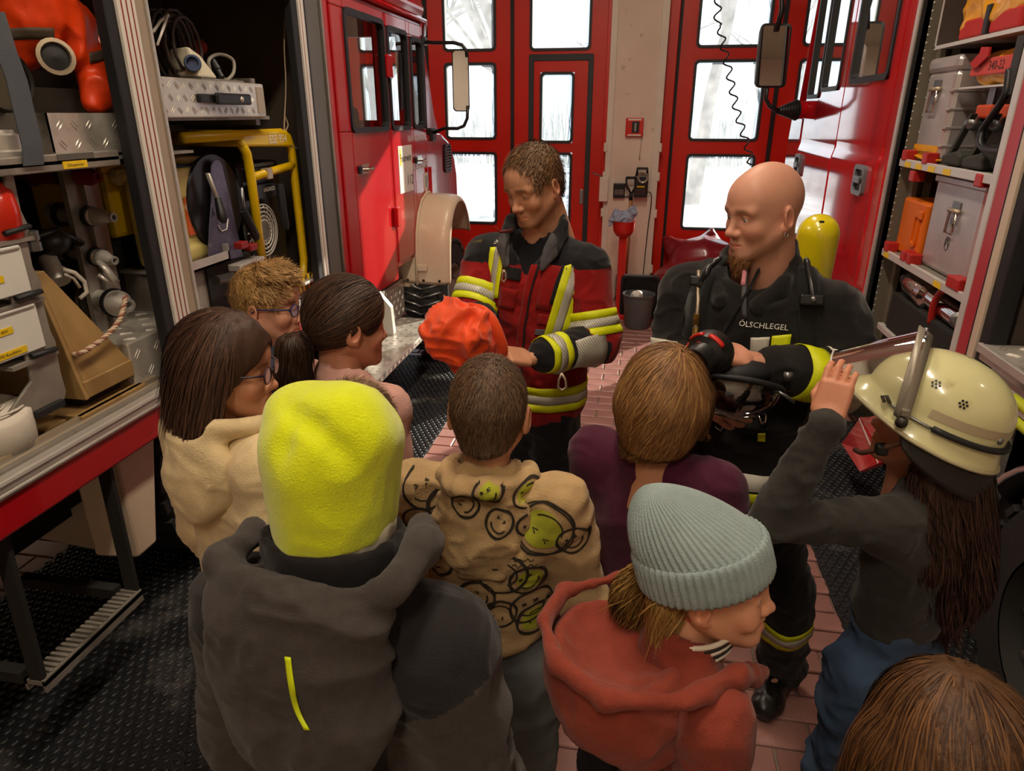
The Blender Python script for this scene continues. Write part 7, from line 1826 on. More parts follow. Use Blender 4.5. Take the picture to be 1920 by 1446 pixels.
pi_.cloth('sweatshirt', pi_.top(.5, 1., 1., h=.011), knit('sweat_dark', '#3a2f2a'), .006, 9, 131); pi_.trousers(m_pantd, .54, h=.015); pi_.shoes(m_shoe)
# ---------------- the cream fire helmet on the girl's head
m_helm = mat('helmet_cream', '#d3cf9c', .22, var=.03, vs=5, coat=.5, col2='#a98f63', c2s=16, c2t=.70)
m_frame = mat('visor_frame', '#8f8779', .4, metal=.3)
m_visor = glass('visor_clear', (.93, .93, .93), gloss=.10, haze=.05, hazecol=(.9, .9, .88))
m_leath = mat('neck_leather', '#1d1815', .6, var=.2, vs=18, bump=.15, bs=60)
hm = thing('fire_helmet', 'cream fire helmet with a raised clear visor and black neck flap', 'helmet', ph.hp)
RH = Rhead(158, -16, 3); HC = ph.hp + np.array([.012, 0, .055])
TH = lambda q: HC + RH @ (np.asarray(q, float) * .94)
def hsurf(u, v, off=0.):
    a = 2 * math.pi * u; ca, sa = math.cos(a), math.sin(a); front = max(0., sa); back = max(0., -sa)
    if v < .68: t = v / .68 * math.pi / 2; rr_ = math.sin(t) ** .93; z = .118 * math.cos(t); rx, ry = .118 * rr_, .150 * rr_
    else:
        f = (v - .68) / .32; fl = f ** 1.6
        rx = .118 + .022 * fl; ry = .150 + (.016 * back + .055 * front ** 2) * fl; z = -.062 * f * (1 - .50 * front ** 1.5) - .018 * f * back
    return np.array([(rx + off) * ca, (ry + off) * sa, z + off * .6])
b = MB(); b.grid(lambda i, j: TH(hsurf(i, j)), 72, 34); shl = b.build('helmet_shell', m_helm, hm, smooth=True); so = shl.modifiers.new('th', 'SOLIDIFY'); so.thickness = .004; so.offset = 1
b = MB(); b.tube([TH(hsurf(i / 72, 1.0)) for i in range(72)], .0045, 8, closed=True); b.build('rim_edge', mat('rim_cream', '#b5ab88', .35), hm, smooth=True)
V, Fs = [], []
for i in range(73):
    u = -.52 + .54 * i / 72
    for v in (.625, .70): V.append(TH(hsurf(u, v, .0012)))
Fs = [(2 * i, 2 * i + 1, 2 * i + 3, 2 * i + 2) for i in range(72)]
add_mesh('reflective_strip', V, Fs, mat('strip_beige', '#b7a98a', .45), hm, smooth=True)
for u0 in (.455, .53):
    c = hsurf(u0 - .0, .44 if u0 < .5 else .50, 0); n = unit(c * [1, .7, 1.1])
    for k in range(7):
        a = k * math.pi / 3; o = np.zeros(3)
        t1 = unit(np.cross(n, [0, 0, 1])); t2 = np.cross(n, t1)
        if k < 6: o = (t1 * math.cos(a) + t2 * math.sin(a)) * .0075
        b = MB(); b.lathe([(0, .0012), (.0024, .0012), (.0024, -.002)], TH(c + o + n * .0006), RH @ n, 8); b.build('vent_hole', m_black, hm)
# visor frame over the front of the dome, pivots, clear visor
def arcp(t, r=1.0, fwd=0.):
    a = math.pi * t; return np.array([.136 * r * math.cos(a), .062 + .035 * math.sin(a) + fwd, -.030 + .168 * r * math.sin(a)])
V = []; Fs = []
for i in range(33):
    for d in (-.017, .017): V.append(TH(arcp(i / 32) + np.array([0, d, d * .3])))
Fs = [(2 * i, 2 * i + 1, 2 * i + 3, 2 * i + 2) for i in range(32)]
o = add_mesh('visor_frame', V, Fs, m_frame, hm, smooth=True); o.modifiers.new('th', 'SOLIDIFY').thickness = .004
for sg in (-1, 1):
    b = MB(); b.lathe([(0, .012), (.010, .011), (.012, .006), (.012, 0)], TH((sg * .136, .058, -.032)), RH @ np.array([sg, 0, 0]), 14); b.build('pivot_bolt', m_darkm, hm, smooth=True)
    b = MB(); b.box(TH((sg * .134, .062, -.01)) - .008, TH((sg * .134, .062, -.01)) + .008); b.build('pivot_bracket', m_frame, hm, bevel=.003)
for t in (.14, .26, .40, .6): b = MB(); b.lathe([(0, .004), (.0045, .003), (.005, 0)], TH(arcp(t, 1.02)), RH @ unit(arcp(t) - [0, .06, 0]), 8); b.build('frame_rivet', m_steel, hm, smooth=True)
V = []; NI, NJ = 32, 8
for i in range(NI + 1):
    t = .06 + .88 * i / NI
    for j in range(NJ + 1):
        f = j / NJ; p = arcp(t, 1.02 - .02 * f); a = math.pi * t; p = p + np.array([0, .150 * f * math.sin(a) ** .4, -.125 * f]); V.append(TH(p))
Fs = [(i * (NJ + 1) + j, (i + 1) * (NJ + 1) + j, (i + 1) * (NJ + 1) + j + 1, i * (NJ + 1) + j + 1) for i in range(NI) for j in range(NJ)]
add_mesh('visor', V, Fs, m_visor, hm, smooth=True)
b = MB(); b.tube([np.array(V[i * (NJ + 1) + NJ]) for i in range(NI + 1)], .0022, 6); b.build('visor_edge', mat('edge_clear', '#c9c7c0', .2), hm, smooth=True)
# band with hook round the back, rivets
b = MB(); b.tube([TH(hsurf(u, .80, .004)) for u in np.linspace(.40, .50, 8)], .003, 7); b.build('band_wire', m_steel, hm, smooth=True)
b = MB(); b.tube([TH(hsurf(u, .80, .005)) for u in np.linspace(.50, .95, 26)], .007, 8); b.build('rubber_band', m_rub, hm, smooth=True)
b = MB(); b.tube([TH(hsurf(.40, .80, .006)), TH(hsurf(.39, .76, .014)), TH(hsurf(.385, .80, .018)), TH(hsurf(.395, .84, .012))], .004, 7); b.build('hook', m_darkm, hm, smooth=True)
c = hsurf(.66, .70, .001); b = MB(); b.lathe([(0, .004), (.007, .003), (.008, 0)], TH(c), RH @ unit(c * [1, .7, .3]), 12); b.build('rivet', m_steel, hm, smooth=True)
# black neck flap
V = []
for i in range(29):
    u = .44 + .56 * i / 28 * 1.0
    for j in range(6):
        f = j / 5; p = hsurf(u, .99, -.008); p = p * np.array([1 + .04 * f, 1 + .10 * f, 1]) + np.array([0, -.01 * f, -.07 * f * math.sin(math.pi * (i / 28)) ** .45]); V.append(TH(p))
Fs = [(i * 6 + j, (i + 1) * 6 + j, (i + 1) * 6 + j + 1, i * 6 + j + 1) for i in range(28) for j in range(5)]
o = add_mesh('neck_flap', V, Fs, m_leath, hm, smooth=True); o.modifiers.new('th', 'SOLIDIFY').thickness = .004
b = MB(); b.tube(catmull([TH((-.125, .02, -.06)), TH((-.105, .055, -.11)), TH((-.075, .085, -.155)), TH((-.03, .10, -.175))], 6), .006, 7); b.build('chin_strap', mat('strap_brown', '#5b3a2c', .6), hm, smooth=True)
b = MB(); b.box(TH((-.10, .06, -.12)) - .012, TH((-.10, .06, -.12)) + .012); b.build('strap_buckle', m_black, hm, bevel=.005)
# ================================================================== THE TWO FIREFIGHTERS
m_jred = knit('jacket_red', '#8f1414', bs=500, bump=.25, var=.10, sheen=.15); m_jblk = knit('jacket_black_cloth', '#1c1b1e', bs=500, bump=.2, sheen=.15, var=.1); m_jgry = knit('jacket_grey_lining', '#57565a', bs=500)
m_ylw = mat('hi_vis_yellow', '#d8e000', .6, bump=.15, bs=300, var=.05)
m_teeK = knit('tee_black', '#1b1c20'); m_whb = mat('band_white', '#d2cdbf', .6, bump=.1, bs=200, var=.04)
def silver_hatch():
    m = bpy.data.materials.new('reflective_silver'); m.use_nodes = True; nt = m.node_tree; L = nt.links.new; b = nt.nodes['Principled BSDF']
    uv = nn(nt, 'ShaderNodeTexCoord'); mp = nn(nt, 'ShaderNodeMapping'); mp.inputs['Rotation'].default_value = (0, 0, .6); mp.inputs['Scale'].default_value = (1, 1, 1)
    L(uv.outputs['Object'], mp.inputs['Vector']); wv = nn(nt, 'ShaderNodeTexWave', wave_type='BANDS', bands_direction='DIAGONAL'); wv.inputs['Scale'].default_value = 52; L(mp.outputs['Vector'], wv.inputs['Vector'])
    cr = nn(nt, 'ShaderNodeValToRGB'); cr.color_ramp.elements[0].position = .30; cr.color_ramp.elements[1].position = .42; cr.color_ramp.elements[0].color = (.30, .29, .24, 1); cr.color_ramp.elements[1].color = (.56, .54, .46, 1)
    L(wv.outputs['Color'], cr.inputs['Fac']); L(cr.outputs['Color'], b.inputs['Base Color']); b.inputs['Roughness'].default_value = .5; b.inputs['Metallic'].default_value = .1; return m
m_slv = silver_hatch()
def tri_ring(p, bvh, a, b_, s0, wd, mats, names, off=.004, reach=.2, up=(0, 0, 1), nA=40):
    for i, (m, n_) in enumerate(zip(mats, names)):
        band(n_, conform_ring(bvh, a, b_, s0 + wd[0] * sum(wd[1][:i]), s0 + wd[0] * sum(wd[1][:i + 1]), off + (.0015 if i == 1 else 0), reach, nA, 3, None, up), m, p.root)
YSY = (m_ylw, m_slv, m_ylw); YSN = ('yellow_band', 'silver_band', 'yellow_band')
def tri_strip(p, bvh, line, wdir, w_, cast, off=.004):
    wdir = unit(wdir)
    for f, ww, m, n_, o2 in ((-.31, .36, m_ylw, 'yellow_band', 0), (.02, .36, m_slv, 'silver_band', .0015), (.34, .30, m_ylw, 'yellow_band', 0)):
        band(n_, conform_strip(bvh, [q + wdir * w_ * f for q in line], wdir, w_ * ww, cast, off + o2), m, p.root)
def pxline(pts, y, n=10): return [on(p[0], p[1], y=y) for p in catmull([np.array([a, b_, 0.]) for a, b_ in pts], max(2, n // (len(pts) - 1)))]
def patch(p, bvh, name, poly_px, y, m, cast, off=.004, parent=None):
    """small flat patch given by its four corners, laid on the cloth"""
    q = [on(*c, y=y) for c in poly_px]; cast = unit(cast); V = []
    for i in range(7):
        for j in range(5):
            a = q[0] + (q[1] - q[0]) * j / 4; c = q[3] + (q[2] - q[3]) * j / 4; s_ = a + (c - a) * i / 6; h_ = bvh.ray_cast(Vector(s_ + cast * .3), Vector(-cast), .7); V.append(np.array(h_[0]) + cast * off if h_[0] is not None else s_)
    o = add_mesh(name, V, [(i * 5 + j, (i + 1) * 5 + j, (i + 1) * 5 + j + 1, i * 5 + j + 1) for i in range(6) for j in range(4)], m, parent or p.root, smooth=True); so = o.modifiers.new('th', 'SOLIDIFY'); so.thickness = .004; return o
# ---------------- firefighter with the red jacket
lf = Person('firefighter with short brown hair in a red jacket, looking down at an orange bag', on(1000, 348, y=2.32), -125, -103, pitch=20, roll=2, child=False, hs=1.02, skin='#cf9a7a', stubble='#6d4a36', eye_open=.15, height=1.86, lean=(.0, .035), build=.98)
J = lf.J
lf.arm('l', on(1122, 640, y=2.26), on(1000, 672, y=2.02)); lf.arm('r', on(885, 575, y=2.28), on(912, 655, y=2.06))
u = unit(on(950, 665, y=1.95) - on(1000, 672, y=2.02)); hv, hq, _ = hand(on(992, 672, y=2.02), u, (0.1, -.5, .9), 1, 1., bends=(35, 45, 30), spread=2, thumb=(30, 30)); lf.hands.append((hv, hq))
u = unit(on(925, 690, y=1.98) - on(912, 655, y=2.06)); hv, hq, _ = hand(on(912, 655, y=2.06), u, (-.6, -.5, .5), -1, 1., bends=(35, 45, 30), spread=2, thumb=(30, 30)); lf.hands.append((hv, hq))
lf.finish((0, 32))
m_hLF = hair_mat('hair_brown_short', '#5a4029', '#8a6846')
F0 = ears_out(cap_field(.007, .086, -.062, face=(.076, .098, .122)), .036)
lf.hair(F0, m_hLF, swirl((.012, -.045, .125), 1., 1.4, .7), 5200, lambda P: np.where(P[:, 2] > .07, .024, .012), .0009, 6, (.001, .009), .7, 22, jit=.28, amp=.002)
lf.cloth('t_shirt', lf.top(.55, .92, 1., h=.012, arms='', neck_r=.058), m_teeK, .004, 10, 141)
F0 = lf.top(.485, 1.16, 1.28, h=.007, neck_r=.075, shoulder=1.15, cuff=.14); H_ = lf.h
F0.ell((0, .14, .825 * H_), (.055, .13, .105), k=.02, op='s'); F0.cap((0, .02, .83 * H_), (0, .04, .95 * H_), .075, .10, .01, 's')
def lf_mi(V, Q):
    c = V[Q].mean(1); z = c[:, 2]; e, w_ = J['el_l'], J['wr_l']; out = np.zeros(len(c), int)
    out[(z > .792 * H_)] = 1
    for q in 'lr':
        e, w_ = J['el_' + q], J['wr_' + q]; t = np.clip((c - e) @ (w_ - e) / ((w_ - e) @ (w_ - e)), 0, 1); d = np.linalg.norm(c - e - t[:, None] * (w_ - e), axis=1); side = (c[:, 0] < 0) if q == 'l' else (c[:, 0] > 0)
        out[(d < .082) & (t > .06) & ((c[:, 2] < e[2] + .02) | (t > .3))] = 1
    return out
jk = lf.cloth('jacket', F0, [m_jred, m_jblk], .010, 7, 143, (1, 1, 1.2), 1.9, mi=lf_mi, keep=True); bv = lf.bvh
bt = lf.bvh_of(lf.top(.485, 1.16, 1.28, h=.007, neck_r=.075, shoulder=1.15, arms=''), .010, 7, 143, (1, 1, 1.2), 1.9)
# stand-up collar, lapels
F0 = Field((-.2, -.2, .74 * H_), (.2, .22, .93 * H_), .006)
for dz, r in ((0, .020), (.028, .016), (.05, .012)):
    F0.chain([(.066, .112, .792 * H_ + dz * .6), (.088, .08, .820 * H_ + dz), (.098, .01, .842 * H_ + dz), (.06, -.075, .855 * H_ + dz), (-.06, -.075, .855 * H_ + dz), (-.098, .01, .842 * H_ + dz), (-.088, .08, .820 * H_ + dz), (-.066, .112, .792 * H_ + dz * .6)], [r * .45, r * .9, r, r, r, r, r * .9, r * .45], k=.012)
lf.cloth('collar', F0, [m_jblk, m_jgry], .004, 14, 145, mi=lambda V, Q: ((V[Q].mean(1)[:, 1] > .085) * 1))
for poly in (((928, 425), (942, 436), (958, 456), (950, 458)),): patch(lf, bv, 'red_tab', poly, 2.15, m_jred, (0, -1, .1), .014)
cz = (-.2, -1, .12)
# zip, strips, bands
band('zip_flap', conform_strip(bt, pxline([(984, 500), (972, 560), (960, 640), (955, 720), (957, 770)], 2.15, 16), (1, 0, 0), .022, cz, .004), m_jred, lf.root, .006)
band('zip', conform_strip(bt, pxline([(992, 505), (980, 560), (969, 640), (964, 720), (966, 770)], 2.15, 16), (1, 0, 0), .005, cz, .005), m_jblk, lf.root)
tri_strip(lf, bt, pxline([(1078, 498), (1060, 560), (1036, 640)], 2.15, 14), (.95, 0, .3), .09, (.0, -1, .1), .009); tri_strip(lf, bt, pxline([(906, 470), (903, 520), (900, 568)], 2.15, 10), (1, 0, .1), .065, (-.1, -1, .1), .009)
sl, el, wl = lf.W(J['sh_l']), lf.W(J['el_l']), lf.W(J['wr_l']); sr, er, wr_ = lf.W(J['sh_r']), lf.W(J['el_r']), lf.W(J['wr_r'])
tri_ring(lf, bv, sl, el, np.linalg.norm(el - sl) * .58, (.028, (1, 1, 1)), YSY, YSN, reach=.13); tri_ring(lf, bv, el, wl, np.linalg.norm(wl - el) * .60, (.026, (1, 1.2, 1)), YSY, YSN, reach=.12)
tri_ring(lf, bv, sr, er, np.linalg.norm(er - sr) * .62, (.028, (1, 1, 1)), YSY, YSN, reach=.13); tri_ring(lf, bv, er, wr_, np.linalg.norm(wr_ - er) * .55, (.024, (1, 1.2, 1)), YSY, YSN, reach=.12)
ax0, ax1 = lf.W((0, 0, .52 * H_)), lf.W((0, 0, .60 * H_))
tri_ring(lf, bt, ax0, ax1, .0, (.030, (1, 1, 1)), YSY, YSN, off=.005, reach=.32, up=(0, 1, 0), nA=72)
band('silver_band', conform_ring(bv, el, wl, np.linalg.norm(wl - el) * .12, np.linalg.norm(wl - el) * .55, .004, .12, 16, 6, (-60, 60), (0, -.5, 1)), m_slv, lf.root)
for nm, poly, m in (('pocket_flap', ((917, 505), (952, 510), (950, 533), (914, 528)), m_jblk), ('pocket_flap', ((1030, 503), (1050, 507), (1034, 582), (1012, 578)), m_jblk), ('pocket', ((1000, 500), (1062, 512), (1040, 600), (985, 585)), m_jred), ('pocket_flap', ((992, 596), (1030, 602), (1026, 622), (988, 616)), m_jred), ('pocket', ((908, 545), (948, 552), (940, 590), (905, 585)), m_jred), ('logo_patch', ((986, 626), (1014, 629), (1012, 640), (984, 637)), m_jgry)):
    patch(lf, bt, nm, poly, 2.12, m, cz, .010 if m is m_jblk else .006)
lay_text(bt, 'ROSENS', .020, m_paper, on(900, 461, y=2.15), (.98, -.1, -.05), (0, 0, 1), (0, -1, .1), lf.root, .006)
b = MB(); b.tube([on(x, y, y=2.06) for x, y in ((944, 506), (948, 512), (949, 522), (945, 529), (940, 524), (942, 514), (944, 506))], .0028, 6); b.build('carabiner', m_tan, lf.root, smooth=True)
b = MB(); b.tube([on(x, y, y=2.0) for x, y in ((1053, 700), (1060, 712), (1062, 726), (1054, 732), (1046, 726), (1048, 712), (1053, 700))], .004, 6); b.build('carabiner', m_tan, lf.root, smooth=True)
tr_ = lf.trousers(m_jblk, .54, w=1.12, h=.010, amp=.012, seed=147, keep=True); lf.shoes(m_shoe)
lay_text(lf.bvh, 'FIRE-EAGLE', .020, m_paper, on(1066, 796, y=2.2), (.94, -.2, .3), (0, 0, 1), (.4, -1, .1), lf.root, .006) if False else None
# orange bag in his hands
og = thing('orange_bag', 'crumpled bright orange bag with a loop handle, held by the firefighter in the red jacket', 'bag', on(870, 640, y=1.95))
F0 = Field((-.62, 1.70, .95), (-.10, 2.16, 1.52), .006)
B_ = lambda px, py, y=1.95: on(px, py, y=y)
F0.chain([B_(818, 598), B_(822, 620, 1.93), B_(835, 660, 1.92), B_(852, 690, 1.92)], [.035, .045, .035, .012], k=.03)
F0.chain([B_(830, 590), B_(865, 590, 1.98), B_(900, 605, 1.98)], [.04, .05, .04], k=.03); F0.chain([B_(850, 620, 1.92), B_(890, 625, 1.92), B_(905, 650, 1.92)], [.07, .065, .035], k=.03); F0.chain([B_(870, 650, 1.92), B_(856, 690, 1.92)], [.05, .022], k=.03)
F0.ell(B_(885, 600, 1.85), (.05, .05, .03), k=.02, op='s')
V, Q = F0.mesh(); V = soften(V, Q, 2); N = vnormals(V, Q); V = creases(V, N, .020, 9, 151, (1, 1, 1), 3.2); V = creases(V, vnormals(V, Q), .007, 24, 152, (1, 1, 1), 3.0); add_mesh('bag_body', V, Q, m_worange, og, smooth=True)
hp_ = catmull([B_(880, 578), B_(905, 584, 1.93), B_(922, 602, 1.92), B_(935, 630, 1.92), B_(942, 655, 1.93), B_(938, 668, 1.94)], 6); V = []
for i, p in enumerate(hp_): d = unit(hp_[min(i + 1, len(hp_) - 1)] - hp_[max(i - 1, 0)]); sd = unit(np.cross(d, (0, -1, 0))) * .018; V += [p - sd, p, p + sd]
Fs = [(3 * i + j, 3 * i + 3 + j, 3 * i + 4 + j, 3 * i + 1 + j) for i in range(len(hp_) - 1) for j in (0, 1)]; o = add_mesh('bag_handle', V, Fs, m_worange, og, smooth=True); o.modifiers.new('th', 'SOLIDIFY').thickness = .004
q = B_(918, 645, 1.965); MB().box(q + [-.03, -.01, -.05], q + [.03, .01, .05], R=rotx(.2)).build('patterned_lining', mat('lining_green', '#5a6a2c', .7, col2='#a0522d', c2s=30, c2t=.5), og, bevel=.008)

# ---------------- bald firefighter in black
m_beard = hair_mat('beard_blond', '#7d5232', '#b08256')
rf = Person('bald firefighter with a goatee in a black coat with harness straps', on(1430, 398, y=1.98), -150, -116, pitch=7, child=False, hs=1.03, skin='#cb947c', stubble='#8f6a50', eye_open=.45, brow='#8f6a4c', height=1.845, lean=(.0, .03), build=1.08, jaw=1.05)
J = rf.J
rf.arm('l', on(1612, 722, y=1.84), on(1410, 680, y=1.70)); rf.arm('r', on(1268, 655, y=2.05), on(1318, 735, y=1.78))
u = unit(on(1347, 664, y=1.66) - on(1410, 680, y=1.70)); hv, hq, _ = hand(on(1400, 672, y=1.70), u, (.1, -.45, .9), 1, 1.02, bends=((18, 28, 20), (22, 32, 20), (26, 34, 22), (30, 36, 24)), spread=3, thumb=(35, 25)); rf.hands.append((hv, hq))
u = unit(on(1345, 760, y=1.74) - on(1318, 735, y=1.78)); hv, hq, _ = hand(on(1318, 735, y=1.78), u, (-.5, -.5, .3), -1, 1., bends=(30, 40, 25), thumb=(35, 25)); rf.hands.append((hv, hq))
J['knee_l'] = rf.L((.56, 1.98, .50)); J['ank_l'] = rf.L((.615, 2.08, .09)); J['hip_l'] = J['hip_l'] * np.array([1.15, 1, 1]); J['knee_r'] = rf.L((.20, 2.08, .50)); J['ank_r'] = rf.L((.17, 2.14, .09))
rf.finish((10, 22))
F0 = Field((-.08, .0, -.20), (.08, .14, -.05), .003); F0.ell((0, .066, -.108), (.030, .022, .022), k=0); F0.ell((0, .070, -.125), (.020, .014, .020), k=.01)
rf.hair(F0, m_beard, lambda P, N: np.tile(np.array([0, .15, -1.0]), (len(P), 1)), 1500, .022, .0008, 5, (.001, .006), .8, 24, jit=.3, name='goatee', amp=.002)
b = MB(); ce = rf.hp + rf.R @ (np.array([-.083, -.008, -.044]) * rf.s); b.tube([ce + rf.R @ np.array([0, math.cos(a) * .006, -.004 + math.sin(a) * .006]) for a in np.linspace(0, 2 * math.pi, 14, endpoint=False)], .0012, 6, closed=True); b.build('earring', m_chrome, rf.root, smooth=True)
H_ = rf.h; F0 = rf.top(.445, 1.20, 1.28, h=.007, neck_r=.078, shoulder=1.15, cuff=.2)
F0.cap((0, .03, .84 * H_), (0, .05, .96 * H_), .078, .10, .01, 's')
m_jb2 = knit('coat_black', '#191716', bs=450, bump=.25, sheen=.15, var=.12); jk = rf.cloth('jacket', F0, m_jb2, .011, 7, 161, (1, 1, 1.2), 1.9, keep=True); bv = rf.bvh
bt = rf.bvh_of(rf.top(.445, 1.20, 1.28, h=.007, neck_r=.078, shoulder=1.15, arms=''), .011, 7, 161, (1, 1, 1.2), 1.9)
F0 = Field((-.2, -.2, .76 * H_), (.2, .24, .94 * H_), .006)
for dz, r in ((-.02, .024), (.008, .019), (.032, .014)):
    F0.chain([(.05, .118, .795 * H_ + dz * .4), (.088, .07, .815 * H_ + dz * .8), (.098, -.01, .838 * H_ + dz), (.06, -.08, .856 * H_ + dz), (-.06, -.08, .856 * H_ + dz), (-.098, -.01, .838 * H_ + dz), (-.088, .07, .815 * H_ + dz * .8), (-.05, .118, .795 * H_ + dz * .4)], [r] * 8, k=.015)
rf.cloth('collar', F0, m_jb2, .005, 12, 163)
sl, el, wl = rf.W(J['sh_l']), rf.W(J['el_l']), rf.W(J['wr_l']); sr, er, wr_ = rf.W(J['sh_r']), rf.W(J['el_r']), rf.W(J['wr_r'])
Lf = np.linalg.norm(wl - el); tri_ring(rf, bv, el, wl, Lf * .30, (.012, (1, 1)), (m_jb2, m_jb2), ('seam_band', 'seam_band'), reach=.14) if False else None
band('white_band', conform_ring(bv, el, wl, Lf * .12, Lf * .36, .004, .12, 44, 4), m_whb, rf.root); band('yellow_band', conform_ring(bv, el, wl, Lf * .40, Lf * .62, .004, .15, 44, 4), m_ylw, rf.root)
Lr = np.linalg.norm(er - sr); band('white_band', conform_ring(bv, sr, er, Lr * .88, Lr * 1.06, .004, .15, 44, 4), m_whb, rf.root)
cz = (-.35, -1, .1)
patch(rf, bt, 'white_block', ((1400, 640), (1438, 638), (1434, 668), (1398, 672)), 1.8, m_whb, cz); patch(rf, bt, 'yellow_block', ((1442, 636), (1480, 632), (1474, 668), (1438, 670)), 1.8, m_ylw, cz)
patch(rf, bt, 'yellow_tab', ((1415, 823), (1430, 822), (1429, 838), (1414, 838)), 1.8, m_ylw, cz, .006)
ax0, ax1 = rf.W((0, 0, .475 * H_)), rf.W((0, 0, .60 * H_))
band('yellow_band', conform_ring(bt, ax0, ax1, .0, .05, .005, .35, 72, 3, None, (0, 1, 0)), m_ylw, rf.root); band('white_band', conform_ring(bt, ax0, ax1, .058, .105, .005, .35, 72, 3, None, (0, 1, 0)), m_whb, rf.root)
lay_text(bt, 'ÖLSCHLEGEL', .021, m_paper, on(1424, 617, y=1.8), (.97, -.2, -.0), (0, 0, 1), cz, rf.root, .006)
# trousers, boots
rf.trousers(m_jb2, .52, w=1.18, h=.010, amp=.013, seed=165, ankle=1.5, keep=True)
kn, an = rf.W(J['knee_l']), rf.W(J['ank_l']); tri_ring(rf, rf.bvh, kn, an, np.linalg.norm(an - kn) * .30, (.026, (1, 1.2, 1)), YSY, YSN, reach=.14, up=(0, 1, 0)); kn, an = rf.W(J['knee_r']), rf.W(J['ank_r']); tri_ring(rf, rf.bvh, kn, an, np.linalg.norm(an - kn) * .38, (.024, (1, 1.2, 1)), YSY, YSN, reach=.14, up=(0, 1, 0))
m_boot = mat('boot_leather', '#1b1917', .38, var=.2, vs=15, bump=.15, bs=50)
for q in 'rl':
    a = rf.J['ank_' + q] * [1, 1, 0]; F0 = Field(a + [-.09, -.13, 0], a + [.09, .26, .34], .007); F0.cap(a + [0, -.03, .05], a + [0, .13, .042], .048, .05, 0); F0.cap(a + [0, .13, .045], a + [0, .17, .042], .05, .044, .02); F0.cap(a + [0, -.02, .06], a + [0, -.015, .32], .052, .062, .03); F0.half((0, 0, .004), (0, 0, -1))
    V, Q = F0.mesh(); N = vnormals(V, Q); V = creases(V, N, .004, 18, 7, (1, 1, 1)); add_mesh('boot', rf.Wv(V), Q, m_boot, rf.root, smooth=True)
# breathing apparatus: cylinder, harness
ba = thing('breathing_apparatus', 'yellow compressed air cylinder with black harness straps on the bald firefighter', 'air cylinder', on(1540, 480, y=2.2))
top = on(1541, 402, y=2.27); Zb = rf.B @ np.array([.05, -.12, -1.0])
b = MB(); R0 = .062; pr = [(0, 0)] + [(R0 * math.sin(t), R0 * (1 - math.cos(t))) for t in np.linspace(.2, math.pi / 2, 8)] + [(R0, .42), (R0 * .7, .47), (0, .48)]
b.lathe(pr, top, Zb, 32); cy = b.build('cylinder', mat('cylinder_yellow', '#d6c413', .25, coat=.5), ba, smooth=True, angle=50)
q = on(1541, 416, y=2.16); b = MB(); b.box(q + [-.006, -.004, -.003], q + [.006, .004, .003]); b.build('scuff', m_black, cy)
m_har = knit('harness_black', '#161617', bs=500, bump=.3)
cs = unit((0.0, -1, .55))
for nm, pts, w_ in (('shoulder_strap', [(1552, 452), (1535, 470), (1520, 510), (1512, 560), (1508, 640), (1508, 700)], .055), ('shoulder_strap', [(1372, 452), (1345, 480), (1322, 520), (1308, 570), (1300, 640)], .050)):
    band(nm, conform_strip(bt, pxline(pts, 1.9, 20), (1, 0, 0), w_, cs, .010, 4, .5), m_har, ba, .006)
for pts, r in (([(1556, 452), (1545, 448), (1532, 458), (1524, 480), (1518, 520), (1514, 580)], .008), ([(1365, 455), (1345, 470), (1328, 500), (1318, 520)], .009)):
    L_ = []
    for p in pxline(pts, 1.9, 16):
        h_ = bv.ray_cast(Vector(p + cs * .5), Vector(-cs), 1.0)
        if h_[0] is not None: L_.append(np.array(h_[0]) + cs * .022)
    if len(L_) > 2: b = MB(); b.tube(L_, r, 8); b.build('air_hose', mat('hose_black', '#222223', .3), ba, smooth=True)
for px, py in ((1530, 462), (1512, 572), (1322, 505)):
    h_ = bv.ray_cast(Vector(on(px, py, y=1.9) + cs * .5), Vector(-cs), 1.0)
    if h_[0] is not None: c = np.array(h_[0]) + cs * .018; MB().box(c + [-.03, -.008, -.014], c + [.03, .008, .014], R=rotx(-.3)).build('buckle', m_black, ba, bevel=.005)
for px, py in ((1530, 452), (1514, 571)):
    h_ = bv.ray_cast(Vector(on(px, py, y=1.9) + cs * .5), Vector(-cs), 1.0)
    if h_[0] is not None: b = MB(); b.lathe([(0, .006), (.007, .005), (.008, 0)], np.array(h_[0]) + cs * .024, cs, 12); b.build('stud', m_steel, ba, smooth=True)
L_ = []
for p in pxline([(1318, 505), (1312, 560), (1306, 610), (1303, 660), (1300, 690)], 1.9, 16):
    h_ = bv.ray_cast(Vector(p + np.array([0, -.5, .1])), Vector((0, 1, -.2)), 1.2); L_.append((np.array(h_[0]) if h_[0] is not None else p) + [0, -.03, 0])
b = MB(); b.tube(L_, .005, 7); b.build('gauge_line', m_tan, ba, smooth=True); along(L_[6], L_[10], [(0, 0), (.009, 0), (.009, .4), (.006, .45), (.009, .5), (.009, 1), (0, 1)], 'gauge_coupling', mat('brass', '#b89a55', .3, metal=.9), ba)
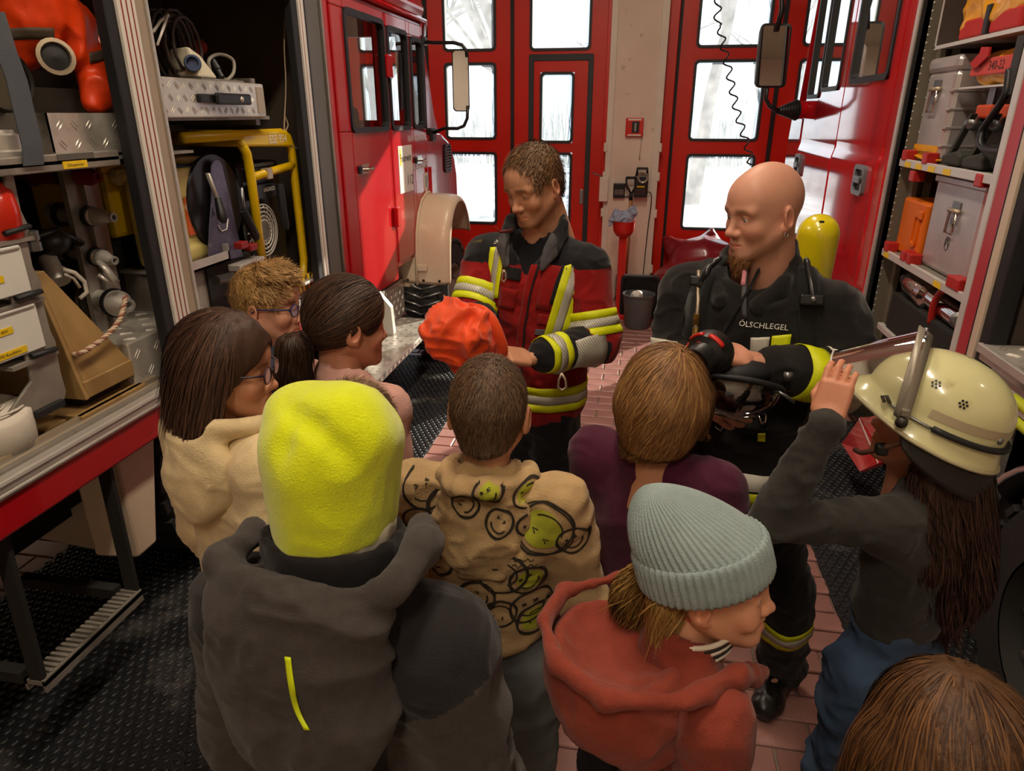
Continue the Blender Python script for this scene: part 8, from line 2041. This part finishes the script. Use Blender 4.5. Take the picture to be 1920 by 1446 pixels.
# lanyard
band('lanyard', conform_strip(bt, pxline([(1384, 490), (1386, 540), (1394, 600)], 1.85, 12), (1, 0, 0), .016, cz, .006), mat('lanyard_dark', '#2b2a2d', .6), rf.root); band('lanyard', conform_strip(bt, pxline([(1420, 490), (1390, 560), (1345, 640)], 1.85, 14), (.8, 0, .4), .012, cz, .008), m_har, rf.root)
band('pink_tab', conform_strip(bt, pxline([(1385, 490), (1384, 515), (1383, 540)], 1.85, 6), (1, 0, 0), .012, cz, .009), mat('pink_ribbon', '#c9808a', .6), rf.root)
for pts in ([(1428, 790), (1434, 782), (1442, 790), (1440, 802), (1432, 804), (1428, 790)], [(1352, 808), (1362, 812), (1356, 822), (1346, 816)], [(1412, 785), (1418, 790), (1412, 796), (1406, 790), (1412, 785)]):
    L_ = []
    for x, y in pts:
        h_ = bv.ray_cast(Vector(on(x, y, y=1.8) + np.array([0, -.3, .05])), Vector((0, 1, -.15)), .9); L_.append((np.array(h_[0]) if h_[0] is not None else on(x, y, y=1.75)) + [0, -.008, 0])
    b = MB(); b.tube(L_, .003, 6); b.build('belt_ring', m_chrome, rf.root, smooth=True)
# full face mask in his hands
mk = thing('breathing_mask', 'full face breathing mask with a red valve and dark visor, held by the bald firefighter', 'mask', on(1350, 700, y=1.62))
q = on(1322, 668, y=1.62); d = unit((-.45, -.6, -.15))
along(q + d * -.05, q + d * .045, [(0, 0), (.05, .02), (.056, .2), (.052, .5), (.04, .6), (.036, .85), (.038, 1), (.028, 1), (.024, .9), (0, .9)], 'valve_body', m_black, mk, 26)
b = MB()
for k in range(3):
    a0 = -.5 + k * 1.1; pts = [q + d * -.01 + (unit(np.cross(d, (0, 0, 1))) * math.cos(a) + np.cross(unit(np.cross(d, (0, 0, 1))), d) * math.sin(a)) * .053 for a in np.linspace(a0, a0 + .8, 6)]
    b.tube(pts, .009, 6, flat=.6)
b.build('red_valve_ring', mat('valve_red', '#c4261d', .35), mk, smooth=True)
q2 = on(1328, 650, y=1.63); F0 = Field(q2 - .09, q2 + .09, .004); F0.ell(q2 + [0, .0, -.005], (.036, .030, .036), k=0); V, Q = F0.mesh(); add_mesh('valve_cover', V, Q, mat('valve_red', '#c4261d', .35), mk, smooth=True)
c = on(1378, 722, y=1.66); b = MB(); Rm = rotx(-.55) @ roty(.1); pr = [(.095 * math.sin(t), -.085 * math.cos(t)) for t in np.linspace(.05, math.pi / 2, 10)]
V = []; n_ = 36
for r_, z_ in pr:
    for j in range(n_): a = 2 * math.pi * j / n_; V.append(c + Rm @ np.array([r_ * math.cos(a) * 1.15, r_ * math.sin(a) * .75, z_]))
add_mesh('visor', V, [(i * n_ + j, i * n_ + (j + 1) % n_, (i + 1) * n_ + (j + 1) % n_, (i + 1) * n_ + j) for i in range(len(pr) - 1) for j in range(n_)], glass('mask_visor', (.35, .32, .30), gloss=.2), mk, smooth=True)
b = MB(); b.tube([c + Rm @ np.array([.112 * math.cos(a), .074 * math.sin(a), .002]) for a in np.linspace(0, 2 * math.pi, 36, endpoint=False)], .008, 8, closed=True); b.build('mask_seal', m_rub, mk, smooth=True)
F0 = Field(c - .16, c + .16, .006); F0.ell(c + [-.03, .02, .02], (.07, .05, .035), k=0); F0.ell(c + [.02, .03, .03], (.07, .05, .03), k=.03); V, Q = F0.mesh(); add_mesh('mask_body', V, Q, m_rub, mk, smooth=True)
b = MB(); b.box(c + [.105, -.03, .03], c + [.125, -.02, .05]); b.tube([c + [.08, -.03, .01], c + [.11, -.05, .0], c + [.135, -.04, -.02]], .004, 6); b.build('strap_clip', m_steel, mk, smooth=True)
# ================================================================== BY THE PIER AND IN THE AISLE
m_binm = mat('bin_grey', '#56595c', .4, var=.05); m_bean = mat('bean_vinyl', '#8c2430', .3, var=.08, vs=4, coat=.3, bump=.05, bs=30); m_stand = mat('stand_red', '#cf1f15', .3, coat=.3)
q = on(1195, 610, z=0); bx, by = .055, 6.62
t = thing('waste_bin', 'dark grey plastic waste bin standing in front of the pier', 'bin', (bx, by, 0))
b = MB(); b.lathe([(0, .004), (.115, .004), (.12, .02), (.148, .315), (.156, .32), (.156, .335), (.146, .335), (.118, .03), (0, .02)], (bx, by, 0), (0, 0, 1), 36); b.build('bin_body', m_binm, t, smooth=True, angle=40)
F0 = Field((bx - .1, by - .1, .26), (bx + .1, by + .1, .40), .007); F0.ell((bx - .02, by, .31), (.05, .05, .04), k=0); V, Q = F0.mesh(); N = vnormals(V, Q); o = add_mesh('crumpled_tissue', creases(V, N, .02, 25, 5), Q, m_paper, None, smooth=True); tag(o, 'crumpled white tissue inside the dark grey waste bin', 'tissue')
t = thing('rubber_tub', 'black rubber tray leaning upright between the bin and the pier', 'tray', (.10, 6.95, 0))
b = MB(); ring_xz(b, rr(-.13, .26, .0, .44, .05), rr(-.10, .23, .03, .41, .04), 6.93, 7.0); b.build('tray_rim', m_black, t, bevel=.006); MB().box((-.12, 6.985, .015), (.25, 7.0, .43)).build('tray_floor', m_black, t)
sx, sy = -.135, 7.0
t = thing('ashtray_stand', 'red metal ashtray stand with a round bowl in front of the pier', 'stand', (sx, sy, 0))
b = MB(); b.lathe([(0, 0), (.15, 0), (.15, .02), (.05, .035), (.045, .04)], (sx, sy, 0), (0, 0, 1), 28); b.build('foot', m_stand, t, smooth=True, angle=40)
b = MB(); b.box((sx - .038, sy - .02, .03), (sx + .038, sy + .02, .83)); b.build('post', m_stand, t, bevel=.008)
b = MB(); b.lathe([(.03, .80), (.07, .82), (.098, .86), (.108, .91), (.11, .96), (.113, .965), (.104, .965), (.10, .90), (.06, .84), (0, .83)], (sx, sy, 0), (0, 0, 1), 30); b.build('bowl', m_stand, t, smooth=True, angle=45)
F0 = Field((sx - .2, sy - .18, .86), (sx + .2, sy + .18, 1.20), .008); F0.box((sx - .02, sy, 1.0), (.10, .07, .05), rotz(.3) @ roty(.25), .01, 0); F0.box((sx + .05, sy, 1.04), (.07, .05, .04), rotz(-.4) @ roty(-.5), .01, .01); F0.cap((sx - .10, sy - .04, 1.0), (sx - .14, sy - .05, .93), .03, .015, .02)
V, Q = F0.mesh(); N = vnormals(V, Q); o = add_mesh('paper_towel', creases(V, N, .018, 16, 12, sharp=2.5), Q, mat('paper_blue', '#9fb0cc', .8), None, smooth=True); tag(o, 'crumpled pale blue paper towel stuffed into the bowl of the red ashtray stand', 'paper towel')
PY = 7.72
t = thing('alarm_box', 'small red fire alarm box with a glass window on the pier', 'alarm', (-.10, PY, 1.82))
MB().box((-.19, PY - .05, 1.73), (-.01, PY, 1.91)).build('case', m_stand, t, bevel=.006); MB().box((-.125, PY - .053, 1.765), (-.05, PY - .049, 1.875)).build('window', m_black, t); MB().box((-.10, PY - .054, 1.78), (-.08, PY - .05, 1.86)).build('key', m_steel, t)
MB().box((-.165, PY - .053, 1.737), (-.03, PY - .05, 1.75)).build('white_label', m_paper, t); MB().box((-.165, PY - .053, 1.885), (-.03, PY - .05, 1.9)).build('white_label', m_paper, t); b = MB(); b.lathe([(0, .006), (.008, .004), (.009, 0)], (-.15, PY - .05, 1.82), (0, -1, 0), 10); b.build('lock', m_chrome, t, smooth=True)
b = MB(); b.tube([(-.02, PY - .02, 1.73), (-.025, PY - .02, 1.60), (-.028, PY - .022, 1.52)], .003, 5); b.ell((-.028, PY - .022, 1.515), .01, n=8, k=5); b.build('chain', m_tan, t, smooth=True)
t = thing('charger_box', 'small black charger box with printed label on the pier left of the shovel handle', 'charger', (-.27, PY, 1.18))
c = on(1161, 357, y=PY); cb = MB().box(c + [-.062, -.045, -.075], c + [.062, 0, .075]).build('case', m_black, t, bevel=.006); MB().box(c + [-.05, -.047, -.045], c + [.05, -.044, .015]).build('label_plate', mat('label_dark', '#3b2320', .5), cb)
for k in range(3): text_part('lettering', 'ACCU 12V 300mA', .012, m_paper, c + np.array([0, -.047, .005 - k * .018]), (1, 0, 0), Zv, cb, .001)
b = MB(); b.tube([c + [.062, -.02, -.06], c + [.10, -.02, -.062], c + [.14, -.02, -.066]], .005, 6); b.build('lead', m_black, t, smooth=True)
t = thing('shovel', 'shovel with a black D-shaped grip and a yellow banded shaft against the pier', 'shovel', (-.05, 7.62, 0))
c = on(1184, 352, y=7.62); b = MB(); b.tube([c + [-.06, 0, .10], c + [.06, 0, .10]], .014, 8); b.tube([c + [-.058, 0, .10], c + [-.055, 0, .03], c + [-.02, 0, -.03], c + [0, 0, -.07]], .011, 8); b.tube([c + [.058, 0, .10], c + [.055, 0, .03], c + [.02, 0, -.03], c + [0, 0, -.07]], .011, 8); b.tube([c + [0, 0, -.05], c + [0, 0, -.13]], .02, 8); b.build('grip', m_black, t, smooth=True)
gx = c[0]; b = MB(); b.tube([c + [0, 0, -.12], (gx - .01, 7.60, .25)], .018, 8); b.build('shaft', mat('shaft_wood', '#b98d57', .6), t, smooth=True); b = MB(); b.tube([c + [0, 0, -.22], c + [-.001, -.001, -.38]], .0195, 8); b.build('yellow_band', m_yel, t, smooth=True)
b = MB(); b.grid(lambda i, j: (gx - .11 + .22 * i + .0, 7.58 + .03 * math.cos((i - .5) * 3) - .02 * j, .03 + .27 * j), 6, 4); o = b.build('blade', m_steel, t, smooth=True); o.modifiers.new('th', 'SOLIDIFY').thickness = .003
t = thing('hand_lamp', 'black hand lamp with a round reflector in its charger on the pier', 'lamp', (.02, PY, 1.2))
c = on(1203, 340, y=7.66); b = MB().box(c + [-.075, -.06, -.16], c + [.065, .06, .06]); lb_ = b.build('lamp_body', m_black, t, bevel=.012)
b = MB(); b.tube([c + [-.055, -.01, .06], c + [-.05, -.01, .13], c + [.05, -.01, .13], c + [.055, -.01, .06]], .014, 8); b.build('lamp_handle', m_black, t, smooth=True)
b = MB(); b.lathe([(0, -.02), (.03, -.012), (.048, .005), (.052, .012), (.058, .012), (.058, 0)], c + [.01, -.065, .045], (0, -1, 0), 24); b.build('reflector', mat('reflector', '#c9c8bd', .2, metal=.8), t, smooth=True)
MB().box(c + [-.045, -.064, -.058], c + [.035, -.06, -.042]).build('yellow_stripe', m_yel, t); text_part('lettering', 'Bosch', .032, m_paper, c + np.array([-.005, -.061, -.10]), (1, 0, 0), Zv, lb_, .001)
MB().box(c + [-.055, -.062, -.125], c + [.045, -.0605, -.075]).build('label_plate', mat('label_dark', '#3b2320', .5), t)
b = MB(); b.tube(catmull([c + [.065, 0, -.11], c + [.10, -.01, -.115], c + [.115, -.01, -.2], c + [.10, .02, -.5], c + [.09, .03, -.8], c + [.08, .03, -1.15]]), .005, 6); b.build('charging_cable', m_black, t, smooth=True)
# floor cable
fc_ = [on(x, y, z=.008) for x, y in ((1226, 590), (1235, 600), (1250, 604), (1275, 601), (1300, 596))]
b = MB(); b.tube(catmull(fc_), .007, 6); tag(b.build('floor_cable', m_black, None, smooth=True), 'thin black cable lying on the pavers between the bin and the bean bag', 'cable')
# bean bag
t = thing('bean_bag', 'dark red vinyl bean bag lying against the right folding door', 'bean bag', (.62, 7.45, 0))
F0 = Field((.05, 6.8, 0), (1.35, 7.97, 1.0), .016); F0.ell((.64, 7.45, .26), (.46, .38, .27), k=0); F0.ell((.70, 7.60, .50), (.34, .26, .24), k=.1); F0.cap((.75, 7.7, .62), (.78, 7.75, .78), .12, .03, .1); F0.cap((.40, 7.72, .60), (.30, 7.8, .68), .10, .03, .1); F0.ell((.50, 7.10, .45), (.05, .06, .05), k=.05, op='s'); F0.half((0, 0, .004), (0, 0, -1))
V, Q = F0.mesh(); N = vnormals(V, Q); V = creases(V, N, .020, 3.2, 23, (1, 1, 1.2), 2.2); V[:, 2] = np.maximum(V[:, 2], .003); add_mesh('bag_shell', soften(V, Q, 2), Q, m_bean, t, smooth=True)
b = MB(); b.tube(catmull([(.22, 7.16, .40), (.40, 7.06, .44), (.55, 7.06, .46), (.8, 7.06, .42), (1.0, 7.14, .36)]), .008, 6); b.build('seam', m_bean, t, smooth=True)
# spiral cable hanging from the ceiling to the modern engine
a, c = np.array([.66, 5.2, 4.55]), None
pts = [on(1348, -30, y=5.2), on(1352, 60, y=5.2), on(1366, 130, y=5.2), on(1382, 210, y=5.2), on(1400, 270, y=5.2), on(1410, 320, y=5.2), on(1420, 400, y=5.25)]
top = np.array([pts[0][0] - .06, 5.2, 4.6]); cl = np.array(catmull([top] + pts, 30)); seg = np.concatenate([[0], np.cumsum(np.linalg.norm(np.diff(cl, axis=0), axis=1))])
n_ = 900; s_ = np.linspace(0, seg[-1], n_); C_ = np.stack([np.interp(s_, seg, cl[:, k]) for k in range(3)], 1); W_ = []
for i in range(n_):
    u_, v_, d_ = frame_of(C_[min(i + 1, n_ - 1)] - C_[max(i - 1, 0)], (1, 0, 0)); ph_ = s_[i] / .095 * 2 * math.pi; W_.append(C_[i] + .022 * (u_ * math.cos(ph_) + v_ * math.sin(ph_)))
b = MB(); b.tube(W_, .0055, 5); t = b.build('spiral_cable', m_black, None, smooth=True); tag(t, 'black coiled charging cable hanging from the ceiling in front of the right door', 'cable')
